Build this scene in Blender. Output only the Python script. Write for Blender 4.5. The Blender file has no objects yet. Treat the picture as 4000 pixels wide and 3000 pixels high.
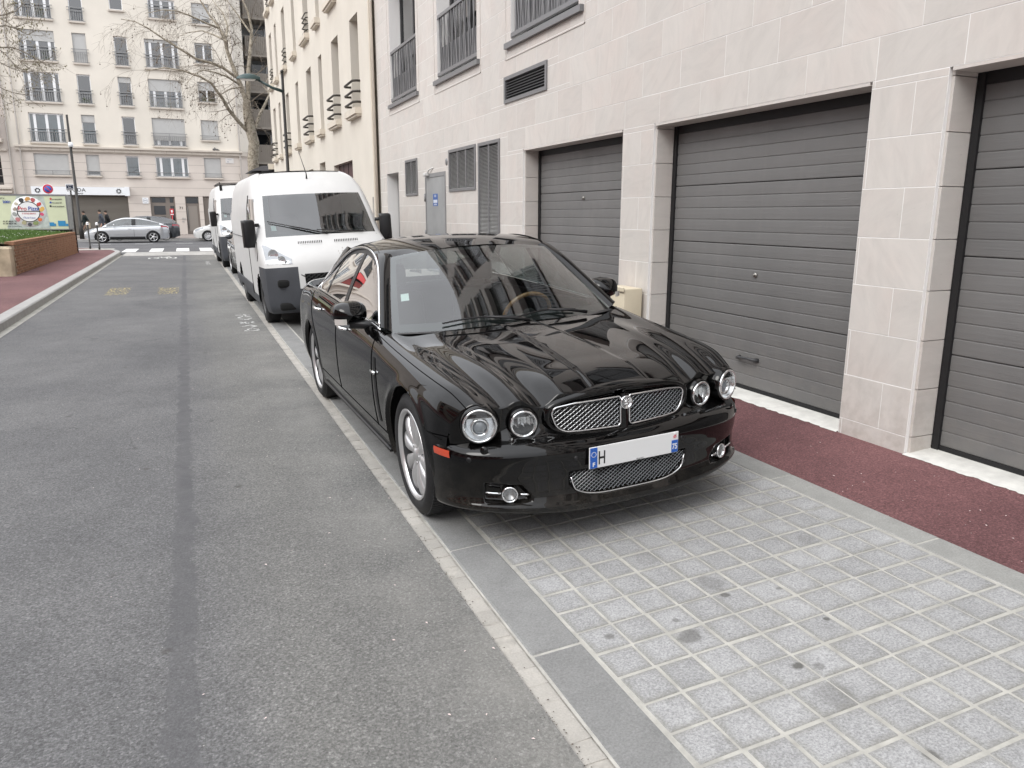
import bpy, bmesh, math, random
import numpy as np
from mathutils import Matrix, Vector, Euler
random.seed(7); np.random.seed(7)
R=math.radians
sc=bpy.context.scene; col=sc.collection
# ---------------------------------------------------------------- camera
CAMH=1.60; PITCH,ROLL,YAW=R(-12.585),R(0.092),R(22.852); FPX=2965.7
fw=Vector((math.sin(YAW)*math.cos(PITCH),math.cos(YAW)*math.cos(PITCH),math.sin(PITCH)))
rt=Vector((math.cos(YAW),-math.sin(YAW),0)); up=rt.cross(fw)
rt,up=rt*math.cos(ROLL)+up*math.sin(ROLL), -rt*math.sin(ROLL)+up*math.cos(ROLL)
cd=bpy.data.cameras.new('camera'); cam=bpy.data.objects.new('camera',cd); col.objects.link(cam)
m=Matrix.Identity(4)
for i in range(3): m[i][0]=rt[i]; m[i][1]=up[i]; m[i][2]=-fw[i]
m[0][3],m[1][3],m[2][3]=0,0,CAMH
cam.matrix_world=m
cd.sensor_fit='HORIZONTAL'; cd.sensor_width=36; cd.lens=36*FPX/4000; cd.clip_start=.05; cd.clip_end=600
sc.camera=cam
# ---------------------------------------------------------------- sky and sun (bright overcast)
SUN_EL,SUN_AZ=R(42),R(245)      # azimuth clockwise from +Y
wd=bpy.data.worlds.new('World'); sc.world=wd; wd.use_nodes=True
nt=wd.node_tree; nt.nodes.clear()
sky=nt.nodes.new('ShaderNodeTexSky'); sky.sky_type='NISHITA'; sky.sun_disc=False
sky.sun_elevation=SUN_EL; sky.sun_rotation=SUN_AZ; sky.air_density=1.0; sky.dust_density=6.0; sky.ozone_density=1.0
hs=nt.nodes.new('ShaderNodeHueSaturation'); hs.inputs['Saturation'].default_value=.34
bg=nt.nodes.new('ShaderNodeBackground'); bg.inputs['Strength'].default_value=.15
wo=nt.nodes.new('ShaderNodeOutputWorld')
# closed cloud layer: luminance rises smoothly from the horizon to the zenith as under any overcast sky
tc=nt.nodes.new('ShaderNodeTexCoord'); sp_=nt.nodes.new('ShaderNodeSeparateXYZ'); nt.links.new(tc.outputs['Generated'],sp_.inputs[0])
mr_=nt.nodes.new('ShaderNodeMapRange'); nt.links.new(sp_.outputs[2],mr_.inputs[0]); mr_.inputs[1].default_value=0; mr_.inputs[2].default_value=1; mr_.inputs[3].default_value=.55; mr_.inputs[4].default_value=1.
cn_=nt.nodes.new('ShaderNodeTexNoise'); cn_.inputs['Scale'].default_value=2.2; cn_.inputs['Detail'].default_value=5; nt.links.new(tc.outputs['Generated'],cn_.inputs['Vector'])
cm_=nt.nodes.new('ShaderNodeMapRange'); nt.links.new(cn_.outputs['Fac'],cm_.inputs[0]); cm_.inputs[1].default_value=.3; cm_.inputs[2].default_value=.7; cm_.inputs[3].default_value=.85; cm_.inputs[4].default_value=1.12
ml=nt.nodes.new('ShaderNodeMath'); ml.operation='MULTIPLY'; nt.links.new(mr_.outputs[0],ml.inputs[0]); nt.links.new(cm_.outputs[0],ml.inputs[1])
cl=nt.nodes.new('ShaderNodeMix'); cl.data_type='RGBA'; cl.blend_type='MULTIPLY'; cl.inputs[0].default_value=1; cl.inputs[6].default_value=(15.9,16.2,16.9,1); nt.links.new(ml.outputs[0],cl.inputs[7])
mx_=nt.nodes.new('ShaderNodeMix'); mx_.data_type='RGBA'; mx_.inputs[0].default_value=.8
nt.links.new(sky.outputs[0],hs.inputs['Color']); nt.links.new(hs.outputs[0],mx_.inputs[6]); nt.links.new(cl.outputs[2],mx_.inputs[7]); nt.links.new(mx_.outputs[2],bg.inputs[0]); nt.links.new(bg.outputs[0],wo.inputs[0])
sd=bpy.data.lights.new('sun','SUN'); sd.energy=1.0; sd.angle=R(28); sd.color=(1,.975,.94)
so=bpy.data.objects.new('sun',sd); col.objects.link(so)
sdir=Vector((math.sin(SUN_AZ)*math.cos(SUN_EL),math.cos(SUN_AZ)*math.cos(SUN_EL),math.sin(SUN_EL)))
so.rotation_euler=sdir.to_track_quat('Z','Y').to_euler()
sc.view_settings.view_transform='Standard'; sc.view_settings.look='None'
sc.view_settings.exposure=0.2; sc.view_settings.gamma=1
sc.view_settings.use_curve_mapping=False
sc.render.engine='CYCLES'
try:
    sc.cycles.use_denoising=True; sc.cycles.max_bounces=8; sc.cycles.transparent_max_bounces=12
except Exception: pass

# ---------------------------------------------------------------- helpers
SLOPE=.0501
def gz(X):
    "ground height: flat road on the left, bay and pavement rising to the right wall"
    return -.0494 if X<.986 else SLOPE*(min(X,4.4)-1.971)
def pix(px,py):
    return rt*((px-2000)/FPX)-up*((py-1500)/FPX)+fw
def onY(px,py,Y):
    d=pix(px,py); t=Y/d.y; return Vector((d.x*t,Y,CAMH+d.z*t))
def onX(px,py,X):
    d=pix(px,py); t=X/d.x; return Vector((X,d.y*t,CAMH+d.z*t))
def tag(o,label=None,cat=None,group=None,kind=None):
    if label: o['label']=label
    if cat: o['category']=cat
    if group: o['group']=group
    if kind: o['kind']=kind
    return o
def empty(name,loc=(0,0,0),rot=(0,0,0),parent=None):
    o=bpy.data.objects.new(name,None); col.objects.link(o); o.location=loc; o.rotation_euler=rot; o.empty_display_size=.2
    if parent: o.parent=parent
    return o
def link(name,me,parent=None,loc=None,rot=None):
    o=bpy.data.objects.new(name,me); col.objects.link(o)
    if parent: o.parent=parent
    if loc is not None: o.location=loc
    if rot is not None: o.rotation_euler=rot
    return o
class MB:
    "collects geometry, builds one mesh object"
    def __init__(s): s.v=[]; s.f=[]; s.mi=[]; s.cur=0; s.sm=[]
    def add(s,vs,fs,smooth=False):
        n=len(s.v); s.v+= [tuple(v) for v in vs]
        for f in fs: s.f.append(tuple(i+n for i in f)); s.mi.append(s.cur); s.sm.append(smooth)
        return s
    def box(s,x0,x1,y0,y1,z0,z1):
        return s.add([(x0,y0,z0),(x1,y0,z0),(x1,y1,z0),(x0,y1,z0),(x0,y0,z1),(x1,y0,z1),(x1,y1,z1),(x0,y1,z1)],
              [(0,3,2,1),(4,5,6,7),(0,1,5,4),(1,2,6,5),(2,3,7,6),(3,0,4,7)])
    def bbox(s,x0,x1,y0,y1,z0,z1,b,n=1):
        "bevelled box"
        bm=bmesh.new(); bmesh.ops.create_cube(bm,size=1)
        for v in bm.verts: v.co=((x0+x1)/2+v.co.x*(x1-x0),(y0+y1)/2+v.co.y*(y1-y0),(z0+z1)/2+v.co.z*(z1-z0))
        bmesh.ops.bevel(bm,geom=bm.edges[:],offset=b,segments=n,affect='EDGES',profile=.5)
        return s.bm(bm,n>1)
    def bm(s,bm,smooth=False):
        bm.verts.index_update()
        s.add([v.co[:] for v in bm.verts],[[v.index for v in f.verts] for f in bm.faces],smooth); bm.free(); return s
    def tube(s,pts,r,n=8,closed=False,caps=True):
        pts=[Vector(p) for p in pts]; rs=r if isinstance(r,(list,tuple)) else [r]*len(pts)
        N=len(pts); vs=[]; prev=None
        for i,p in enumerate(pts):
            if closed: t=(pts[(i+1)%N]-pts[i-1])
            else: t=pts[min(i+1,N-1)]-pts[max(i-1,0)]
            if t.length<1e-9: t=Vector((0,0,1))
            t.normalize()
            if prev is None:
                a=Vector((0,0,1)) if abs(t.z)<.9 else Vector((1,0,0)); u=t.cross(a).normalized()
            else:
                u=prev-t*prev.dot(t)
                u=u.normalized() if u.length>1e-6 else t.orthogonal().normalized()
            prev=u; w=t.cross(u)
            for k in range(n):
                a=2*math.pi*k/n; vs.append(p+u*(math.cos(a)*rs[i])+w*(math.sin(a)*rs[i]))
        fs=[]
        for i in range(N if closed else N-1):
            j=(i+1)%N
            for k in range(n): fs.append((i*n+k,i*n+(k+1)%n,j*n+(k+1)%n,j*n+k))
        if caps and not closed: fs.append(tuple(range(n-1,-1,-1))); fs.append(tuple((N-1)*n+k for k in range(n)))
        return s.add(vs,fs,n>5)
    def lathe(s,prof,axis='z',n=24,c=(0,0,0),a0=0,a1=2*math.pi):
        "prof: list of (r,h)"
        full=abs(a1-a0-2*math.pi)<1e-6; m=n if full else n+1; vs=[]
        for r,hh in prof:
            for k in range(m):
                a=a0+(a1-a0)*k/n; x,y=r*math.cos(a),r*math.sin(a)
                p=(x,y,hh) if axis=='z' else ((hh,x,y) if axis=='x' else (x,hh,y))
                vs.append((p[0]+c[0],p[1]+c[1],p[2]+c[2]))
        fs=[]
        for i in range(len(prof)-1):
            for k in range(n):
                k2=(k+1)%m; fs.append((i*m+k,i*m+k2,(i+1)*m+k2,(i+1)*m+k))
        return s.add(vs,fs,True)
    def cyl(s,p0,p1,r0,r1=None,n=12):
        return s.tube([p0,p1],[r0,r0 if r1 is None else r1],n)
    def grid(s,P,closeu=False,flip=False,smooth=True,keep=None):
        "P: array [i][j] of points"
        a=len(P); b=len(P[0]); fs=[]
        for i in range(a if closeu else a-1):
            i2=(i+1)%a
            for j in range(b-1):
                if keep is not None and not keep(i,j): continue
                q=(i*b+j,i*b+j+1,i2*b+j+1,i2*b+j)
                fs.append(q[::-1] if flip else q)
        return s.add([tuple(p) for r in P for p in r],fs,smooth)
    def prism(s,poly,h0,h1,axis='z'):
        "extrude 2D polygon"
        n=len(poly); f=lambda a,b,h:(a,b,h) if axis=='z' else ((h,a,b) if axis=='x' else (a,h,b))
        vs=[f(a,b,h0) for a,b in poly]+[f(a,b,h1) for a,b in poly]
        fs=[tuple(range(n-1,-1,-1)),tuple(range(n,2*n))]+[(i,(i+1)%n,n+(i+1)%n,n+i) for i in range(n)]
        return s.add(vs,fs)
    def ball(s,c,r,n=12,sx=1,sy=1,sz=1):
        vs=[];fs=[]
        m=max(4,n//2)
        for i in range(m+1):
            t=math.pi*i/m
            for k in range(n):
                a=2*math.pi*k/n; vs.append((c[0]+r*sx*math.sin(t)*math.cos(a),c[1]+r*sy*math.sin(t)*math.sin(a),c[2]+r*sz*math.cos(t)))
        for i in range(m):
            for k in range(n): fs.append((i*n+k,(i+1)*n+k,(i+1)*n+(k+1)%n,i*n+(k+1)%n))
        return s.add(vs,fs,True)
    def mesh(s,name,mats,doubles=0):
        me=bpy.data.meshes.new(name); me.from_pydata(s.v,[],s.f)
        if not isinstance(mats,(list,tuple)): mats=[mats]
        for mm in mats: me.materials.append(mm)
        me.polygons.foreach_set('material_index',s.mi); me.polygons.foreach_set('use_smooth',s.sm)
        bm=bmesh.new(); bm.from_mesh(me)
        if doubles: bmesh.ops.remove_doubles(bm,verts=bm.verts[:],dist=doubles)
        bmesh.ops.recalc_face_normals(bm,faces=bm.faces[:]); bm.to_mesh(me); bm.free()
        me.update(); return me
    def build(s,name,mats,parent=None,loc=None,rot=None,doubles=0,sharp=None):
        me=s.mesh(name,mats,doubles)
        o=link(name,me,parent,loc,rot)
        if sharp:
            try: me.set_sharp_from_angle(angle=R(sharp))
            except Exception: pass
        return o
def copy_tree(o,parent=None):
    c=o.copy(); col.objects.link(c); c.parent=parent
    for ch in o.children: copy_tree(ch,c)
    return c
def smooth_curve(xs,ys):
    "monotone-ish cubic interpolator through control points (Catmull-Rom, non uniform)"
    xs=np.array(xs,float); ys=np.array(ys,float)
    d=np.diff(ys)/np.diff(xs); mm=np.empty_like(ys); mm[0]=d[0]; mm[-1]=d[-1]
    for i in range(1,len(xs)-1):
        h0,h1=xs[i]-xs[i-1],xs[i+1]-xs[i]
        mm[i]=0 if d[i-1]*d[i]<=0 else (h0+h1)*3/((2*h1+h0)/d[i-1]+(h1+2*h0)/d[i])*1.0
    def f(x):
        x=np.asarray(x,float); i=np.clip(np.searchsorted(xs,x)-1,0,len(xs)-2)
        hh=xs[i+1]-xs[i]; t=np.clip((x-xs[i])/hh,0,1)
        return ys[i]*(2*t**3-3*t**2+1)+mm[i]*hh*(t**3-2*t**2+t)+ys[i+1]*(-2*t**3+3*t**2)+mm[i+1]*hh*(t**3-t**2)
    return f
def sstep(a,b,x):
    t=np.clip((x-a)/(b-a),0,1); return t*t*(3-2*t)

# ---------------------------------------------------------------- materials
def nodes(name):
    mt=bpy.data.materials.new(name); mt.use_nodes=True; t=mt.node_tree
    return mt,t,t.nodes['Principled BSDF']
def setin(b,**k):
    for n,v in k.items():
        n=n.replace('_',' ')
        if n in b.inputs: b.inputs[n].default_value=v
def c4(c): return (c[0],c[1],c[2],1)
def N(t,kind,**k):
    n=t.nodes.new(kind)
    for a,v in k.items(): setattr(n,a,v)
    return n
def noise(t,vec,scale,detail=4,rough=.55,dist=0):
    n=N(t,'ShaderNodeTexNoise'); n.inputs['Scale'].default_value=scale; n.inputs['Detail'].default_value=detail
    n.inputs['Roughness'].default_value=rough; n.inputs['Distortion'].default_value=dist
    t.links.new(vec,n.inputs['Vector']); return n.outputs['Fac']
def ramp(t,fac,stops):
    r=N(t,'ShaderNodeValToRGB'); e=r.color_ramp.elements
    while len(e)<len(stops): e.new(.5)
    for i,(p,c) in enumerate(stops): e[i].position=p; e[i].color=c4(c) if isinstance(c,(tuple,list)) else (c,c,c,1)
    t.links.new(fac,r.inputs[0]); return r.outputs[0]
def mix(t,a,b,fac,mode='MIX'):
    n=N(t,'ShaderNodeMix',data_type='RGBA',blend_type=mode)
    for s,v in ((6,a),(7,b)):
        if isinstance(v,(tuple,list)): n.inputs[s].default_value=c4(v)
        else: t.links.new(v,n.inputs[s])
    if isinstance(fac,(int,float)): n.inputs[0].default_value=fac
    else: t.links.new(fac,n.inputs[0])
    return n.outputs[2]
def math_(t,op,a,b=0.,c=None):
    n=N(t,'ShaderNodeMath',operation=op)
    for i,v in enumerate((a,b,c)):
        if v is None: continue
        if isinstance(v,(int,float)): n.inputs[i].default_value=v
        else: t.links.new(v,n.inputs[i])
    return n.outputs[0]
def bump(t,b,h,strength,dist=.01):
    n=N(t,'ShaderNodeBump'); n.inputs['Strength'].default_value=strength; n.inputs['Distance'].default_value=dist
    t.links.new(h,n.inputs['Height']); t.links.new(n.outputs[0],b.inputs['Normal']); return n
def geo(t): return N(t,'ShaderNodeNewGeometry').outputs['Position']
def objc(t): return N(t,'ShaderNodeTexCoord').outputs['Object']
def rnd(t): return N(t,'ShaderNodeObjectInfo').outputs['Random']
def hsv(t,c,val,sat=None):
    n=N(t,'ShaderNodeHueSaturation'); t.links.new(c,n.inputs['Color'])
    if isinstance(val,(int,float)): n.inputs['Value'].default_value=val
    else: t.links.new(val,n.inputs['Value'])
    return n.outputs[0]
def plain(name,c,rough=.5,metal=0.,var=.0,scale=6.,bmp=0.,bscale=60.,coat=0.,spec=.5,em=None,objvar=0.,local=False,trans=0.,ior=1.45):
    mt,t,b=nodes(name); setin(b,Roughness=rough,Metallic=metal,Specular_IOR_Level=spec,Coat_Weight=coat,Coat_Roughness=.03,IOR=ior)
    b.inputs['Base Color'].default_value=c4(c)
    if trans: setin(b,Transmission_Weight=trans)
    vec=(objc(t) if local else geo(t))
    cc=None
    if var:
        n=noise(t,vec,scale,5,.6); lo=tuple(x*(1-var) for x in c); hi=tuple(min(1,x*(1+var)) for x in c)
        cc=ramp(t,n,[(.3,lo),(.7,hi)])
    if objvar:
        if cc is None:
            rg=N(t,'ShaderNodeRGB'); rg.outputs[0].default_value=c4(c); cc=rg.outputs[0]
        v=math_(t,'MULTIPLY_ADD',rnd(t),2*objvar,1-objvar); cc=hsv(t,cc,v)
    if cc is not None: t.links.new(cc,b.inputs['Base Color'])
    if bmp: bump(t,b,noise(t,vec,bscale,4,.6),bmp,.004)
    if em: b.inputs['Emission Color'].default_value=c4(em[0]); b.inputs['Emission Strength'].default_value=em[1]
    return mt
def glass_pane(name,tint=(.5,.56,.57),refl=.9,boost=1.9,rough=.01):
    "window glass: a clear tinted sheet (transparent + fresnel reflection), real geometry behind it shows through"
    mt=bpy.data.materials.new(name); mt.use_nodes=True; t=mt.node_tree; t.nodes.clear()
    out=N(t,'ShaderNodeOutputMaterial'); tr=N(t,'ShaderNodeBsdfTransparent'); tr.inputs[0].default_value=c4(tint)
    gl=N(t,'ShaderNodeBsdfGlossy'); gl.inputs['Color'].default_value=(refl,refl,refl,1); gl.inputs['Roughness'].default_value=rough
    gm=N(t,'ShaderNodeNewGeometry'); dt=N(t,'ShaderNodeVectorMath',operation='DOT_PRODUCT'); t.links.new(gm.outputs['Normal'],dt.inputs[0]); t.links.new(gm.outputs['Incoming'],dt.inputs[1])
    k=math_(t,'SUBTRACT',1.,math_(t,'ABSOLUTE',dt.outputs['Value'])); k=math_(t,'POWER',k,5.)
    f2=math_(t,'MINIMUM',math_(t,'MULTIPLY',math_(t,'MULTIPLY_ADD',k,.957,.043),boost),1.)
    mx=N(t,'ShaderNodeMixShader'); t.links.new(f2,mx.inputs[0]); t.links.new(tr.outputs[0],mx.inputs[1]); t.links.new(gl.outputs[0],mx.inputs[2])
    t.links.new(mx.outputs[0],out.inputs[0]); return mt
# ================================================================ GROUND
def asphalt(name,base,lanes=False,stain=.22,dots=True):
    mt,t,b=nodes(name); setin(b,Roughness=.88,Specular_IOR_Level=.25); p=geo(t)
    big=noise(t,p,.55,5,.6,.3); mid=noise(t,p,3.2,5,.65); fine=noise(t,p,95,3,.7); grit=noise(t,p,230,2,.8)
    vc=N(t,'ShaderNodeTexVoronoi'); vc.inputs['Scale'].default_value=125; t.links.new(p,vc.inputs['Vector']); sv=N(t,'ShaderNodeSeparateColor'); t.links.new(vc.outputs['Color'],sv.inputs[0])
    c=ramp(t,fine,[(.28,tuple(x*.62 for x in base)),(.5,base),(.74,tuple(min(1,x*1.5) for x in base))])
    c=mix(t,c,ramp(t,grit,[(.35,.6),(.62,1.2)]),.5,'MULTIPLY')
    c=mix(t,c,ramp(t,sv.outputs[0],[(.0,.62),(.45,.92),(.8,1.05),(1.,1.6)]),.6,'MULTIPLY')
    c=mix(t,c,ramp(t,big,[(.3,(1-stain,1-stain,1-stain*.95)),(.7,(1+stain,1+stain*.95,1+stain*.85))]),.8,'MULTIPLY')
    c=mix(t,c,ramp(t,mid,[(.3,.9),(.7,1.1)]),.7,'MULTIPLY')
    if lanes:
        sx=N(t,'ShaderNodeSeparateXYZ'); t.links.new(p,sx.inputs[0]); X=sx.outputs[0]; Y=sx.outputs[1]
        st=N(t,'ShaderNodeMapping'); st.inputs['Scale'].default_value=(1,.18,1); t.links.new(p,st.inputs[0])
        wob=noise(t,st.outputs[0],2.6,4,.65)
        Xw_=math_(t,'MULTIPLY_ADD',wob,.34,math_(t,'SUBTRACT',X,.17))
        # the newer, darker lane on the left and the dusty worn strip on the right
        right=N(t,'ShaderNodeMapRange'); right.interpolation_type='SMOOTHSTEP'; t.links.new(Xw_,right.inputs[0])
        right.inputs[1].default_value=-.16; right.inputs[2].default_value=.35
        c=mix(t,c,mix(t,c,(1.19,1.18,1.12),1.,'MULTIPLY'),right.outputs[0])
        dust=N(t,'ShaderNodeMapRange'); dust.interpolation_type='SMOOTHSTEP'; t.links.new(Xw_,dust.inputs[0])
        dust.inputs[1].default_value=.25; dust.inputs[2].default_value=1.05
        dn=math_(t,'MULTIPLY',dust.outputs[0],ramp(t,noise(t,p,1.4,5,.65),[(.35,.0),(.75,.6)]))
        c=mix(t,c,(.33,.322,.298),dn)
        # a few hairline cracks
        vk=N(t,'ShaderNodeTexVoronoi',feature='DISTANCE_TO_EDGE'); vk.inputs['Scale'].default_value=.42
        wv=N(t,'ShaderNodeVectorMath',operation='MULTIPLY_ADD'); nv=N(t,'ShaderNodeTexNoise'); nv.inputs['Scale'].default_value=3.; t.links.new(p,nv.inputs['Vector']); t.links.new(nv.outputs['Color'],wv.inputs[0]); wv.inputs[1].default_value=(.7,.7,0); t.links.new(p,wv.inputs[2]); t.links.new(wv.outputs[0],vk.inputs['Vector'])
        ck_=math_(t,'MULTIPLY',ramp(t,vk.outputs['Distance'],[(.0015,1.),(.004,0.)]),ramp(t,noise(t,p,.6,2,.5),[(.52,0.),(.6,.55)])); c=mix(t,c,(.05,.05,.05),ck_)
        # tar joint between the two lanes
        wb2=noise(t,p,5.5,6,.75)
        d=math_(t,'ABSOLUTE',math_(t,'ADD',math_(t,'MULTIPLY_ADD',wb2,.2,X),.045))
        seam=N(t,'ShaderNodeMapRange'); t.links.new(d,seam.inputs[0]); seam.inputs[1].default_value=.058; seam.inputs[2].default_value=.044
        sm=math_(t,'MULTIPLY',seam.outputs[0],ramp(t,noise(t,st.outputs[0],1.1,3,.5),[(.3,.25),(.5,.95)]))
        tarc=ramp(t,noise(t,p,9,4,.6),[(.35,(.098,.098,.103)),(.7,(.125,.124,.128))])
        c=mix(t,c,tarc,sm)
    if dots:
        v=N(t,'ShaderNodeTexVoronoi'); v.inputs['Scale'].default_value=9; t.links.new(p,v.inputs['Vector'])
        sp=ramp(t,v.outputs['Distance'],[(.0,1.),(.035,0.)]); c=mix(t,c,(.62,.6,.57),sp)
        v2=N(t,'ShaderNodeTexVoronoi'); v2.inputs['Scale'].default_value=2.1; t.links.new(p,v2.inputs['Vector'])
        sp2=ramp(t,v2.outputs['Distance'],[(.0,.8),(.07,0.)]); c=mix(t,c,(.07,.065,.06),sp2)
    t.links.new(c,b.inputs['Base Color'])
    bump(t,b,math_(t,'ADD',fine,math_(t,'MULTIPLY',grit,.6)),.55,.006)
    return mt
M_road=asphalt('asphalt_road',(.147,.1475,.150),True)
M_cross=asphalt('asphalt_cross',(.13,.13,.135))
M_bay=asphalt('asphalt_bay',(.15,.15,.145),stain=.3)
M_patch=asphalt('asphalt_patch',(.075,.075,.08),dots=False)
M_red=asphalt('red_bitumen',(.158,.078,.080),stain=.42)
M_redL=asphalt('red_bitumen_left',(.165,.088,.090),stain=.22)
M_conc=plain('concrete',(.36,.35,.32),.85,var=.22,scale=5,bmp=.4,bscale=40)
M_white_conc=plain('white_concrete',(.62,.61,.57),.85,var=.14,scale=9,bmp=.6,bscale=35)
OIL=[(1.694,2.21,.055,.62),(2.009,2.4,.026,.75),(1.411,2.348,.026,.6),(1.711,2.333,.018,.5),(1.923,1.877,.027,.85),(1.988,1.841,.027,.5),(2.248,2.068,.014,.8),(2.25,2.344,.018,.5),(1.956,1.356,.03,.7),(2.02,2.513,.07,.35),(1.916,1.685,.085,.32),(1.5,1.42,.02,.5),(2.7,2.65,.06,.25),(1.9,2.85,.08,.25)]
def granite(name,base,objv=.12,speck=1.,local=False,stainy=False):
    mt,t,b=nodes(name); setin(b,Roughness=.75,Specular_IOR_Level=.3); p=geo(t)
    f=noise(t,p,120,3,.75); m_=noise(t,p,7,4,.6)
    c=ramp(t,f,[(.3,tuple(x*(1-.38*speck) for x in base)),(.5,base),(.72,tuple(min(1,x*(1+.45*speck)) for x in base))])
    c=mix(t,c,ramp(t,m_,[(.3,.86),(.7,1.1)]),.8,'MULTIPLY')
    c=hsv(t,c,math_(t,'MULTIPLY_ADD',rnd(t),2*objv,1-objv))
    if stainy:
        oc=N(t,'ShaderNodeSeparateXYZ'); t.links.new(objc(t),oc.inputs[0]); ed=math_(t,'MAXIMUM',math_(t,'ABSOLUTE',oc.outputs[0]),math_(t,'ABSOLUTE',oc.outputs[1]))
        ed=math_(t,'MULTIPLY_ADD',noise(t,p,16,4,.65),.045,ed); ef=ramp(t,ed,[(.072,0.),(.102,.6)]); c=mix(t,c,(.215,.21,.185),ef)
        nz=noise(t,p,22,4,.65)
        for (ax,ay,rr_,dk) in OIL:
            d=N(t,'ShaderNodeVectorMath',operation='DISTANCE'); mpz=N(t,'ShaderNodeVectorMath',operation='MULTIPLY'); mpz.inputs[1].default_value=(1,1,0); t.links.new(p,mpz.inputs[0]); t.links.new(mpz.outputs[0],d.inputs[0]); d.inputs[1].default_value=(ax,ay,0)
            q=math_(t,'MULTIPLY_ADD',nz,rr_*1.3,math_(t,'SUBTRACT',d.outputs['Value'],rr_*.65))
            s=N(t,'ShaderNodeMapRange'); t.links.new(q,s.inputs[0]); s.inputs[1].default_value=rr_; s.inputs[2].default_value=rr_*.6; s.inputs[3].default_value=0; s.inputs[4].default_value=dk
            c=mix(t,c,(.10,.098,.09),s.outputs[0])
    t.links.new(c,b.inputs['Base Color']); bump(t,b,f,.35,.004); return mt
M_tile=granite('granite_tile',(.345,.346,.347),.075,1.,stainy=True)
M_tile2=granite('granite_tile_plain',(.345,.346,.347),.0,1.)
M_slab=granite('granite_slab',(.235,.236,.232),.05,.55)
M_slabR=granite('granite_slab_right',(.30,.30,.285),.05,.4)
M_kerb=granite('granite_kerb',(.36,.355,.345),.05,.4)
M_sett=granite('sandstone_sett',(.43,.41,.375),.09,.3)
M_grout=plain('grout',(.425,.415,.38),.9,var=.2,scale=12,bmp=.4,bscale=80)
M_paint=plain('road_paint_white',(.74,.74,.72),.6,var=.16,scale=14)
def worn_paint(name,c,lo,hi,sc_):
    mt,t,b=nodes(name); setin(b,Roughness=.7); b.inputs['Base Color'].default_value=c4(c); p=geo(t)
    mp=N(t,'ShaderNodeMapping'); mp.inputs['Scale'].default_value=(1,.35,1); t.links.new(p,mp.inputs[0])
    a=ramp(t,noise(t,mp.outputs[0],sc_,5,.7),[(lo,0.),(hi,1.)]); t.links.new(a,b.inputs['Alpha']); return mt
M_yel=worn_paint('worn_yellow_paint',(.50,.41,.19),.50,.61,22)
M_wornw=worn_paint('worn_white_paint',(.62,.62,.60),.38,.5,14)

def sheet(name,x0,x1,y0,y1,zf,mat,nx=1,ny=1,kind='structure',parent=None):
    z=zf if callable(zf) else (lambda x:zf)
    P=[[(x0+(x1-x0)*i/nx,y0+(y1-y0)*j/ny,z(x0+(x1-x0)*i/nx)) for j in range(ny+1)] for i in range(nx+1)]
    o=MB().grid(P,flip=True,smooth=False).build(name,mat,parent)
    if kind and not parent: tag(o,kind=kind)
    return o
RZ=-.0494
sheet('ground',-300,300,-150,400,-.16,M_cross)
sheet('road',-2.46,.99,-40,37.5,RZ,M_road)
sheet('cross_street',-90,90,37.5,53.2,RZ-.004,M_cross)
sheet('parking_bay',1.296,3.094,5.32,39,lambda x:gz(x)-.006,M_bay,2)
sheet('asphalt_patch',1.42,2.6,5.9,8.35,lambda x:gz(x)-.001,M_patch,2)
# ---- paving of the bay under the car, one stone at a time
pav=sheet('paving',1.296,3.094,-6.5,5.32,lambda x:gz(x)-.003,M_grout)
PT=.1625; tang=math.atan(SLOPE)
def tile_mesh(w,l,h,name,mat,b=.004):
    return MB().bbox(-w/2,w/2,-l/2,l/2,-h,0,b).mesh(name,mat)
tm=[tile_mesh(PT-.0095-.002*k,PT-.0095-.0015*(2-k),.03,'paving_stone',M_tile,.0035) for k in range(3)]
j0=2.592; rest=MB()
for r in range(-31,17):
    yc=j0+(r+.5)*PT
    for c in range(11):
        xc=1.302+(c+.5)*PT+random.uniform(-.0035,.0035); y=yc+random.uniform(-.003,.003); dz=random.uniform(-.0018,.0014)
        if -9<=r<=16:
            link('paving_stone',tm[(r*7+c*3)%3],pav,(xc,y,gz(xc)+dz),(random.uniform(-.004,.004),-tang+random.uniform(-.004,.004),random.uniform(-.012,.012)))
        else:
            hw=(PT-.014)/2; rest.box(xc-hw,xc+hw,y-hw,y+hw,gz(xc)-.02,gz(xc)+dz)
tag(rest.build('paving_stones',M_tile2,pav),kind='stuff')
# ---- granite edge slabs, left and right of the bay
ksl=sheet('kerb_bed',1.074,1.31,-40,39,lambda x:gz(x)-.004,M_grout)
sm_=tile_mesh(1.302-1.079-.014,.990,.05,'kerb_slab',M_slab,.006)
for i in range(-5,34):
    link('kerb_slab',sm_,ksl,(1.187,2.868+i,gz(1.1905)+random.uniform(-.002,.002)),(0,-tang,random.uniform(-.003,.003)))
ksr=sheet('kerb_bed_right',3.086,3.28,-40,39,lambda x:gz(x)-.004,M_grout)
smr=tile_mesh(3.269-3.094-.012,.992,.05,'kerb_slab',M_slabR,.005)
for i in range(-5,34):
    link('kerb_slab',smr,ksr,(3.185,2.875+i,gz(3.18)+random.uniform(-.002,.002)),(0,-tang,0))
sheet('pavement_right',3.262,4.42,-40,39.2,lambda x:gz(x)-.001,M_red,4,60)
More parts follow.
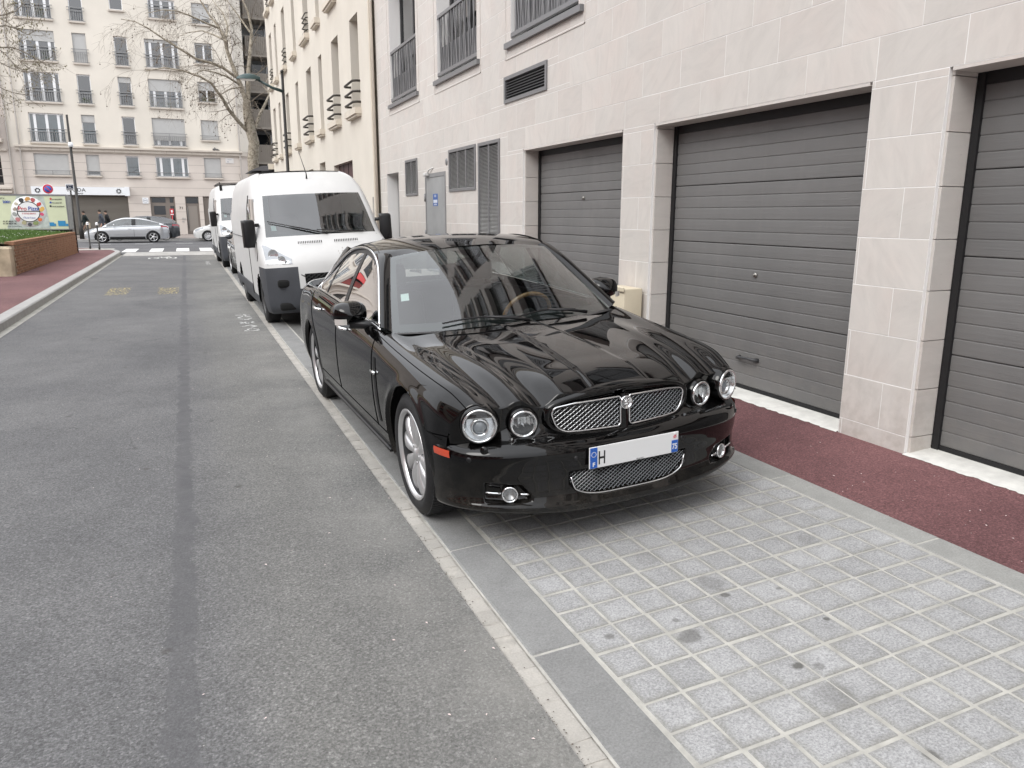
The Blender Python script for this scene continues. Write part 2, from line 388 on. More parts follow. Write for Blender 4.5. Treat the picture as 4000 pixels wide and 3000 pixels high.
# ---- row of small setts between road and slabs
stb=sheet('sett_bed',.94,1.085,-40,37.4,RZ-.0105,plain('sett_mortar',(.40,.38,.345),.9,var=.25,scale=20,bmp=.5,bscale=60))
ss=[]
for k in range(5):
    w=.108+random.uniform(-.012,.004); l=.110+random.uniform(-.006,.006)
    mb=MB(); bm=bmesh.new(); bmesh.ops.create_cube(bm,size=1)
    for v in bm.verts: v.co=(v.co.x*w,v.co.y*l,v.co.z*.05-.025)
    bmesh.ops.bevel(bm,geom=bm.edges[:],offset=.0035,segments=2,affect='EDGES')
    for v in bm.verts: v.co+=Vector([random.uniform(-.0018,.0018) for _ in range(3)])
    mb.bm(bm,False); ss.append(mb.mesh('sett',M_sett))
y=-1.; i=0; far=MB()
while y<37.2:
    st=.112+random.uniform(-.006,.01)
    if y<16: link('sett',random.choice(ss),stb,(1.026+random.uniform(-.008,.004),y,RZ-.0085+random.uniform(-.0015,.0012)),(random.uniform(-.012,.012),random.uniform(-.012,.012),random.uniform(-.03,.03)))
    else:
        hw=.047+random.uniform(-.006,.004); far.box(1.026-hw,1.026+hw,y-.05,y+.05,RZ-.03,RZ-.012+random.uniform(-.004,.003))
    y+=st
tag(far.build('setts',M_sett,stb),kind='stuff')
# crumbling dirt and grit along the edge of the asphalt: small stones
gr=MB()
def pebble(mb,x,y,z,s):
    vs=[(x+s*random.uniform(.5,1)*a,y+s*random.uniform(.5,1)*b_,z+s*random.uniform(.3,.7)*c_) for a,b_,c_ in ((1,0,0),(0,1,0),(-1,0,0),(0,-1,0),(0,0,1))]
    mb.add(vs,[(0,1,4),(1,2,4),(2,3,4),(3,0,4)])
for _ in range(1500):
    yy=1.2+random.random()**1.6*12; xx=.975+random.gauss(0,.02); pebble(gr,xx,yy,RZ-.002,random.uniform(.002,.006))
tag(gr.build('grit',plain('grit_dark',(.10,.085,.07),.9,var=.5,scale=90)),'dark grit and crumbs lying along the edge of the asphalt','grit',kind='stuff')
pt=MB()
for _ in range(190):
    yy=1.2+random.random()**1.3*9; xx=random.choice((random.uniform(3.3,4.1),random.uniform(-1.5,.95),random.uniform(.7,.98),random.uniform(3.3,4.1)))
    s=random.uniform(.003,.0085); a=random.random()*6; z=gz(xx)+.003
    pt.add([(xx+s*math.cos(a),yy+s*math.sin(a),z),(xx-s*.5*math.sin(a),yy+s*.5*math.cos(a),z+.002),(xx-s*math.cos(a),yy-s*math.sin(a),z+.001),(xx+s*.6*math.sin(a),yy-s*.6*math.cos(a),z+.0015)],[(0,1,2,3)])
tag(pt.build('petals',plain('petal',(.72,.6,.58),.6)),'tiny pale fallen petals and scraps scattered on the ground','petals',kind='stuff')
# ---- left side: gutter, raised kerb, red pavement
sheet('gutter',-2.55,-2.44,-40,35.2,RZ+.004,M_conc)
def corner(x_in,ry,n=16):
    "kerb line: straight, then round the corner to the left"
    pts=[(x_in,-40)]+[(x_in,34.5*i/24) for i in range(25)]
    cx,cy=-5.6,35.0
    pts+=[(cx+(x_in-cx)*math.cos(a),cy+ry*math.sin(a)) for a in [math.pi/2*i/n for i in range(1,n+1)]]
    pts+=[(-90,cy+ry)]
    return pts
KI,KO=corner(-2.55,5.6),corner(-2.755,5.4)
kb=empty('kerb'); tag(kb,kind='structure')
def strip(mb,a,b,za,zb):
    n=len(mb.v); mb.v+=[(p[0],p[1],za) for p in a]+[(p[0],p[1],zb) for p in b]; k=len(a)
    for i in range(k-1): mb.f.append((n+i,n+i+1,n+k+i+1,n+k+i)); mb.mi.append(0); mb.sm.append(False)
def lerp2(a,b,t): return [(p[0]+(q[0]-p[0])*t,p[1]+(q[1]-p[1])*t) for p,q in zip(a,b)]
for i in range(1,len(KI)-1):          # kerb stones of about 1.4 m
    a,b_=KI[i:i+2],KO[i:i+2]
    g=.004
    def cut(p): 
        d=math.hypot(p[1][0]-p[0][0],p[1][1]-p[0][1]); u=((p[1][0]-p[0][0])/d,(p[1][1]-p[0][1])/d)
        return [(p[0][0]+u[0]*g,p[0][1]+u[1]*g),(p[1][0]-u[0]*g,p[1][1]-u[1]*g)]
    if i<len(KI)-2: a,b_=cut(a),cut(b_)
    ch=lerp2(a,b_,.1)
    mb=MB(); strip(mb,a,a,-.1,.065); strip(mb,a,ch,.065,.083); strip(mb,ch,b_,.083,.083); strip(mb,b_,b_,.083,-.1)
    mb.add([(a[0][0],a[0][1],-.1),(a[0][0],a[0][1],.065),(ch[0][0],ch[0][1],.083),(b_[0][0],b_[0][1],.083),(b_[0][0],b_[0][1],-.1)],[(0,1,2,3,4)])
    mb.build('kerb_stone',M_kerb,kb)
# pavement left
pv=MB(); inner=[(p[0]-.0,p[1]) for p in KO]
n=len(inner); pv.v=[(p[0],p[1],.079) for p in inner]+[(-90,p[1] if p[1]<40 else 40.3,.079) for p in inner]
for i in range(n-1): pv.f.append((i,i+1,n+i+1,n+i)); pv.mi.append(0); pv.sm.append(False)
tag(pv.build('pavement_left',M_redL),kind='structure')
sheet('tactile_strip',-4.7,-3.0,37.5,38.9,.0835,M_conc)
sheet('street_corner',-7,-2.46,33.5,37.5,RZ-.006,M_cross)
# far pavement beyond the cross street
sheet('far_pavement',-90,90,53.2,66,.075,plain('far_paving',(.27,.235,.215),.85,var=.15,scale=2))
tag(MB().box(-90,90,53.0,53.25,-.2,.09).build('far_kerb',M_kerb),kind='structure')
# ---- markings
mk=0
for i,xc in enumerate((-2.42,-1.32,-.2,.82,1.9,3.0)):
    o=MB().add([(xc-.29,37.9,RZ+.003),(xc+.27,37.9,RZ+.003),(xc+.27,41.4,RZ+.003),(xc-.29,41.4,RZ+.003)],[(0,1,2,3)]).build('zebra_stripe',M_paint); tag(o,kind='structure')
for i in range(7):
    xc=-9+i*2.1; tag(MB().add([(xc,48.1,RZ+.003),(xc+.9,48.1,RZ+.003),(xc+.9,48.3,RZ+.003),(xc,48.3,RZ+.003)],[(0,1,2,3)]).build('lane_dash',M_paint),kind='structure')
# band of pale paving at the mouth of the street, laid in rows
bd=sheet('threshold_band',-2.46,1.3,34.2,37.5,RZ+.004,M_grout)
bt=MB().bbox(-.155,.155,-.36,.36,-.02,0,.008).mesh('band_stone',granite('pale_stone',(.40,.39,.375),.09,.3))
for r in range(4):
    for c in range(11):
        link('band_stone',bt,bd,(-2.28+c*.33+(.16 if r%2 else 0),34.6+r*.78,RZ+.012))
for nm,x0,x1,y0,y1 in (('yellow_mark',-1.68,-1.25,17.75,19.5),('yellow_mark',-.68,-.26,17.6,19.2)):
    tag(MB().add([(x0,y0,RZ+.003),(x1,y0,RZ+.003),(x1,y1,RZ+.003),(x0,y1,RZ+.003)],[(0,1,2,3)]).build(nm,M_yel),kind='structure')
# bicycle pictogram, flattened strokes
def stroke(mb,pts,w,z):
    for (x0,y0),(x1,y1) in zip(pts,pts[1:]):
        d=math.hypot(x1-x0,y1-y0) or 1; nx,ny=-(y1-y0)/d*w,(x1-x0)/d*w
        mb.add([(x0+nx,y0+ny,z),(x1+nx,y1+ny,z),(x1-nx,y1-ny,z),(x0-nx,y0-ny,z)],[(0,3,2,1)])
bk=MB(); zz=RZ+.003
for cx in (-1.22,-.60):
    stroke(bk,[(cx+.17*math.cos(a),32.3+.55*math.sin(a)) for a in [i*math.pi/6 for i in range(13)]],.035,zz)
stroke(bk,[(-1.22,32.3),(-1.0,33.3),(-.7,33.3),(-.6,32.3)],.04,zz); stroke(bk,[(-1.0,33.3),(-.92,32.3),(-.7,33.3)],.04,zz); stroke(bk,[(-.7,33.3),(-.72,33.8),(-.82,33.8)],.035,zz)
tag(bk.build('bicycle_mark',M_wornw),kind='structure')
gf=MB()
for dy,ch in ((0,[(-.09,0),(.09,0),(.09,.16),(-.03,.2),(-.09,0)]),(.42,[(-.1,.05),(.02,.2),(.1,.05),(.02,-.06)]),(.8,[(-.1,0),(0,.2),(.1,0)]),(.8,[(-.1,.2),(0,0),(.1,.2)]),(1.25,[(-.1,.2),(.02,0),(.1,.2)]),(1.55,[(-.1,0),(.0,.2),(.1,.02)]),(1.7,[(-.12,.22),(.11,.14)]),(1.7,[(.03,.05),(.03,.3)])):
    stroke(gf,[(.76+x,11.5+dy+y_*1.0) for x,y_ in ch],.018,zz)
tag(gf.build('graffiti_mark',M_wornw),kind='structure')
gf=MB()
for dy in (0,.5,1.0,1.5): stroke(gf,[(.53,27.5+dy),(.66,27.6+dy),(.55,27.9+dy),(.68,27.9+dy)],.022,zz)
tag(gf.build('graffiti_mark',M_wornw),kind='structure')
# ================================================================ BUILDINGS
INV={}
def wempty(name,loc):
    o=empty(name,loc); INV[o.name]=Matrix.Translation(Vector(loc)).inverted(); return o
_link=link
def link(name,me,parent=None,loc=None,rot=None):
    o=_link(name,me,parent,loc,rot)
    if parent is not None and parent.name in INV: o.matrix_parent_inverse=INV[parent.name]
    return o
def subtract(rects,holes):
    out=list(rects)
    for (a0,a1,b0,b1) in holes:
        nx=[]
        for (x0,x1,y0,y1) in out:
            if a1<=x0+1e-4 or a0>=x1-1e-4 or b1<=y0+1e-4 or b0>=y1-1e-4: nx.append((x0,x1,y0,y1)); continue
            if b0>y0: nx.append((x0,x1,y0,b0))
            if b1<y1: nx.append((x0,x1,b1,y1))
            lo,hi=max(y0,b0),min(y1,b1)
            if a0>x0: nx.append((x0,a0,lo,hi))
            if a1<x1: nx.append((a1,x1,lo,hi))
        out=nx
    return [r for r in out if r[1]-r[0]>.012 and r[3]-r[2]>.012]
def wall_sheet(mb,frame,u0,u1,z0,z1,holes,depth):
    "flat wall with holes and their reveals; frame(u,z,d)->point, d into the wall"
    us=sorted({u0,u1,*[h[0] for h in holes],*[h[1] for h in holes]}); zs=sorted({z0,z1,*[h[2] for h in holes],*[h[3] for h in holes]})
    us=[u for u in us if u0<=u<=u1]; zs=[z for z in zs if z0<=z<=z1]
    for a,b in zip(us,us[1:]):
        for c,d in zip(zs,zs[1:]):
            mu,mz=(a+b)/2,(c+d)/2
            if any(h[0]<mu<h[1] and h[2]<mz<h[3] for h in holes): continue
            mb.add([frame(a,c,0),frame(b,c,0),frame(b,d,0),frame(a,d,0)],[(0,1,2,3)])
    for h in holes:
        a,b,c,d=h[0],h[1],max(h[2],z0),min(h[3],z1); dp=h[4] if len(h)>4 else depth
        for p,q in (((a,c),(a,d)),((b,d),(b,c)),((a,d),(b,d)),((b,c),(a,c))):
            mb.add([frame(*p,0),frame(*q,0),frame(*q,dp),frame(*p,dp)],[(0,1,2,3)])
def stone_mat(name,base,local=True):
    mt,t,b=nodes(name); setin(b,Roughness=.62,Specular_IOR_Level=.35); p=geo(t); rn=rnd(t)
    cb=N(t,'ShaderNodeCombineXYZ'); t.links.new(math_(t,'MULTIPLY',rn,37.),cb.inputs[0]); t.links.new(math_(t,'MULTIPLY',rn,91.),cb.inputs[1]); t.links.new(math_(t,'MULTIPLY',rn,53.),cb.inputs[2])
    va=N(t,'ShaderNodeVectorMath',operation='ADD'); t.links.new(p,va.inputs[0]); t.links.new(cb.outputs[0],va.inputs[1])
    rot=N(t,'ShaderNodeMapping'); rot.inputs['Scale'].default_value=(1,1.4,4.5); t.links.new(va.outputs[0],rot.inputs[0])
    rv=N(t,'ShaderNodeVectorRotate',rotation_type='X_AXIS'); t.links.new(va.outputs[0],rv.inputs['Vector']); t.links.new(math_(t,'MULTIPLY',rn,2.2),rv.inputs['Angle'])
    t.links.new(rv.outputs[0],rot.inputs[0])
    v=noise(t,rot.outputs[0],2.2,6,.68,.9); g=noise(t,va.outputs[0],1.6,4,.55); pit=noise(t,rot.outputs[0],26,3,.7)
    c=ramp(t,v,[(.3,tuple(x*.93 for x in base)),(.5,base),(.72,(min(1,base[0]*1.06),base[1]*1.055,base[2]*1.05))])
    pk=ramp(t,g,[(.42,0.),(.75,.55)]); c=mix(t,c,mix(t,c,(1.02,.945,.93),1.,'MULTIPLY'),pk)
    ps=ramp(t,pit,[(.25,.35),(.33,0.)]); c=mix(t,c,(.30,.27,.25),ps)
    c=hsv(t,c,math_(t,'MULTIPLY_ADD',rn,.075,.962))
    sz=N(t,'ShaderNodeSeparateXYZ'); t.links.new(p,sz.inputs[0])
    mpd=N(t,'ShaderNodeMapping'); mpd.inputs['Scale'].default_value=(1,3.2,.45); t.links.new(p,mpd.inputs[0])
    lowm=N(t,'ShaderNodeMapRange'); t.links.new(sz.outputs[2],lowm.inputs[0]); lowm.inputs[1].default_value=.75; lowm.inputs[2].default_value=.1
    spl=math_(t,'MULTIPLY',lowm.outputs[0],ramp(t,noise(t,p,9,5,.7),[(.42,0.),(.66,.5)])); c=mix(t,c,(.36,.32,.28),spl)
    streak=ramp(t,noise(t,mpd.outputs[0],1.7,4,.6),[(.56,0.),(.72,.16)]); c=mix(t,c,(.42,.39,.35),streak)
    t.links.new(c,b.inputs['Base Color']); bump(t,b,v,.12,.004); return mt
M_stone=stone_mat('limestone_panel',(.572,.543,.507))
M_mortar=plain('pale_mortar',(.80,.79,.77),.85)
M_steel=plain('grey_steel',(.235,.235,.235),.45,.0,var=.06,scale=3,spec=.4)
M_steel_d=plain('dark_steel',(.05,.05,.052),.45)
M_black=plain('matt_black',(.012,.012,.013),.6)
M_zinc=plain('zinc_grey',(.20,.20,.205),.4,.25)
M_win=glass_pane('window_glass',(.35,.40,.42))
M_room=plain('dark_room',(.035,.037,.04),.8)
mtd,td,bdn=nodes('garage_door_grey'); setin(bdn,Roughness=.5,Specular_IOR_Level=.45)
pp=geo(td); mp=N(td,'ShaderNodeMapping'); mp.inputs['Scale'].default_value=(1,.16,2.4); td.links.new(pp,mp.inputs[0])
gn=noise(td,mp.outputs[0],34,5,.7,.6); td.links.new(ramp(td,noise(td,pp,1.1,4,.6),[(.3,(.135,.134,.132)),(.7,(.172,.169,.165))]),bdn.inputs['Base Color']); bump(td,bdn,gn,.5,.004)
szd=N(td,'ShaderNodeSeparateXYZ'); td.links.new(pp,szd.inputs[0]); lw_=N(td,'ShaderNodeMapRange'); td.links.new(szd.outputs[2],lw_.inputs[0]); lw_.inputs[1].default_value=.9; lw_.inputs[2].default_value=.12
gm_=math_(td,'MULTIPLY',lw_.outputs[0],ramp(td,noise(td,pp,6,5,.7),[(.4,0.),(.68,.4)])); mpv=N(td,'ShaderNodeMapping'); mpv.inputs['Scale'].default_value=(1,5,.3); td.links.new(pp,mpv.inputs[0])
ds_=ramp(td,noise(td,mpv.outputs[0],1.6,4,.65),[(.55,0.),(.75,.22)]); cdr=bdn.inputs['Base Color'].links[0].from_socket
cdr=mix(td,cdr,(.22,.205,.185),gm_); cdr=mix(td,cdr,(.21,.20,.185),ds_); td.links.new(cdr,bdn.inputs['Base Color'])
td.links.new(ramp(td,noise(td,pp,3,4,.6),[(.3,.42),(.7,.6)]),bdn.inputs['Roughness'])
M_door=mtd

XW=4.119; CH=.3095; ZJ0=.1076+.117*.945       # first course joint
gb=wempty('garage_building',(4.6,6.,.1))
tag(gb,'pale limestone clad building with grey garage doors along the pavement','building')
BASE=.02
doors=[(6.919,9.419),(3.854,6.361),(.79,3.31),(-2.27,.25),(-5.33,-2.81),(-8.39,-5.87)]
DT=2.43
wins=[]
for k in range(0,9):
    y0=14.3-3.18*k
    for fl in range(0,5): wins.append((y0,y0+1.9,3.80+fl*3.0,6.05+fl*3.0))
vents=[('vent',14.37,15.22,1.955,2.635,2),('vent',11.185,12.47,1.968,2.634,3),('vent',10.215,11.07,.30,2.63,2)]
upv=(8.704,10.04,3.056,3.392)
mdoor=(12.675,13.87,.1,2.312); niche=(15.79,16.79,.1,2.446)
holes=[(a,b,BASE,DT) for a,b in doors]+[(w[0],w[1],w[2],w[3]) for w in wins]+[(v[1],v[2],v[3],v[4]) for v in vents]+[upv,mdoor,niche]
Y0W,Y1W,Z1W=-30.,17.42,19.5
fr=lambda u,z,d:(XW+.0013+d,u,z)
mb=MB(); hs_=[]
for h in holes:
    dp=.22 if h[3]==DT else (.30 if h[2]>3.7 and h[3]-h[2]>1 else (.06 if h in (mdoor,) else (.33 if h==niche else .07)))
    hs_.append((*h,dp))
wall_sheet(mb,fr,Y0W,Y1W,-.2,Z1W,hs_,.2)
mb.box(XW+.9,XW+12,Y0W,Y1W,-.2,Z1W)
mb.build('wall_core',M_mortar,gb)
# stone panels, course by course
rects=[]; row=-1
z=ZJ0-CH
while z<Z1W:
    off=(.466 if (row%2==0) else .16)
    k=-52
    while k<30:
        u0=off+k*.612; u1=u0+.612; k+=1
        if u1<Y0W or u0>Y1W: continue
        z0=max(z,.03)
        rects.append((max(u0,Y0W),min(u1,Y1W),z0,z+CH))
    z+=CH; row+=1
allr=[]
for r in rects:
    near=[h for h in holes if not(h[1]<r[0] or h[0]>r[1] or h[3]<r[2] or h[2]>r[3])]
    allr+=subtract([r],near)
def inview(r):
    for u in (r[0],(r[0]+r[1])/2,r[1]):
        for zz_ in (r[2],r[3]):
            q=Vector((XW,u,zz_-CAMH)); q=Vector((XW,u,zz_-CAMH)); w=q.dot(fw)
            if w>.3:
                px=2000+FPX*q.dot(rt)/w; py=1500-FPX*q.dot(up)/w
                if -60<px<4060 and -60<py<3060: return True
    return False
vis=[r for r in allr if inview(r)]; hid=[r for r in allr if not inview(r)]
vis.sort(key=lambda r:-(r[1]-r[0])*(r[3]-r[2])/((r[0]+r[1])/2)**2)
G_=.0026; cache={}; rest=MB()
for i,r in enumerate(vis):
    w,hh=round(r[1]-r[0]-2*G_,3),round(r[3]-r[2]-2*G_,3)
    if i<300:
        if (w,hh) not in cache: cache[(w,hh)]=MB().bbox(0,.02,-w/2,w/2,-hh/2,hh/2,.0008).mesh('stone_panel',M_stone)
        link('stone_panel',cache[(w,hh)],gb,(XW+random.uniform(-.0006,.0006),(r[0]+r[1])/2,(r[2]+r[3])/2))
    else: rest.box(XW,XW+.02,r[0]+G_,r[1]-G_,r[2]+G_,r[3]-G_)
for r in hid: rest.box(XW,XW+.02,r[0]+G_,r[1]-G_,r[2]+G_,r[3]-G_)
tag(rest.build('stone_cladding',M_stone,gb),kind='stuff')
# jamb panels inside the door recesses
for a,b in doors[:4]:
    for side,u in (('far',b),('near',a)):
        zz_=[.03]+[ZJ0+i*CH for i in range(0,8)]+[DT]
        for z0,z1 in zip(zz_,zz_[1:]):
            uu=(u-.02,u-.0005) if side=='far' else (u+.0005,u+.02)
            MB().bbox(XW+.027,XW+.213,uu[0],uu[1],z0+G_,z1-G_,.0015).build('jamb_panel',M_stone,gb)
    MB().box(XW+.001,XW+.213,a+.021,b-.021,DT-.021,DT-.001).build('lintel_panel',M_stone,gb)
    # white concrete threshold with a ragged edge on the pavement
    P=[];n=90
    for i in range(n+1):
        yy=a+.005+(b-a-.01)*i/n; e=XW-.012+random.gauss(0,.007)
        P.append([(e,yy,gz(XW)+.001),(e+.012,yy,gz(XW)+.006),(XW+.12,yy,gz(XW)+.016),(XW+.29,yy,gz(XW)+.022)])
    MB().grid(P).build('threshold',M_white_conc,gb)
# ---- garage doors
def make_door(a,b,lockz,label,handle=True):
    XD=XW+.222; zb=gz(XW)+.045
    gd=MB(); gd.box(XD+.05,XD+.07,a,b,0,DT); gd.box(XD-.008,XD+.05,a+.021,a+.068,0,DT-.02); gd.box(XD-.008,XD+.05,b-.068,b-.021,0,DT-.02); gd.box(XD+.004,XD+.05,a+.068,b-.068,DT-.09,DT-.02)
    d=gd.build('garage_door',M_black,gb); d['label']=label
    js=[zb,.747,1.356,1.863,2.345]; ribs=[6,6,5,5]
    for k in range(4):
        z0,z1=js[k]+.002,js[k+1]-.002; n=ribs[k]; prof=[(.022,z0)]
        for i in range(n):
            r0=z0+(z1-z0)*i/n; r1=z0+(z1-z0)*(i+1)/n
            prof+=[(.0045,r0+.0008),(.0009,r0+.0045),(.0,r0+.009),(-.001,(r0+r1)/2),(.0,r1-.009),(.0009,r1-.0045),(.0045,r1-.0008)]
        prof+=[(.022,z1)]
        ya,yb=a+.068,b-.068
        MB().grid([[(XD+.012+x,ya,z_) for x,z_ in prof],[(XD+.012+x,yb,z_) for x,z_ in prof]],smooth=False).build('door_section',M_door,d)
    MB().box(XD+.002,XD+.02,a+.03,b-.03,gz(XW)+.01,zb+.004).build('rubber_seal',M_black,d)
    yc=(a+b)/2
    l=MB(); l.cyl((XD+.02,yc-.015,lockz),(XD-.004,yc-.015,lockz),.022,.02,14); l.cyl((XD-.004,yc-.015,lockz),(XD-.012,yc-.015,lockz),.009,.009,8)
    l.build('lock',plain('lock_metal',(.3,.29,.27),.35,.9),d)
    if handle:
        hm=MB(); hm.tube([(XD+.015,yc+.115,.395),(XD-.03,yc+.10,.395),(XD-.045,yc+.05,.405),(XD-.045,yc-.05,.41),(XD-.03,yc-.1,.405),(XD+.015,yc-.115,.40)],[.02,.016,.012,.012,.016,.02],8)
        hm.build('handle',M_steel_d,d)
    return d
make_door(*doors[0],1.79,'grey ribbed garage door nearest the louvred vents')
make_door(*doors[1],1.11,'grey ribbed garage door behind the bonnet of the black saloon')
make_door(*doors[2],1.11,'grey ribbed garage door at the right edge of the view')
for dd in doors[3:]: make_door(*dd,1.11,'grey ribbed garage door beyond the right edge')
# ---- louvred vents in the wall
def make_vent(y0,y1,z0,z1,ncol,pitch,joined=True,label=None):
    f=MB(); fw_=.045
    for s in ((y0,y0+fw_,z0,z1),(y1-fw_,y1,z0,z1),(y0+fw_,y1-fw_,z0,z0+fw_),(y0+fw_,y1-fw_,z1-fw_,z1)): f.box(XW-.018,XW+.05,*s)
    ys=[y0+fw_+(y1-y0-2*fw_)*i/ncol for i in range(ncol+1)]
    for yy in ys[1:-1]: f.box(XW-.012,XW+.045,yy-.016,yy+.016,z0+fw_,z1-fw_)
    v=f.build('vent',M_zinc,gb)
    if label: v['label']=label
    MB().box(XW+.055,XW+.06,y0,y1,z0,z1).build('vent_back',M_black,v)
    s=MB(); n=int((z1-z0-2*fw_)/pitch)
    for i in range(n):
        zc=z0+fw_+(i+.5)*pitch; t=pitch*.48
        one=s if joined else MB()
        one.add([(XW-.006,y0+fw_,zc-t*.9),(XW-.006,y1-fw_,zc-t*.9),(XW+.03,y1-fw_,zc+t*.5),(XW+.03,y0+fw_,zc+t*.5),(XW-.004,y0+fw_,zc-t*.9-.003),(XW-.004,y1-fw_,zc-t*.9-.003),(XW+.032,y1-fw_,zc+t*.5-.003),(XW+.032,y0+fw_,zc+t*.5-.003)],[(0,1,2,3),(7,6,5,4),(0,4,5,1),(2,6,7,3)])
        if not joined: one.build('slat',M_zinc,v)
    if joined: tag(s.build('slats',plain('pale_zinc_slat',(.5,.5,.49),.45),v),kind='stuff')
make_vent(*vents[0][1:5],2,.019,label='small two column louvred vent'); make_vent(*vents[1][1:5],3,.019,label='wide three column louvred vent'); make_vent(*vents[2][1:5],2,.019,label='tall two column louvred vent')
make_vent(*upv,1,.034,False,label='horizontal louvred vent high on the wall')
# ---- flat grey metal service door
y0,y1,z0,z1=mdoor
dm=MB().box(XW-.004,XW+.05,y0+.05,y1-.06,z0,z1-.07).build('metal_door',plain('worn_grey_paint',(.31,.315,.315),.5,var=.12,scale=2.5),gb)
f=MB(); f.box(XW-.012,XW+.055,y0,y0+.047,z0,z1); f.box(XW-.012,XW+.055,y1-.057,y1,z0,z1); f.box(XW-.012,XW+.055,y0+.047,y1-.057,z1-.067,z1); f.build('door_frame',M_steel,dm)
for zz_ in (.55,1.25,1.9): MB().cyl((XW-.022,y1-.02,zz_-.07),(XW-.022,y1-.02,zz_+.07),.016).build('hinge',M_steel,dm)
st=MB().box(XW-.0065,XW-.0045,13.125,13.40,1.745,1.955).build('notice',plain('notice_blue',(.06,.13,.36),.5),dm)
n2=MB(); n2.box(XW-.0085,XW-.0067,13.15,13.375,1.80,1.852)
for i in range(3): n2.box(XW-.0085,XW-.0067,13.21,13.32,1.90+i*.014,1.908+i*.014)
for i in range(3): n2.box(XW-.0085,XW-.0067,13.19+i*.055,13.225+i*.055,1.76,1.785)
n2.build('notice_print',plain('notice_white',(.62,.66,.74),.5),dm)
lm=MB(); lm.bbox(XW-.09,XW-.01,13.60,13.74,2.27,2.33,.01); lm.tube([(XW-.03,13.62,2.33),(XW-.04,13.52,2.37),(XW-.02,13.42,2.395),(XW,13.37,2.40)],.012,6); lm.build('door_lamp',plain('pale_plastic',(.62,.62,.6),.4),gb)
dc=MB().lathe([(0,-.012),(.05,-.012),(.056,0)],'x',20,(XW,12.6,2.46)); dc.build('wall_cap',M_zinc,gb)
# niche with dark door
y0,y1,z0,z1=niche
nd=MB().box(XW+.25,XW+.30,y0,y1,z0,z1).build('recessed_door',M_steel,gb)
MB().box(XW+.235,XW+.252,y0+.1,y0+.13,z0,z1-.06).build('door_frame',M_steel_d,nd); MB().box(XW+.23,XW+.249,y0+.5,y1-.02,z0,z1-.1).build('door_leaf',plain('grey_leaf',(.26,.26,.26),.5),nd)
# ---- upper windows with reed railings
def slat_mesh(h_,lean,w=.022):
    return MB().add([(-.006,-w/2,0),(-.006,w/2,0),(.006,w/2,0),(.006,-w/2,0),(-.006,-w/2+lean,h_),(-.006,w/2+lean,h_),(.006,w/2+lean,h_),(.006,-w/2+lean,h_)],[(0,1,5,4),(1,2,6,5),(2,3,7,6),(3,0,4,7),(4,5,6,7)]).mesh('slat',M_zinc)
slm=[slat_mesh(.88,l) for l in (-.16,-.09,0,.08,.15)]
M_curt=plain('curtain_grey',(.30,.33,.34),.8,var=.25,scale=4)
for wi,(y0,y1,z0,z1) in enumerate(wins):
    k=wi//5; fl=wi%5; detail=(fl==0 and k<3)
    XG=XW+.26
    wf=MB()
    for a,b,c,d in ((y0,y0+.05,z0,z1),(y1-.05,y1,z0,z1),(y0+.05,y1-.05,z0,z0+.05),(y0+.05,y1-.05,z1-.05,z1),((y0+y1)/2-.035,(y0+y1)/2+.035,z0+.05,z1-.05)): wf.box(XG-.03,XG+.04,a,b,c,d)
    w=wf.build('window',M_steel_d,gb)
    MB().add([(XG,y0+.05,z0+.05),(XG,y1-.05,z0+.05),(XG,y1-.05,z1-.05),(XG,y0+.05,z1-.05)],[(0,3,2,1)]).build('pane',M_win,w)
    MB().box(XG+.5,XG+.55,y0-.2,y1+.2,z0-.1,z1+.1).build('room',M_room,w)
    if wi%3!=1: MB().grid([[(XG+.12+.03*math.sin(i*2.3),y0+.1+(y1-y0)*.42*i/24,zq) for zq in (z0+.05,z1-.05)] for i in range(25)]).build('curtain',M_curt,w)
    rl=MB(); zr=z0+.985
    rl.box(XW+.005,XW+.045,y0,y1,zr-.03,zr+.02); rl.box(XW+.0,XW+.05,y0,y1,z0+.06,z0+.11); rl.box(XW-.05,XW+.07,y0-.13,y1+.12,z0-.075,z0-.005)
    rl.build('railing',M_zinc,w)
    if detail:
        n=26
        for i in range(n):
            yy=y0+.08+(y1-y0-.16)*i/(n-1); link('slat',slm[(i*3+i//4)%5],w,(XW+.02+.012*(i%2),yy,z0+.10))
        MB().box(XW+.047,XW+.05,y0+.03,y1-.03,z0+.11,z0+.5).build('lower_panel',M_zinc,w)
        mo=MB()
        for a,b,c,d in ((y0-.165,y0-.155,z0-.2,z1),(y1+.155,y1+.165,z0-.2,z1),(y0-.165,y1+.165,z0-.2,z0-.19)): mo.box(XW-.008,XW+.01,a,b,c,d)
        mo.build('moulding',M_stone,w)
    else:
        s=MB()
        for i in range(22):
            yy=y0+.06+(y1-y0-.12)*i/21; s.box(XW+.015,XW+.027,yy-.018,yy+.018,z0+.11,zr-.03)
        tag(s.build('railing_bars',M_zinc,w),kind='stuff')
# ---- beige electricity box by the pier
eb=MB().bbox(XW-.24,XW-.03,6.40,6.80,.13,.895,.012,2).build('electricity_box',plain('beige_plastic',(.60,.53,.40),.5,var=.05,scale=3))
tag(eb,'beige electricity box standing against the pier between two garage doors','box')
MB().bbox(XW-.262,XW-.241,6.385,6.815,.86,.915,.01).build('lid',bpy.data.materials['beige_plastic'],eb)
MB().box(XW-.245,XW-.2405,6.52,6.60,.62,.70).build('sticker',plain('sticker_grey',(.4,.37,.33),.5),eb)
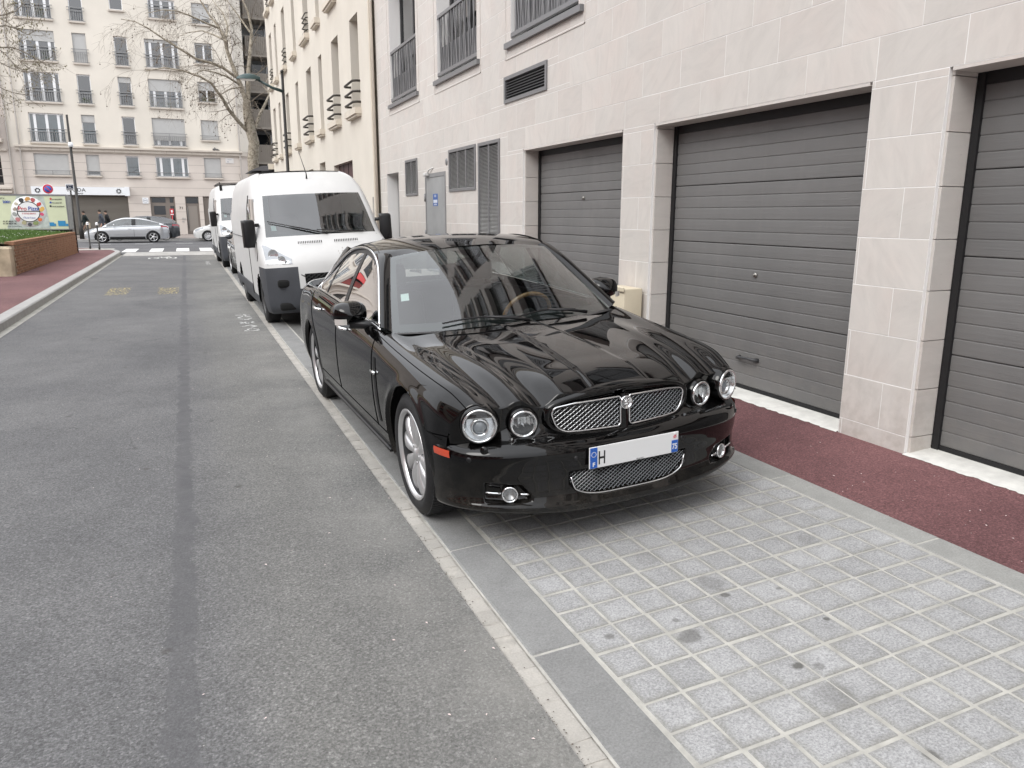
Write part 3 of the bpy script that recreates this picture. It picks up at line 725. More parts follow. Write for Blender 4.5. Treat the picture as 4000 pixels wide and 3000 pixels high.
# ================================================================ cream building further along
M_cream=plain('cream_render',(.64,.598,.525),.9,var=.05,scale=.8,bmp=.25,bscale=50)
M_cream2=plain('cream_trim',(.62,.565,.48),.85,var=.07,scale=3)
M_brass=plain('dark_rail',(.045,.04,.033),.45,.3)
cb_=wempty('cream_building',(4.8,28,.1)); tag(cb_,'cream rendered apartment building with tall slit windows and dark curved rails','building')
XC=XW+.03; ZC=17.
cw=[]  # (y0,y1,z0,z1,rails)
for (a,b,rl_) in ((19.30,20.27,1),(21.85,22.88,1),(24.55,25.17,0),(26.66,27.69,1),(29.70,30.42,0),(32.45,33.40,1),(35.3,36.0,0),(37.2,38.1,1)):
    for fl in range(4): cw.append((a,b,4.13+fl*3.13,6.27+fl*3.13,rl_ if fl==0 else 0,fl))
ch=[(c[0],c[1],c[2],c[3],.42) for c in cw]+[(24.75,25.84,1.9,3.19,.4),(20.57,23.29,.1,2.98,.25),(27.2,28.3,1.9,3.1,.4)]
mb=MB(); wall_sheet(mb,lambda u,z,d:(XC+d,u,z),17.42,39.25,-.2,ZC,ch,.4); mb.box(XC+1,XC+12,17.42,39.25,-.2,ZC)
mb.add([(XC,39.25,-.2),(XC+12,39.25,-.2),(XC+12,39.25,ZC),(XC,39.25,ZC)],[(0,1,2,3)])
mb.build('wall',M_cream,cb_)
P=[]
for i in range(9):
    a=math.pi/2*i/8; P.append([(XW-.06+.1*(1-math.cos(a))-.0,17.44+.42*math.sin(a)*1.0,zq) for zq in (-.1,ZC)])
MB().grid(P).build('rounded_corner',M_cream,cb_)
MB().box(XW-.03,XC,17.86,17.98,-.1,ZC).build('pilaster',M_cream2,cb_)
MB().box(XC-.012,XC+.004,17.99,18.35,-.1,2.0).build('repair_patch',plain('bare_cement',(.34,.32,.29),.9,var=.2,scale=4),cb_)
MB().tube([(XW-.08,17.42,zq) for zq in (-.05,17)],.028,6).build('drain_pipe',M_cream2,cb_)
for (y0,y1,z0,z1,rl_,fl) in cw:
    XG=XC+.33
    wf=MB()
    for a,b,c,d in ((y0,y0+.045,z0,z1),(y1-.045,y1,z0,z1),(y0+.045,y1-.045,z0,z0+.05),(y0+.045,y1-.045,z1-.05,z1)): wf.box(XG,XG+.06,a,b,c,d)
    w=wf.build('window',M_cream2,cb_)
    MB().add([(XG+.03,y0+.045,z0+.05),(XG+.03,y1-.045,z0+.05),(XG+.03,y1-.045,z1-.05),(XG+.03,y0+.045,z1-.05)],[(0,3,2,1)]).build('pane',M_win,w)
    MB().box(XG+.4,XG+.45,y0-.1,y1+.1,z0-.1,z1+.1).build('room',M_room,w)
    wd_=.29 if y1-y0>.8 else .2
    s=MB(); s.box(XC-.16,XC+.3,y0-.06,y1+wd_,z0-.15,z0-.004); s.box(XC-.12,XC+.05,y0-.03,y1+wd_-.04,z0-.2,z0-.15); s.build('sill',M_cream2,w)
    if rl_:
        for zz_ in (.12,.36,.60):
            q=z0+zz_; MB().tube([(XC+.02,y0-.03,q),(XC-.10,y0-.03,q),(XC-.17,y0+.05,q),(XC-.17,y1+.02,q),(XC-.15,y1+.12,q),(XC-.05,y1+.12,q),(XC+.02,y1+.10,q)],.028,8).build('rail',M_brass,w)
    elif fl>0 and y1-y0>.8:
        for zz_ in (.12,.3,.48,.62): MB().tube([(XC+.1,y0,z0+zz_),(XC-.06,y0+.1,z0+zz_),(XC-.06,y1-.1,z0+zz_),(XC+.1,y1,z0+zz_)],.02,6).build('rail',M_brass,w)
sh=MB().box(XC+.15,XC+.2,20.57,23.29,.1,2.98).build('shutter',plain('maroon_shutter',(.075,.03,.033),.5),cb_)
for i in range(3): MB().box(XC+.14,XC+.152,21.2+i*.68,21.22+i*.68,.1,2.97).build('shutter_joint',M_black,sh)
# ================================================================ the apartment block across the end of the street
YF=65.
M_fac=plain('ivory_render',(.70,.655,.58),.9,var=.05,scale=.5,bmp=.15,bscale=30)
M_fac2=plain('pinkish_base_render',(.60,.545,.495),.9,var=.06,scale=.6,bmp=.15,bscale=30)
M_trim=plain('stone_trim',(.55,.50,.44),.85,var=.08,scale=2)
M_greyrail=plain('grey_railing',(.24,.24,.24),.5,.2)
M_pvc=plain('white_pvc',(.80,.81,.82),.35)
M_roller=plain('roller_shutter',(.46,.46,.45),.55,var=.04,scale=3)
M_net=plain('teal_curtain',(.22,.36,.37),.8,var=.2,scale=3)
M_netw=plain('white_curtain',(.55,.58,.58),.8,var=.1,scale=3)
M_wing=glass_pane('far_glass',(.34,.37,.40),.95,4.2)
fb=wempty('apartment_block',(-3,66,.08)); tag(fb,'ivory apartment block across the end of the street with railed windows above a shop','building')
cols=[(-9.55,-7.38),(-6.28,-5.42),(-3.66,-2.80),(-1.67,.57),(1.71,2.93)]
rowsz=[(4.33,5.80),(6.57,8.56),(9.31,11.30),(12.05,14.04),(14.79,16.78),(17.5,19.5)]
W=[]
for r,(z0,z1) in enumerate(rowsz):
    for c,(x0,x1) in enumerate(cols):
        a,b,zz0=x0,x1,z0
        if c==4 and r>=1: zz0=z0+.54
        if r==4 and c==2: a,b,zz0=-3.72,-2.86,15.78
        if r==4 and c==3: a,b,zz0=-1.2,.57,15.46
        W.append((a,b,zz0,z1,r,c))
hl=[(a,b,z0,z1) for a,b,z0,z1,r,c in W]
gnd=[(-9.9,-3.8,.075,2.93),(-2.31,-.59,.075,2.88),(.14,1.10,.075,2.91),(1.41,2.5,.075,2.92)]
ff=lambda u,z,d:(u,YF+d,z)
mb=MB(); wall_sheet(mb,ff,-10.98,4.4,6.2,21.,[h for h in hl if h[2]>6.2],.16); mb.add([ff(4.4,-.2,0),ff(4.4,-.2,9),ff(4.4,21,9),ff(4.4,21,0)],[(0,1,2,3)]); mb.box(-10.98,4.4,YF+1.2,YF+9,-.2,21)
mb.build('upper_wall',M_fac,fb)
mb=MB(); wall_sheet(mb,ff,-10.98,4.4,-.2,6.2,[h for h in hl if h[2]<6.2]+gnd,.18); 
# canted corner
mb.add([ff(4.4,-.2,0),ff(5.2,-.2,1.),ff(5.2,6.2,1.),ff(4.4,6.2,0)],[(0,1,2,3)])
mb.build('base_wall',M_fac2,fb)
MB().add([ff(4.4,6.2,0),ff(5.2,6.2,1.),ff(5.2,21,1.),ff(4.4,21,0)],[(0,1,2,3)]).build('canted_wall',M_fac,fb)
cn=MB(); cn.box(-10.6,4.55,YF-.28,YF,6.22,6.34); cn.box(-10.6,4.5,YF-.16,YF,6.0,6.22); cn.box(-10.6,4.45,YF-.07,YF,5.92,6.0)
cn.add([(4.5,YF-.2,6.0),(5.4,YF+.9,6.0),(5.4,YF+.9,6.34),(4.5,YF-.2,6.34)],[(0,1,2,3)])
cn.build('cornice',M_trim,fb)
cj=MB()
for zq in (5.23,4.66,4.15,3.53,2.94,2.35,1.76,1.17):
    for x0,x1,_,_ in subtract([(-10.6,4.4,zq-.012,zq+.012)],hl+gnd): cj.box(x0,x1,YF-.004,YF+.01,zq-.012,zq+.012)
for i,xj in enumerate(np.arange(-9.6,4.2,1.75)): cj.box(xj-.012,xj+.012,YF-.165,YF-.15,6.0,6.2)
cj.build('course_joints',plain('course_joint_dark',(.36,.32,.29),.9),fb)  # joints between courses as thin strips, darker than the render
for xx,nm in ((-10.3,'downpipe'),(4.36,'downpipe'),(-10.95,'downpipe')): MB().tube([(xx,YF-.13,zq) for zq in (.1,3,6,21)],.055,8).build(nm,plain('pipe_grey',(.42,.39,.36),.6) if 'pipe_grey' not in bpy.data.materials else bpy.data.materials['pipe_grey'],fb)
# state of each window: roller shutter lowered by this share, curtain
shut={(0,0):1.,(0,1):.8,(0,2):0,(0,3):0,(0,4):1.,(1,0):0,(1,1):.26,(1,2):0,(1,3):.8,(1,4):1.,(2,0):0,(2,1):0,(2,2):.2,(2,3):.42,(2,4):.42,(3,0):.36,(3,1):1.,(3,2):0,(3,3):.12,(3,4):.1,(4,0):0,(4,1):0,(4,2):0,(4,3):0,(4,4):.72}
curt={(0,2):'t',(0,3):'t',(1,0):'t',(1,1):'t',(3,3):0,(2,3):'w',(1,3):'w'}
for (x0,x1,z0,z1,r,c) in W:
    f=MB(); yg=YF+.12; fwid=.055
    for a,b,cc,d in ((x0,x0+fwid,z0,z1),(x1-fwid,x1,z0,z1),(x0+fwid,x1-fwid,z0,z0+.08),(x0+fwid,x1-fwid,z1-.09,z1)): f.box(a,b,yg,yg+.06,cc,d)
    w=f.build('window',M_pvc,fb)
    mul=MB(); ws=[.16,.5,.84] if c in (0,3) else ([.5] if c==4 else [])
    for q in ws:
        xm=x0+(x1-x0)*q; hw=.085 if c!=4 else .06; mul.box(xm-hw,xm+hw,yg-.01,yg+.05,z0+.08,z1-.09)
    if ws: mul.build('mullion',M_pvc,w)
    MB().add([(x0+fwid,yg+.03,z0+.08),(x1-fwid,yg+.03,z0+.08),(x1-fwid,yg+.03,z1-.09),(x0+fwid,yg+.03,z1-.09)],[(0,1,2,3)]).build('pane',M_wing,w)
    MB().box(x0-.2,x1+.2,yg+.6,yg+.65,z0-.1,z1+.1).build('room',M_room,w)
    cu=curt.get((r,c))
    if cu: MB().grid([[(x0+.06+(x1-x0-.12)*i/40,yg+.12+.02*math.sin(i*1.9),zq) for zq in (z0+.08,z1-.1)] for i in range(41)]).build('curtain',M_net if cu=='t' else M_netw,w)
    s=shut.get((r,c),.3)
    if s:
        zs=z1-(z1-z0)*s
        P=[];n=max(4,int((z1-zs)/.06))
        for i in range(n): 
            za,zb=zs+(z1-zs)*i/n,zs+(z1-zs)*(i+1)/n; P+=[(0,za),(-.003,(za+zb)/2)]
        P.append((0,z1)); MB().grid([[(x0+.02,yg-.03+d,zq) for d,zq in P],[(x1-.02,yg-.03+d,zq) for d,zq in P]],smooth=False).build('roller_shutter',M_roller,w)
    sl=MB(); sl.box(x0-.08,x1+.08,YF-.14,YF+.1,z0-.11,z0-.002); sl.build('sill',M_trim,w)
    if r==4 and c==2: continue
    low=(r==0) or (c==4)
    rl=MB(); hr=.30 if low else .90; x0r,x1r=x0-.12,x1+.12; yr=YF-.11
    rl.box(x0r,x1r,yr-.02,yr+.02,z0+hr-.02,z0+hr+.02); rl.box(x0r,x1r,yr-.015,yr+.015,z0+.02,z0+.055)
    for xx in ((x0+.02,x1-.02) if c not in (0,3) else (x0+.02,(x0+x1)/2,x1-.02)): rl.box(xx-.018,xx+.018,yr-.015,yr+.015,z0+.0,z0+hr)
    if not low:
        rl.box(x0r,x1r,yr-.018,yr+.018,z0+hr-.22,z0+hr-.185)
        n=int((x1-x0)/.13)
        for i in range(1,n): xx=x0+(x1-x0)*i/n; rl.box(xx-.012,xx+.012,yr-.01,yr+.01,z0+.05,z0+hr-.19)
    rl.build('railing',M_greyrail,w)
    if (r,c) in ((2,1),(2,3),(2,4),(4,0),(3,0)):      # pot plants on the sill
        pl=MB()
        for k in range(60):
            xx=random.uniform(x0+.15,x1-.15) if c!=0 else random.uniform(x1-.9,x1-.4); zz_=z0+random.uniform(.05,.75 if r!=2 else .4); s_=.06
            a=random.random()*6; pl.add([(xx,YF-.03,zz_),(xx+s_*math.cos(a),YF-.06,zz_+s_*math.sin(a)),(xx+s_*.6*math.cos(a+1.2),YF-.02,zz_+s_*.6*math.sin(a+1.2))],[(0,1,2)])
        pl.build('pot_plant',plain('pot_leaves',(.10,.14,.05),.7,var=.4,scale=8) if 'pot_leaves' not in bpy.data.materials else bpy.data.materials['pot_leaves'],w)
# shop front: sign board, roller grille
def text(name,s,size,mat,parent,loc,rot,depth=.004,align='LEFT',xs=1.,bold=0.):
    cu=bpy.data.curves.new(name,'FONT'); cu.body=s; cu.size=size; cu.extrude=depth; cu.align_x=align; cu.align_y='BOTTOM_BASELINE'; cu.offset=bold
    to=bpy.data.objects.new('tmp',cu); col.objects.link(to)
    dg=bpy.context.evaluated_depsgraph_get(); me=bpy.data.meshes.new_from_object(to.evaluated_get(dg)); me.name=name
    bpy.data.objects.remove(to); me.materials.clear(); me.materials.append(mat)
    o=link(name,me,parent,loc,rot); o.scale=(xs,1,1); return o
M_sign=plain('sign_white',(.78,.80,.82),.4); M_ink=plain('sign_black',(.02,.02,.022),.5)
sf=MB().box(-9.95,-3.93,YF-.16,YF-.001,2.95,3.52).build('shop_sign',M_sign,fb)
RX=(R(90),0,0)
text('lettering','R UDA',.36,M_ink,sf,(-7.7,YF-.165,3.18),RX,.004,xs=1.1); text('lettering','PARIS',.14,M_ink,sf,(-7.15,YF-.165,3.0),RX,.004,xs=1.3)
for xc in (-9.55,-4.35):
    k=MB()
    for a,b_ in ((1,0),(0,1),(.707,.707),(-.707,.707)):
        for s in (-1,1):
            cx,cz=xc+s*.075*b_,3.24-s*.075*a
            k.tube([(cx+.17*a*t_ +.04*math.cos(t_*3.14)*b_*s,YF-.168,cz+.17*b_*t_-.04*math.cos(t_*3.14)*a*s) for t_ in (-1,-.6,-.2,.2,.6,1)],.019,5)
    k.build('emblem',M_ink,sf)
MB().box(-3.93,-3.62,YF-.5,YF-.001,2.9,3.55).build('sign_end',M_sign,sf)
shp=MB(); P=[]
for i in range(34): za=.1+2.8*i/34; P+=[(0,za),(-.03,za+.042)]
M_sh=plain('shop_shutter',(.17,.155,.135),.45,.35)
g=MB().grid([[(-9.9,YF+.1+d,z_) for d,z_ in P],[(-3.8,YF+.1+d,z_) for d,z_ in P]],smooth=False).build('shop_shutter',M_sh,fb)
# doors
M_taupe=plain('taupe_door',(.19,.165,.145),.5)
def leaf(x0,x1,z0,z1,panes,name='entrance_door'):
    d=MB().box(x0,x1,YF+.14,YF+.2,z0,z1).build(name,M_taupe,fb)
    for a,b,cc,e in panes: MB().box(a,b,YF+.125,YF+.139,cc,e).build('pane',plain('door_glass',(.02,.022,.025),.08,spec=.8) if 'door_glass' not in bpy.data.materials else bpy.data.materials['door_glass'],d)
    return d
leaf(-2.31,-.59,.08,2.88,[(-2.2,-1.25,2.45,2.8),(-.95,-.7,2.45,2.8),(-2.1,-1.3,1.55,2.2),(-2.1,-1.3,.9,1.4),(-2.1,-1.3,.3,.8),(-.95,-.68,1.1,2.2)])
d=leaf(.14,1.10,.08,2.91,[(.2,1.05,2.4,2.85)]); MB().box(.3,.95,YF+.128,YF+.139,.3,2.2).build('door_panel',plain('taupe_light',(.25,.225,.2),.5),d); MB().tube([(.24,YF+.1,.5),(.24,YF+.1,2.1)],.025,6).build('bar_handle',M_greyrail,d)
lv=MB(); P=[]
for i in range(40): za=.1+2.8*i/40; P+=[(0,za),(-.02,za+.05)]
MB().grid([[(1.41,YF+.1+d_,z_) for d_,z_ in P],[(2.5,YF+.1+d_,z_) for d_,z_ in P]],smooth=False).build('louvre_door',M_taupe,fb)
text('house_number','71',.27,M_ink,fb,(-.34,YF-.012,1.96),RX,.005,xs=1.15)
for a,b,cc,e in ((-.2,-.05,1.2,1.32),(-.02,.06,1.15,1.3),(-.2,-.06,.98,1.1),(-3.4,-2.9,1.1,1.45)): MB().box(a,b,YF-.03,YF,cc,e).build('wall_plate',plain('plate_grey',(.42,.40,.38),.4) if 'plate_grey' not in bpy.data.materials else bpy.data.materials['plate_grey'],fb)
pq=MB().box(-2.83,-2.42,YF-.05,YF-.001,2.36,2.80).build('doctor_plaque',M_sign,fb)
MB().lathe([(.13,-.004),(.13,0),(.15,0),(.15,-.004)],'y',24,(-2.625,YF-.051,2.58)).build('ring',plain('plaque_ink',(.35,.36,.40),.5),pq); MB().box(-2.73,-2.52,YF-.055,YF-.0505,2.56,2.60).build('print',bpy.data.materials['plaque_ink'],pq)
sp=MB().box(3.27,3.87,YF-.04,YF-.001,5.44,5.83).build('street_plate',plain('plate_white',(.66,.64,.62),.5),fb)
MB().box(3.42,3.72,YF-.045,YF-.041,5.70,5.73).build('print',bpy.data.materials['plaque_ink'],sp); MB().prism([(3.36,5.52),(3.43,5.60),(3.52,5.55),(3.52,5.52)],YF-.045,YF-.041,'y').build('print',bpy.data.materials['plaque_ink'],sp)
# red service sign on its post in front of the door
rs=wempty('red_info_sign',(-.86,64.2,.08)); tag(rs,'small red and white sign on a red post beside door 71','sign')
M_redp=plain('sign_red',(.50,.03,.04),.4)
MB().bbox(-.99,-.73,64.17,64.21,1.50,1.98,.015).build('panel',M_redp,rs); MB().cyl((-.86,64.19,.08),(-.86,64.19,1.5),.035).build('post',M_redp,rs)
mk_=MB(); mk_.box(-.96,-.76,64.164,64.169,1.53,1.60); mk_.lathe([(.075,0),(.0,-.001)],'y',14,(-.86,64.167,1.82)); mk_.prism([(-.92,1.78),(-.80,1.78),(-.86,1.64)],64.164,64.169,'y'); mk_.build('pictogram',M_sign,rs)
# two pigeons on the cornice
M_pig=plain('pigeon_grey',(.09,.085,.085),.6)
for i,(px_,tilt) in enumerate(((2.5,.9),(2.72,.25))):
    b=MB(); b.ball((px_,YF-.15,6.42),.07,10,1.5,.8,.8+tilt*.6)
    hx=px_+(.04 if i==0 else -.1); b.ball((hx,YF-.15,6.50+.06*tilt),.035,8); b.tube([(hx,YF-.15,6.44),(hx,YF-.15,6.5+.05*tilt)],.03,6); b.tube([(px_+.06,YF-.15,6.41),(px_+.19,YF-.15,6.38)],[.05,.02],6)
    o=b.build('pigeon',M_pig); tag(o,('upright' if i==0 else 'crouching')+' grey pigeon perched on the cornice of the ivory block','pigeon','pigeons on the cornice')
    for s in (-.02,.02): MB().cyl((px_+s,YF-.15,6.34),(px_+s,YF-.15,6.38),.006,n=5).build('leg',M_redp,o)
# ---- neighbouring building at the far left, with red awning
nb=wempty('neighbour_building',(-16,66,.08)); tag(nb,'pale stone building with a red awning at the far left edge','building')
mb=MB(); wall_sheet(mb,lambda u,z,d:(u,YF-.05+d,z),-40,-10.98,-.2,21,[(-14.5,-11.55,z0,z1) for z0,z1 in ((.1,2.9),(3.6,5.6),(6.6,9.1),(9.6,11.9),(12.5,14.7))],.3); mb.box(-40,-10.98,YF+1,YF+8,-.2,21); mb.build('wall',M_fac2,nb)
for z0,z1 in ((.1,2.9),(3.6,5.6),(6.6,9.1),(9.6,11.9),(12.5,14.7)): MB().box(-14.5,-11.55,YF+.2,YF+.25,z0,z1).build('pane',bpy.data.materials['door_glass'],nb)
M_awn=plain('red_awning',(.42,.05,.05),.7)
MB().prism([(YF-.9,8.0),(YF-.05,9.0),(YF-.05,8.9),(YF-.9,7.9)],-14.4,-11.5,'x').build('awning',M_awn,nb); MB().box(-14.4,-11.5,YF-.55,YF-.5,6.75,7.6).build('balcony_panel',plain('dark_red_panel',(.20,.04,.035),.6),nb); MB().box(-14.6,-11.25,YF-.7,YF-.05,6.45,6.7).build('balcony_slab',M_trim,nb)
for zq in (5.9,3.3,3.05): MB().box(-40,-11.1,YF-.25,YF-.05,zq,zq+.12).build('string_course',M_trim,nb)
mb=MB()
for zq in (5.2,4.7,4.2,3.7,2.5,1.9,1.3): mb.box(-40,-11.0,YF-.055,YF-.04,zq-.012,zq+.012)
mb.build('course_joints',bpy.data.materials['course_joint_dark'],nb)
# ---- darker building with ribbed balconies, seen behind the plane tree
db=wempty('balcony_building',(8,70,.08)); tag(db,'grey building with ribbed balconies behind the plane tree','building')
MB().box(5.3,30,70,80,-.2,24).build('wall',plain('grey_wall',(.23,.235,.24),.8,var=.1,scale=1),db)
M_rib=plain('taupe_rib',(.30,.27,.235),.8)
for fl in range(8):
    zb=3.05+fl*2.77
    rb=MB(); rb.box(5.55,16,68.15,68.2,zb,zb+1.35); rb.box(5.55,5.6,68.2,70,zb,zb+1.35); rb.box(5.5,16,68.1,70,zb-.18,zb)
    b=rb.build('balcony',M_rib,db); r2=MB()
    for i in range(70): xx=5.6+i*.15; r2.box(xx,xx+.07,68.08,68.151,zb,zb+1.33)
    tag(r2.build('balcony_ribs',M_rib,b),kind='stuff')
    MB().box(6.1,7.2,69.9,69.99,zb+.1,zb+2.3).build('window',bpy.data.materials['door_glass'],db); MB().box(7.25,7.33,69.85,69.99,zb+.1,zb+2.3).build('window_frame',M_pvc,db)
# dark covered terrace with small roof, at the corner beyond the cream building
tr=wempty('shop_kiosk',(4.4,40.6,.1)); tag(tr,'dark blue grey kiosk with a flat roof at the corner of the cream building','kiosk')
MB().box(3.62,5.6,39.6,42.0,.05,3.62).build('box',plain('slate_panel',(.055,.062,.075),.5),tr)
MB().box(3.25,3.62,39.9,42.6,.05,3.55).build('side_display',plain('display_grey',(.30,.31,.32),.4,var=.5,scale=5),tr)
MB().prism([(3.05,3.62),(3.62,3.86),(4.6,3.90),(4.6,3.66)],39.5,42.8,'y').build('roof',plain('slate_roof',(.10,.10,.11),.5),tr); MB().box(3.9,4.7,39.3,39.62,3.7,3.95).build('fascia',M_cream2,tr)
# ---- surroundings outside the frame that the glossy car mirrors: houses on the left of the street
lb=wempty('left_building',(-24,0,.08)); tag(lb,'cream apartment building with red awnings left of the street','building')
lh=[]
for i in range(11):
    for fl in range(4): lh.append((-34+i*4.6,-34+i*4.6+2.2,1.2+fl*3,3.3+fl*3))
mb=MB(); wall_sheet(mb,lambda u,z,d:(-21-d,u,z),-40,18,-.2,13,lh,.3); mb.box(-32,-22,-40,18,-.2,13); mb.build('wall',M_fac,lb)
for i,(a,b,z0,z1) in enumerate(lh):
    MB().box(-21.31,-21.28,a,b,z0,z1).build('pane',bpy.data.materials['door_glass'],lb)
    if i%3: MB().prism([(-21,z1+.2),(-19.6,z1-.5),(-19.6,z1-.58),(-21,z1+.1)],a-.3,b+.3,'y').build('awning',M_awn,lb)
    MB().box(-20.9,-20.0,a-.6,b+.6,z0-.5,z0-.35).build('balcony_slab',M_trim,lb); MB().box(-20.02,-19.98,a-.6,b+.6,z0-.35,z0+.55).build('balcony_panel',M_greyrail if i%2 else M_awn,lb)
# ================================================================ planter, trees, street furniture
def brick_mat():
    mt,t,b=nodes('brick'); setin(b,Roughness=.9,Specular_IOR_Level=.2); p=geo(t)
    n=noise(t,p,18,4,.65); c=ramp(t,n,[(.3,(.205,.112,.068)),(.7,(.35,.20,.128))]); c=hsv(t,c,math_(t,'MULTIPLY_ADD',rnd(t),.42,.79))
    t.links.new(c,b.inputs['Base Color']); bump(t,b,n,.3,.004); return mt
M_brick=brick_mat(); M_pc=plain('planter_concrete',(.45,.38,.28),.9,var=.28,scale=2.5,bmp=.3,bscale=30)
pw=wempty('brick_planter',(-4.6,28,.08)); tag(pw,'low brick planter wall with a concrete end block beside the red pavement','planter')
PX,PY0,PY1=-4.05,22.9,35.0
mb=MB(); mb.box(PX-.2,PX-.012,PY0,PY1,.05,.80); mb.box(-18,PX-.2,PY1-.2,PY1,.05,.8); mb.build('core',plain('brick_mortar',(.36,.29,.22),.9,var=.2,scale=8),pw)
bl=MB().bbox(-.1,.0,-.108,.108,-.030,.030,.004).mesh('brick',M_brick); br=[]
for r in range(10):
    y=PY0+(.115 if r%2 else 0)+.115; z=.115+r*.072
    while y<PY1: br.append((y,z)); y+=.23
br.sort(key=lambda q:q[0]/(1+.0*q[1])); rest=MB()
for i,(y,z) in enumerate(br):
    if i<300: link('brick',bl,pw,(PX+random.uniform(-.003,.004),y,z),(0,0,random.uniform(-.012,.012)))
    else: rest.box(PX-.1,PX+random.uniform(-.003,.003),y-.108,y+.108,z-.03,z+.03)
tag(rest.build('bricks',M_brick,pw),kind='stuff')
sol=MB(); n=int((PY1-PY0)/.085)
for i in range(n): y=PY0+.0425+i*.085; sol.box(PX-.2,PX+.004+random.uniform(-.004,.004),y-.037,y+.037,.815,.905)
tag(sol.build('coping_bricks',M_brick,pw),kind='stuff')
cb2=MB(); cb2.bbox(PX-.42,PX-.05,22.35,22.9,.03,.80,.02); cb2.bbox(PX-.30,PX+.02,22.32,22.62,.0,.78,.03); cb2.bbox(-14,PX-.42,22.45,22.85,.03,.84,.02); cb2.build('concrete_end',M_pc,pw)
sheet('beige_slab',-14,-4.35,18,22.4,.0835,M_pc)
P=[]
for i in range(30):
    row=[]
    for j in range(24):
        x=-4.15-11*i/29; y=22.7+12.2*j/23; row.append((x,y,.84+.12*math.sin(min(1,i/6)*1.57)+.02*math.sin(x*3+y*2)))
    P.append(row)
tag(MB().grid(P,flip=True).build('planter_soil',plain('soil',(.11,.085,.055),.95,var=.4,scale=4)),kind='structure')
gv=MB()
for _ in range(26000):
    x=-4.12-abs(random.gauss(0,1))*2.4; y=random.uniform(22.7,34.9)
    if x<-13: continue
    if y<24.0 and random.random()<.75: continue
    z=.84+.12*math.sin(min(1,(-4.15-x)/2.2)*1.57); hgt=random.uniform(.03,.085)+(.08 if random.random()<.03 else 0); a=random.random()*6.28; lx,ly=math.cos(a)*hgt*.5,math.sin(a)*hgt*.5; w_=.008
    gv.add([(x-w_,y,z),(x+w_,y,z),(x+lx,y+ly,z+hgt)],[(0,1,2)])
mtg,tg,bgn=nodes('grass_blades'); setin(bgn,Roughness=.7)
tg.links.new(ramp(tg,noise(tg,geo(tg),1.4,4,.7),[(.3,(.055,.11,.02)),(.6,(.10,.19,.035)),(.8,(.17,.22,.06))]),bgn.inputs['Base Color'])
tag(gv.build('grass',mtg),'short green lawn on top of the brick planter','grass',kind='stuff')
fl=MB()
for _ in range(150):
    x=-4.3-abs(random.gauss(0,1))*2; y=random.uniform(24,34.8); fl.ball((x,y,.95+random.uniform(0,.03)),.009,5)
tag(fl.build('daisies',plain('daisy_white',(.75,.75,.7),.6)),'tiny white daisies dotted over the planter lawn','flowers',kind='stuff')
# ---- trees
def bark(name,dark,light,sc_):
    mt,t,b=nodes(name); setin(b,Roughness=.9,Specular_IOR_Level=.2); p=geo(t)
    n=noise(t,p,sc_,4,.55,.6); n2=noise(t,p,sc_*4,3,.6)
    c=ramp(t,n,[(.38,dark),(.48,tuple((a+b_)/2 for a,b_ in zip(dark,light))),(.6,light)]); c=mix(t,c,ramp(t,n2,[(.3,.8),(.7,1.15)]),.7,'MULTIPLY')
    t.links.new(c,b.inputs['Base Color']); bump(t,b,n2,.4,.01); return mt
M_bark=bark('plane_bark',(.23,.20,.155),(.46,.41,.33),7.); M_twig=plain('twig_brown',(.23,.195,.155),.9)
def grow(mbs,p,d,L,r,lvl,rnd_,ends,droop):
    n=6 if lvl<2 else 4; pts=[p]; rs=[r]
    for i in range(n):
        d=(d+Vector((rnd_.gauss(0,.16),rnd_.gauss(0,.16),rnd_.gauss(0,.12)-droop*lvl*.05))).normalized(); p=p+d*(L/n); pts.append(p); rs.append(r*(1-.62*(i+1)/n))
    mbs[0 if lvl<2 else 1].tube(pts,rs,8 if lvl<2 else (5 if lvl<3 else 3),caps=False)
    if lvl>=4: ends.append(p); return
    k=[5,6,5,4][lvl] if lvl<4 else 0
    for _ in range(k):
        i=rnd_.randint(2,n); q=pts[i]; base=(pts[i]-pts[i-1]).normalized(); ax=Vector((rnd_.gauss(0,1),rnd_.gauss(0,1),rnd_.gauss(0,.7))).cross(base)
        if ax.length<1e-3: continue
        ang=rnd_.uniform(.45,1.05); nd=(Matrix.Rotation(ang,3,ax.normalized())@base)
        grow(mbs,q,nd,L*rnd_.uniform(.48,.68),max(rs[i]*.6,.0045),lvl+1,rnd_,ends,droop)
def limb(mb,pts,rs,n=10): mb.tube(pts,rs,n,caps=False)
pt_=wempty('plane_tree',(3.75,44,.08)); tag(pt_,'bare plane tree with mottled bark and hanging seed balls at the corner','tree')
rr=random.Random(11); tr_,tw=MB(),MB(); ends=[]
def Tp(px,py,dY=0): return onY(px,py,44+dY)
G2=lambda x,y:(500+x*.27125,350+y*.27125); F4=lambda x,y:(500+x*.22604,y*.22604)
trunk=[Vector((3.55,44,.05)),Vector((3.57,44,2.2)),Tp(*G2(1800,1000)),Tp(*G2(1815,760)),Tp(*G2(1760,560)),Tp(*G2(1715,330)),Tp(*G2(1710,180))]
limb(tr_,trunk,[.36,.30,.285,.27,.27,.22,.2],12)
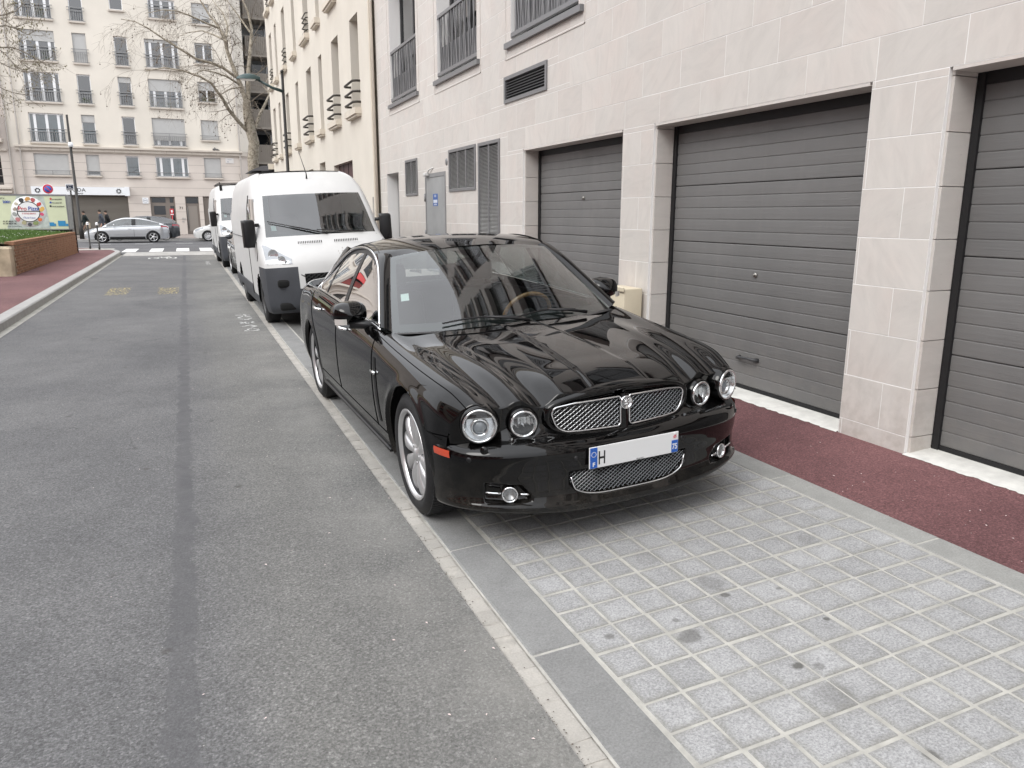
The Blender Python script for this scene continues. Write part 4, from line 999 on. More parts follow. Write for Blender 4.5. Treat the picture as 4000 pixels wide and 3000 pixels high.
main=[([G2(1740,620),G2(1600,470),G2(1450,290),G2(1360,130),G2(1280,20),F4(1440,1440),F4(1260,1330),F4(950,1220),F4(620,1170),F4(300,1230)],-1.2,.13),
 ([G2(1720,250),F4(1960,1500),F4(1820,1160),F4(1720,900),F4(1660,640),F4(1560,450),F4(1400,250),F4(1270,40),F4(1180,-120)],.3,.15),
 ([F4(1860,1330),F4(1640,1170),F4(1440,1090),F4(1180,1020),F4(900,850),F4(600,660),F4(350,490),F4(120,370),F4(-120,330)],-.8,.10),
 ([F4(1560,480),F4(1350,400),F4(1050,260),F4(850,190),F4(600,170),F4(300,230)],-1.6,.07),
 ([F4(1720,720),F4(1500,610),F4(1280,530),F4(1050,560),F4(850,640)],.6,.06),
 ([F4(1880,1430),F4(1700,1320),F4(1500,1250),F4(1300,1210),F4(1150,1280),F4(1000,1450)],-1.5,.07),
 ([F4(1700,640),F4(1720,450),F4(1640,220),F4(1500,60),F4(1400,-100)],.9,.07),
 ([G2(1730,300),F4(2080,1200),F4(2120,800),F4(2140,500),F4(2070,200),F4(1980,0),F4(1900,-200)],.8,.14),
 ([G2(1830,560),G2(1900,360),G2(1990,180),G2(2040,60),F4(2350,1500),F4(2500,1200)],1.0,.12),
 ([F4(1960,1500),F4(1760,1540),F4(1600,1640),F4(1480,1560)],-.6,.05),
 ([F4(2110,560),F4(1900,260),F4(1720,20),F4(1650,-120)],.4,.06)]
for pts,dy,r0 in main:
    q=[Tp(*p,dY=dy*i/(len(pts)-1)*2.2) for i,p in enumerate(pts)]; rs=[r0*.82*(1-.8*i/(len(q)-1)) for i in range(len(q))]
    limb(tr_,q,rs,8)
    for i in range(1,len(q)):
        seg=q[i]-q[i-1]
        for _ in range(2):
            t_=rr.random(); b0=q[i-1]+seg*t_; ax=Vector((rr.gauss(0,1),rr.gauss(0,1),rr.gauss(0,.6))).cross(seg)
            if ax.length<1e-4: continue
            nd=Matrix.Rotation(rr.uniform(.5,1.3),3,ax.normalized())@seg.normalized(); nd.z-=.12
            grow([tr_,tw],b0,nd.normalized(),rr.uniform(.9,1.8),max(.009,rs[i]*.3),2,rr,ends,.9)
# upper crown outside the picture
for k in range(7):
    a=k*.9; grow([tr_,tw],Vector(q[0]) if 0 else Tp(*F4(1800+60*k,-50)),Vector((math.cos(a)*.6,math.sin(a)*.6,.8)).normalized(),4.5,.08,1,rr,ends,.3)
tr_.build('trunk',M_bark,pt_); cr=tw.build('crown',M_twig,pt_)
sb=MB()
for e in ends:
    if rr.random()<.16:
        l=rr.uniform(.05,.2); sb.cyl(e,e-Vector((0,0,l)),.004,n=3); sb.ball(e-Vector((0,0,l+.02)),.028,6)
tag(sb.build('seed_balls',plain('seed_ball',(.10,.075,.05),.9),cr),kind='stuff')
# magnolia-like tree, its trunk left of the frame: only budding branches reach in
bt_=wempty('budding_tree',(-13.5,27,.9)); tag(bt_,'budding tree branches reaching in at the top left corner','tree')
t2,w2=MB(),MB(); en2=[]; rr2=random.Random(5)
F0=lambda x,y:(x*.22604,y*.22604)
T2=lambda px,py,dY=0: onY(px,py,27+dY)
t2.tube([Vector((-13.5,27,.85)),Vector((-13.4,27,4)),Vector((-13.0,27,8)),Vector((-12.8,27,11))],[.2,.17,.12,.05],10)
for pts,r0 in (([(-900,1100),(-300,900),(0,820),(200,820),(380,880),(600,1000),(760,1100),(870,1140)],.03),([(-900,700),(-200,480),(100,440),(300,500),(470,600),(620,530)],.028),([(-900,250),(-200,300),(100,250),(260,200),(420,60)],.026),([(-900,1300),(-300,1150),(0,1080),(200,1180),(400,1240),(470,1230)],.024),([(-800,1500),(-200,1400),(100,1560),(300,1620),(520,1660)],.022),([(0,320),(150,400),(260,480),(460,400),(560,380)],.012),([(0,860),(150,1000),(260,1120),(380,1220)],.012),([(-200,1500),(0,1620),(80,1750),(160,1800)],.012),([(60,0),(60,120),(130,250),(100,420),(110,700)],.02),([(600,1000),(700,1200),(770,1240)],.008),([(200,840),(320,1040),(430,1120),(600,1120)],.009)):
    q=[T2(*F0(*p)) for p in pts]; rs=[r0*(1-.7*i/(len(q)-1)) for i in range(len(q))]; t2.tube(q,rs,6,caps=False)
    for i in range(1,len(q)):
        for _ in range(4):
            b0=q[i-1].lerp(q[i],rr2.random()); seg=(q[i]-q[i-1]); ax=Vector((rr2.gauss(0,1),rr2.gauss(0,1),rr2.gauss(0,1))).cross(seg)
            if ax.length<1e-4: continue
            grow([t2,w2],b0,(Matrix.Rotation(rr2.uniform(.5,1.1),3,ax.normalized())@seg.normalized()),rr2.uniform(.2,.6),.006,3,rr2,en2,-.4)
t2.build('trunk',plain('smooth_grey_bark',(.24,.215,.18),.9),bt_); w2.build('twigs',plain('twig_grey',(.22,.19,.15),.9),bt_)
bu=MB()
for e in en2:
    if rr2.random()<.55: bu.ball(e,.016,5,.8,.8,1.7)
tag(bu.build('buds',plain('bud_olive',(.22,.20,.12),.8),bt_),kind='stuff')
# ---- street lamp on the right pavement
M_lamp=plain('lamp_green',(.045,.075,.075),.4,.2); M_pole=plain('pole_black',(.03,.028,.026),.45,.2)
sl=wempty('street_lamp',(3.4,27.9,.08)); tag(sl,'dark street lamp with a green head on an arm beside the cream building','street lamp')
MB().tube([(3.4,27.9,.06),(3.4,27.9,.8),(3.4,27.9,.82),(3.4,27.9,6.2)],[.09,.085,.062,.045],12).build('pole',M_pole,sl)
MB().ball((3.4,27.9,6.25),.06,10).build('finial',M_pole,sl)
MB().tube([(3.4,27.9,5.62),(3.05,27.9,5.72),(2.62,27.9,5.93)],[.055,.045,.035],8).build('arm',M_lamp,sl)
P=[]
for i in range(13):
    t_=i/12; x=2.68-.74*t_; wdt=.17*math.sin(math.pi*min(1,.12+t_*.86))**.6; hgt=.19*math.sin(math.pi*min(1,.15+t_*.8))**.7
    P.append([(x,27.9+wdt*math.cos(a),5.93+hgt*math.sin(a)) for a in [math.pi*k/10 for k in range(11)]])
MB().grid(P).build('lamp_head',M_lamp,sl)
MB().ball((2.28,27.9,5.94),.2,14,1.35,.7,.3).build('lens',plain('lamp_lens',(.7,.7,.68),.25),sl)
# ---- camera mast
cm=wempty('camera_mast',(-6.05,54.4,.06)); tag(cm,'tall dark mast with a white dome camera by the far pavement','mast')
a0,a1=onY(328,935,54.4),onY(262,448,54.4)
MB().tube([(-5.95,54.4,.05),(-5.97,54.4,.9),(-5.98,54.4,.92),(-6.0,54.4,a1.z)],[.135,.12,.095,.06],10).build('pole',M_pole,cm)
cq=onY(277,570,54.3); k=MB(); k.lathe([(0,.22),(.11,.2),(.14,.07),(.13,-.05),(.08,-.07)],'z',14,(cq.x,54.2,cq.z)); k.build('camera_housing',M_sign,cm); MB().ball((cq.x+.02,54.2,cq.z-.08),.08,10).build('dome',bpy.data.materials['door_glass'],cm)
# ---- no parking sign, behind the lorry
ns=wempty('no_parking_sign',(-8.03,58.5,.08)); tag(ns,'round blue and red no parking sign above the lorry','sign')
c0=onY(187,738,58.5); rad=.295
MB().cyl((c0.x,58.55,.08),(c0.x,58.55,c0.z+.3),.03).build('post',M_greyrail,ns)
MB().lathe([(0,-.006),(rad,-.006),(rad+.012,0),(rad,.006)],'y',32,(c0.x,58.5,c0.z)).build('rim_disc',M_redp,ns)
MB().lathe([(0,-.008),(rad*.70,-.008),(rad*.70,-.006)],'y',32,(c0.x,58.5,c0.z)).build('blue_disc',plain('sign_blue',(.04,.10,.40),.4),ns)
s=MB(); s.box(-.26,.26,-.012,-.009,-.03,.03); o=s.build('red_bar',M_redp,ns,(c0.x,58.5,c0.z),(0,R(45),0))
MB().lathe([(rad,-.007),(rad+.02,-.007),(rad+.02,.003)],'y',32,(c0.x,58.5,c0.z)).build('white_edge',M_sign,ns); MB().box(c0.x-.32,c0.x+.32,58.48,58.5,c0.z-.42,c0.z-.33).build('sub_plate',M_sign,ns)
# ---- street name sign post at the planter corner
st=wempty('street_name_sign',(-4.07,35.2,.08)); tag(st,'street name plate on a thin dark post at the end of the planter','sign')
b0,b1=onY(255,718,35.2),onY(290,744,35.2)
MB().tube([(-4.06,35.2,.07),(-4.06,35.2,b1.z+.02)],.03,8).build('post',M_pole,st)
MB().bbox(b0.x,b1.x,35.17,35.2,b1.z,b0.z,.008).build('plate',M_sign,st); q=MB(); q.box(b0.x+.025,b1.x-.025,35.163,35.169,b1.z+.03,b0.z-.03); q.build('blue_field',plain('navy_plate',(.02,.03,.06),.4),st)
z_=b0.z-.07; text('lettering','Rue',.06,M_sign,st,((b0.x+b1.x)/2,35.16,b1.z+.105),RX,.001,'CENTER')
q=MB(); q.box(b0.x+.04,b1.x-.06,35.158,35.162,b0.z-.06,b0.z-.048); q.box(b0.x+.04,b1.x-.03,35.158,35.162,b1.z+.05,b1.z+.066); q.build('lettering',M_sign,st)
# ---- bollards
for i,(x,y,lab) in enumerate(((-3.98,38.8,'dark bollard with a white ball top nearer the street name post'),(-3.52,37.75,'dark bollard with a white ball top nearer the silver hatchback'))):
    o=wempty('bollard',(x,y,.08)); tag(o,lab,'bollard','bollards at the street corner')
    MB().tube([(x,y,.07),(x,y,.2),(x,y,.21),(x,y,1.14)],[.042,.042,.031,.031],12).build('post',M_pole,o); b=MB(); b.ball((x,y,1.19),.06,12); b.lathe([(.05,1.12),(.062,1.13),(.062,1.15),(.03,1.16)],'z',14,(x,y,0)); b.build('ball_top',M_sign,o)
# ================================================================ black saloon
M_paint_blk=None
def car_paint(name,c,rough=.25,dust=.0):
    mt,t,b=nodes(name); setin(b,Roughness=rough,Specular_IOR_Level=.0,Coat_Weight=1.,Coat_Roughness=.012,Coat_IOR=1.47)
    p=geo(t); n=noise(t,p,3.5,5,.65); nn=N(t,'ShaderNodeNewGeometry').outputs['Normal']
    sx=N(t,'ShaderNodeSeparateXYZ'); t.links.new(nn,sx.inputs[0])
    f=math_(t,'MULTIPLY',ramp(t,sx.outputs[2],[(.25,.15),(.95,1.)]),ramp(t,n,[(.3,.35),(.75,1.)]))
    f=math_(t,'MULTIPLY',f,dust)
    sp3=N(t,'ShaderNodeSeparateXYZ'); t.links.new(p,sp3.inputs[0]); lo3=N(t,'ShaderNodeMapRange'); t.links.new(sp3.outputs[2],lo3.inputs[0]); lo3.inputs[1].default_value=.42; lo3.inputs[2].default_value=.12
    film=math_(t,'MULTIPLY',lo3.outputs[0],ramp(t,noise(t,p,11,5,.7),[(.35,.0),(.7,.09)])); f=math_(t,'ADD',f,film)
    t.links.new(mix(t,c,(.36,.32,.27),f),b.inputs['Base Color'])
    cr=N(t,'ShaderNodeMapRange'); t.links.new(n,cr.inputs[0]); cr.inputs[3].default_value=.003; cr.inputs[4].default_value=.018; t.links.new(cr.outputs[0],b.inputs['Coat Roughness'])
    return mt
M_blk=car_paint('black_paint',(.0010,.0010,.0012),.3,.006)
M_chrome=plain('chrome',(.82,.83,.84),.07,1.); M_alloy=plain('alloy_silver',(.66,.66,.665),.3,.75,var=.05,scale=8)
M_rub=plain('tyre_rubber',(.016,.016,.017),.75,var=.25,scale=30,bmp=.2,bscale=90); M_trimblk=plain('black_trim',(.010,.010,.011),.4)
M_gap=plain('gap_black',(.0015,.0015,.0016),.9,spec=.1); M_under=plain('underbody',(.008,.008,.008),.9)
M_cglass=glass_pane('windscreen_glass',(.62,.70,.68),.95,2.7); M_sglass=glass_pane('side_glass_tinted',(.30,.35,.34),.95,3.2); M_lens=glass_pane('lamp_lens_clear',(.95,.96,.96),.95,1.)
M_refl=plain('lamp_reflector',(.84,.85,.86),.17,.86); M_proj=plain('projector_lens',(.22,.24,.26),.03,0.,spec=1.); M_orange=plain('side_marker_orange',(.50,.055,.018),.25,coat=1.)
M_wood=plain('walnut_rim',(.30,.15,.06),.25,var=.35,scale=25,coat=.6); M_seat=plain('seat_leather',(.05,.048,.046),.5); M_dash=plain('dash_dark',(.018,.018,.019),.6)
M_barrel=plain('rim_barrel_dark',(.05,.05,.052),.5,.5)
M_fogr=plain('fog_reflector',(.30,.30,.30),.3,.7)
M_wire=plain('grille_wire',(.36,.37,.38),.3,1.)
def cs(t,y):
    "natural cubic spline through (t,y[:,...]) -> callable"
    t=np.asarray(t,float); y=np.asarray(y,float); n=len(t); h_=np.diff(t)
    A=np.zeros((n,n)); B_=np.zeros((n,)+y.shape[1:]); A[0,0]=A[-1,-1]=1
    for i in range(1,n-1):
        A[i,i-1]=h_[i-1]; A[i,i]=2*(h_[i-1]+h_[i]); A[i,i+1]=h_[i]; B_[i]=3*((y[i+1]-y[i])/h_[i]-(y[i]-y[i-1])/h_[i-1])
    c=np.linalg.solve(A,B_.reshape(n,-1)).reshape(B_.shape)
    def f(x):
        x=np.asarray(x,float); i=np.clip(np.searchsorted(t,x)-1,0,n-2); sh=(len(x),)+(1,)*(y.ndim-1)
        d=(x-t[i]).reshape(sh); hh=h_[i].reshape(sh); a=y[i]; cc=c[i]; b=(y[i+1]-y[i])/hh-hh*(2*c[i]+c[i+1])/3; dd=(c[i+1]-c[i])/(3*hh)
        return a+b*d+cc*d**2+dd*d**3
    return f
CX0,CY0=1.971,3.953
car=empty('saloon_car',(CX0,CY0,0),(0,-R(2.87),R(1.05)))
tag(car,'glossy black four door saloon with round twin headlamps parked in front of the garages','car')
WB=3.04
# ---- control net of the body shell: stations (front to rear) x lines (bonnet centre to sill), each (x,b,z)
def row(b,xz,db=None): return [(x,(b if np.isscalar(b) else b[i]),z) for i,(x,z) in enumerate(xz)]
b0=[-.748,-.741,-.70,-.676,-.652,-.632,-.585,-.545,-.53,-.53,-.53,-.53]
b1=[-.64,-.635,-.595,-.575,-.55,-.535,-.505,-.48,-.47,-.47,-.47,-.47]
net=[row(b0,[(0,.762),(.25,.752),(.43,.690),(.523,.724),(.625,.678),(.735,.753),(.828,.685),(.856,.61),(.866,.55),(.866,.42),(.85,.30),(.83,.22)]),
 row(b1,[(0,.812),(.25,.805),(.435,.748),(.535,.776),(.637,.731),(.752,.790),(.848,.728),(.879,.64),(.887,.55),(.887,.42),(.87,.30),(.85,.22)]),
 row(-.38,[(0,.853),(.26,.846),(.44,.803),(.55,.817),(.652,.784),(.778,.824),(.870,.762),(.901,.66),(.909,.56),(.906,.42),(.89,.30),(.87,.22)]),
 row(-.13,[(0,.881),(.27,.875),(.45,.845),(.565,.848),(.67,.828),(.80,.851),(.887,.79),(.917,.68),(.926,.57),(.921,.43),(.905,.31),(.885,.22)]),
 row(.15,[(0,.902),(.285,.897),(.465,.876),(.58,.872),(.69,.862),(.815,.876),(.894,.82),(.923,.70),(.932,.58),(.927,.44),(.91,.31),(.89,.22)]),
 row(.42,[(0,.918),(.30,.914),(.48,.899),(.60,.892),(.71,.887),(.825,.900),(.896,.85),(.926,.73),(.934,.59),(.929,.44),(.912,.31),(.892,.22)]),
 row(.68,[(0,.931),(.315,.927),(.495,.915),(.62,.909),(.73,.910),(.835,.926),(.894,.882),(.926,.76),(.934,.60),(.929,.44),(.912,.31),(.892,.22)]),
 row(1.2,[(0,.945),(.32,.943),(.5,.94),(.64,.938),(.75,.94),(.842,.955),(.892,.905),(.926,.77),(.934,.60),(.929,.44),(.912,.31),(.892,.22)]),
 row(1.8,[(0,.96),(.32,.96),(.5,.96),(.64,.96),(.75,.965),(.845,.98),(.893,.925),(.926,.78),(.934,.60),(.929,.44),(.912,.31),(.892,.22)]),
 row(2.4,[(0,.98),(.32,.98),(.5,.98),(.64,.98),(.75,.985),(.845,1.0),(.892,.945),(.925,.79),(.933,.60),(.928,.44),(.911,.31),(.892,.22)]),
 row(3.0,[(0,1.005),(.32,1.0),(.5,1.0),(.64,1.0),(.74,1.0),(.835,1.01),(.886,.95),(.922,.79),(.931,.60),(.926,.44),(.909,.32),(.89,.23)]),
 row(3.5,[(0,1.035),(.3,1.03),(.48,1.025),(.60,1.02),(.70,1.015),(.795,1.005),(.862,.94),(.902,.78),(.912,.60),(.908,.44),(.89,.33),(.87,.25)]),
 row(3.95,[(0,1.02),(.27,1.015),(.43,1.01),(.54,1.0),(.63,.99),(.72,.97),(.80,.90),(.846,.76),(.858,.60),(.855,.44),(.84,.34),(.82,.27)]),
 row(4.2,[(0,.95),(.22,.945),(.35,.94),(.44,.93),(.52,.92),(.60,.90),(.68,.84),(.725,.72),(.74,.60),(.738,.46),(.72,.37),(.70,.31)])]
net=np.array(net)
ts=np.array([-.70,-.585,-.38,-.13,.15,.42,.68,1.2,1.8,2.4,3.0,3.5,3.95,4.2])
pk=np.array([0,.25,.435,.54,.645,.77,.87,.985,1.095,1.24,1.36,1.45])
su=np.concatenate([np.linspace(-.70,.70,110),np.linspace(.715,4.2,150)]); pu=np.linspace(0,1.45,150)
D=cs(ts,net)(su)                       # stations
D=np.swapaxes(cs(pk,np.swapaxes(D,0,1))(pu),0,1)   # [s][p][xyz]
xx,bb,zz_=D[...,0],D[...,1],D[...,2]
# sharp-edged bulge along the middle of the bonnet
xc=.105+.05*(.51-bb)/1.26
fade=sstep(.62,.42,bb)*sstep(-.78,-.70,bb)
# bonnet as one smooth function: crowned panel, dome behind the grille, rounded ridges behind each lamp
bq=[-.75,-.64,-.38,-.13,.15,.42,.70]
f_=lambda v: smooth_curve(bq,v)
zb0=cs(bq,np.array([.688,.742,.826,.869,.898,.917,.932])[:,None]); dr=f_([.030,.036,.045,.046,.043,.038,.032]); Dm=f_([.074,.066,.026,.011,.004,.0,.0]); hwD=f_([.372,.375,.39,.41,.43,.45,.46]); sfD=f_([.05,.055,.10,.14,.18,.2,.2])
Ai=f_([.036,.036,.030,.019,.009,.002,.0]); xi=f_([.523,.533,.553,.57,.585,.60,.61]); si=f_([.046,.048,.055,.062,.07,.08,.08]); xo_=f_([.735,.752,.778,.80,.815,.825,.835]); so2=f_([.052,.056,.066,.075,.085,.09,.09])
def hood_z(x,b,z5,x5):
    x=np.abs(x); base=lambda q: zb0(b)[:,0]-dr(b)*(q/.8)**2.4+Dm(b)*(1-sstep(hwD(b)-sfD(b),hwD(b)+sfD(b),q))+Ai(b)*np.exp(-((q-xi(b))/si(b))**2)
    Ao=z5-base(x5); return base(x)+Ao*np.exp(-((x-x5)/so2(b))**2)
k5=int(np.argmin(abs(pu-.77)))
wbl=1-sstep(.70,.80,pu)
for i in range(len(su)):
    if su[i]<.72:
        z5,x5=D[i,k5,2],D[i,k5,0]; sel=pu<.82; q=hood_z(D[i,sel,0],D[i,sel,1],z5,x5); D[i,sel,2]=D[i,sel,2]*(1-wbl[sel])+q*wbl[sel]
xx,bb,zz_=D[...,0].copy(),D[...,1].copy(),D[...,2].copy()
D[...,2]+=.0075*(1-sstep(.105+.05*(.51-bb)/1.26-.006,.105+.05*(.51-bb)/1.26+.020,np.abs(xx)))*fade*(pu[None,:]<.45)
# slightly flared wheel arches
for wb_,rr_ in ((0,.395),(WB,.39)):
    r_=np.hypot(bb-wb_,zz_-.342); D[...,0]+=.010*np.exp(-((r_-rr_)/.035)**2)*(pu[None,:]>.9)
def cut_arch(P,wb_,RA):
    "snap vertices inside the arch circle to its rim"
    r_=np.hypot(P[...,1]-wb_,P[...,2]-.342); ins=(r_<RA)&(P[...,0]>.6)
    return ins,r_
ins=np.zeros(D.shape[:2],bool)
for wb_,RA in ((0,.395),(WB,.388)):
    i_,r_=cut_arch(D,wb_,RA); ins|=i_
    ang=np.arctan2(D[...,2]-.342,D[...,1]-wb_)
    # only rim vertices move: those with an outside neighbour
    out=~i_; nb=np.zeros_like(out)
    nb[1:]|=out[:-1]; nb[:-1]|=out[1:]; nb[:,1:]|=out[:,:-1]; nb[:,:-1]|=out[:,1:]; nb[1:,1:]|=out[:-1,:-1]; nb[:-1,:-1]|=out[1:,1:]; nb[1:,:-1]|=out[:-1,1:]; nb[:-1,1:]|=out[1:,:-1]
    rim=i_&nb
    D[rim,1]=wb_+RA*np.cos(ang[rim]); D[rim,2]=.342+RA*np.sin(ang[rim])
cab=lambda i,j:(su[i]>.66 and su[i]<3.15 and pu[j]<.755)
bumpcut=lambda i,j:(D[i,j,1]<-.36 and D[i,j,2]<.575 and D[i,j,0]>.5)
keep=lambda i,j: not(cab(i,j) or (ins[i,j] and ins[i+1,j] and ins[i,j+1] and ins[i+1,j+1]))
def mirror(P): Q=P.copy(); Q[...,0]*=-1; return Q
body=MB(); body.grid(D,keep=keep); body.grid(mirror(D),flip=True,keep=keep)
# front face below the bonnet edge, around lamps and grille
E=D[0]; nE=int(np.searchsorted(pu,.985)); FR=[]
for k in range(45):
    t_=k/44; q=E[:nE].copy(); q[:,2]=E[:nE,2]+(.55-E[:nE,2])*t_; q[:,1]=E[:nE,1]-.012*math.sin(t_*math.pi*.5)+.035*t_; FR.append(q)
FR=np.array(FR)
lampk=lambda i,j: not(math.hypot(FR[i,j,0]-.733,FR[i,j,2]-.650)<.077 or math.hypot(FR[i,j,0]-.523,FR[i,j,2]-.638)<.061)
body.grid(FR,flip=True,keep=lampk); body.grid(mirror(FR),keep=lampk)
# tail
RE=D[-1]; TL=[]
for k in range(8):
    t_=k/7; q=RE.copy(); q[:,0]*=(1-t_**3*.5); q[:,1]=RE[:,1]+.05*math.sin(t_*1.57); q[:,2]=RE[:,2]+(.55-RE[:,2])*t_; TL.append(q)
TL=np.array(TL); body.grid(TL); body.grid(mirror(TL),flip=True)
bo=body.build('body',M_blk,car,doubles=.0004)
# surface lookup on the flank
def flank(b,z,off=0.):
    i=int(np.argmin(abs(su-b))); c=D[i]; m_=(pu>.77); zz=c[m_,2][::-1]; xs=c[m_,0][::-1]; return float(np.interp(z,zz,xs))+off
def bonnet(x,b,off=0.):
    i0=int(np.argmin(np.abs(bb[:,20]-b))); c=D[i0]; m_=(pu<.9); k=int(np.argmin(np.abs(c[m_,0]-abs(x)))); 
    col_=D[:,k,:]; z=float(np.interp(b,col_[:110,1],col_[:110,2])); return z+off
# shut lines
def gap(pts,r=.0034,name='shut_line',mat=None,parent=None): return MB().tube(pts,r,5).build(name,mat or M_gap,parent or bo)
for s in (-1,1):
    for b,zt,zb_ in ((.665,.93,.345),(1.80,.97,.345),):
        gap([(s*flank(b+.02*math.sin((z-zb_)*3)*(b<1),z,.0005),b+.02*math.sin((z-zb_)*3)*(b<1),z) for z in np.linspace(zb_,zt-.005,24)])
    zr=np.linspace(.36,.99,26); gap([(s*flank(2.62+.28*sstep(.5,.9,z),z,.0005),2.62+.28*float(sstep(.5,.9,z)),z) for z in zr])
    gap([(s*flank(b,.352,.0005),b,.352) for b in np.linspace(.44,2.6,40)],.003)
    gap([(s*D[i,84,0],D[i,84,1],D[i,84,2]+.0005) for i in range(0,109,4)],.0028,'bonnet_line')
    gap([(s*flank(b,.578+.01*(b+.4),.0008),b,.578+.01*(b+.4)) for b in np.linspace(-.535,-.36,8)],.003)
# arch lips, liners and underside
for s in (-1,1):
    for wb_,RA in ((0,.395),(WB,.388)):
        ring=[]; ln=[]
        for k in range(33):
            a=R(-15)+R(210)*k/32; b=wb_+RA*math.cos(a); z=.342+RA*math.sin(a)
            x=flank(min(max(b,-.35),4.1),max(z,.23)) if not(b<-.36 and z<.575) else flank(-.36,max(z,.23))
            ring.append((x,b,z,a))
        for k in range(33):
            x,b,z,a=ring[k]; ln.append([(s*(x+.001),b,z),(s*(x-.004),b-.010*math.cos(a),z-.010*math.sin(a)),(s*(x-.03),b-.012*math.cos(a),z-.012*math.sin(a)),(s*(x-.045),b+.03*math.cos(a),z+.03*math.sin(a)),(s*.55,b+.03*math.cos(a),z+.03*math.sin(a))])
        m_=MB(); m_.cur=0; m_.grid([r_[:3] for r_ in ln]); m_.cur=1; m_.grid([r_[2:] for r_ in ln]); m_.build('wheel_arch',[M_blk,M_under],bo)
MB().box(-.80,.80,.42,2.62,.19,.30).box(-.55,.55,-.6,4.1,.22,.55).build('underbody',M_under,car)
MB().box(-.86,.86,.45,2.63,.175,.235).build('sill',M_trimblk,car)
# ---- bumper
pl=np.array([(0,-.842),(.2,-.838),(.4,-.820),(.55,-.789),(.68,-.738),(.78,-.672),(.85,-.59),(.888,-.50),(.906,-.42),(.915,-.355)])
tk=np.array([0,.2,.4,.553,.694,.815,.925,1.02,1.10,1.17]); tu=np.linspace(0,1.17,190)
L=cs(tk,pl)(tu); dL=np.gradient(L,axis=0); nrm=np.stack([-dL[:,1],dL[:,0]],1); nrm/=np.linalg.norm(nrm,axis=1)[:,None]   # inward
zk=np.array([.155,.175,.195,.215,.25,.30,.36,.42,.48,.505,.52,.535,.55,.565,.60,.625]); ok=np.array([.10,.03,.004,0,.010,.018,.016,.006,0,.003,.010,.025,.05,.08,.115,.125])
zu=np.concatenate([np.linspace(.155,.52,62),np.linspace(.525,.625,26)]); ou=smooth_curve(zk,ok)(zu)
sidef=1-.72*sstep(.86,1.1,tu); lip=1.
BP=np.zeros((len(zu),len(tu),3))
for i,(z,o_) in enumerate(zip(zu,ou)):
    off=o_*sidef; raise_=.045*sstep(.2,.9,tu)*(1-sstep(.155,.34,z))   # underside sweeps up at the corners
    p=L+nrm*off[:,None]; BP[i,:,0]=p[:,0]; BP[i,:,1]=p[:,1]; BP[i,:,2]=z+raise_
X_,Z_=BP[...,0],BP[...,2]
wI=.335+.0*Z_; zl=.258+.060*np.clip(X_/.335,0,1)**5
def box_mask(d,w): return sstep(-w,w,d)
mI=box_mask(.340-X_-.10*np.clip((.33-Z_)/.1,0,1),.006)*box_mask(.392-Z_,.005)*box_mask(Z_-zl,.005)
fz=.315-(.69-X_)*.10
mF=box_mask(X_-.535-.05*np.clip((Z_-.3)/.06,0,1),.010)*box_mask(.735-X_,.006)*box_mask((fz+.046)-Z_,.006)*box_mask(Z_-(fz-.046+.02*np.clip((.62-X_)/.12,0,1)),.006)
BP[...,1]+=.045*mI+.040*mF
bm_=MB(); 
okb=lambda i,j: not(BP[i,j,0]>.6 and (np.hypot(BP[i,j,1],BP[i,j,2]-.342)<.392 or (BP[i,j,2]<.342 and BP[i,j,1]>-.392-.30*(.342-BP[i,j,2]))))
bm_.grid(BP,flip=True,keep=okb); bm_.grid(mirror(BP),keep=okb)
bu_=bm_.build('bumper',M_blk,car,doubles=.0004)
def bfront(x,z):
    j=int(np.argmin(np.abs(L[:,0]-abs(x)))); i=int(np.argmin(np.abs(zu-z))); return float((L+nrm*(ou[i]*sidef)[:,None])[j,1])
# lower intake mesh with chrome smile
def lattice(name,x0,x1,z0,z1,fb_,inside,step,r,mat,parent,wav=.0):
    m_=MB(); n=0
    for s in (-1,1):
        c=-3.
        while c<3.:
            seg=[]
            for k in range(121):
                x=x0+(x1-x0)*k/120; z=s*(x)*.72+c
                if z0<z<z1 and inside(x,z): seg.append((x,fb_(x,z)+s*.0015,z))
                else:
                    if len(seg)>1: m_.tube([seg[0]]+seg[1:-1:3]+[seg[-1]],r,4,caps=False)
                    seg=[]
            if len(seg)>1: m_.tube([seg[0]]+seg[1:-1:3]+[seg[-1]],r,4,caps=False)
            c+=step
    o=m_.build(name,mat,parent); tag(o,kind='stuff'); return o
inI=lambda x,z: abs(x)<.335-.10*max(0,(.33-z)/.1) and z>.260+.060*min(1,abs(x)/.335)**5 and z<.39
MB().grid([[(x,bfront(x,z)+.035,z) for z in np.linspace(.225,.40,6)] for x in np.linspace(-.35,.35,20)]).build('intake_back',M_under,bu_)
lattice('intake_mesh',-.34,.34,.225,.395,lambda x,z:bfront(x,z)+.012,inI,.0195,.0010,M_wire,bu_)
pts=[(x,bfront(x,.28)-.001,.256+.062*min(1,abs(x)/.335)**5.0+(.05*max(0,(abs(x)-.315)/.02))) for x in np.concatenate([np.linspace(-.334,-.25,12),np.linspace(-.24,.24,25),np.linspace(.25,.334,12)])]
MB().tube([(x,y,z) for x,y,z in pts],.0042,6).build('intake_chrome',M_chrome,bu_)
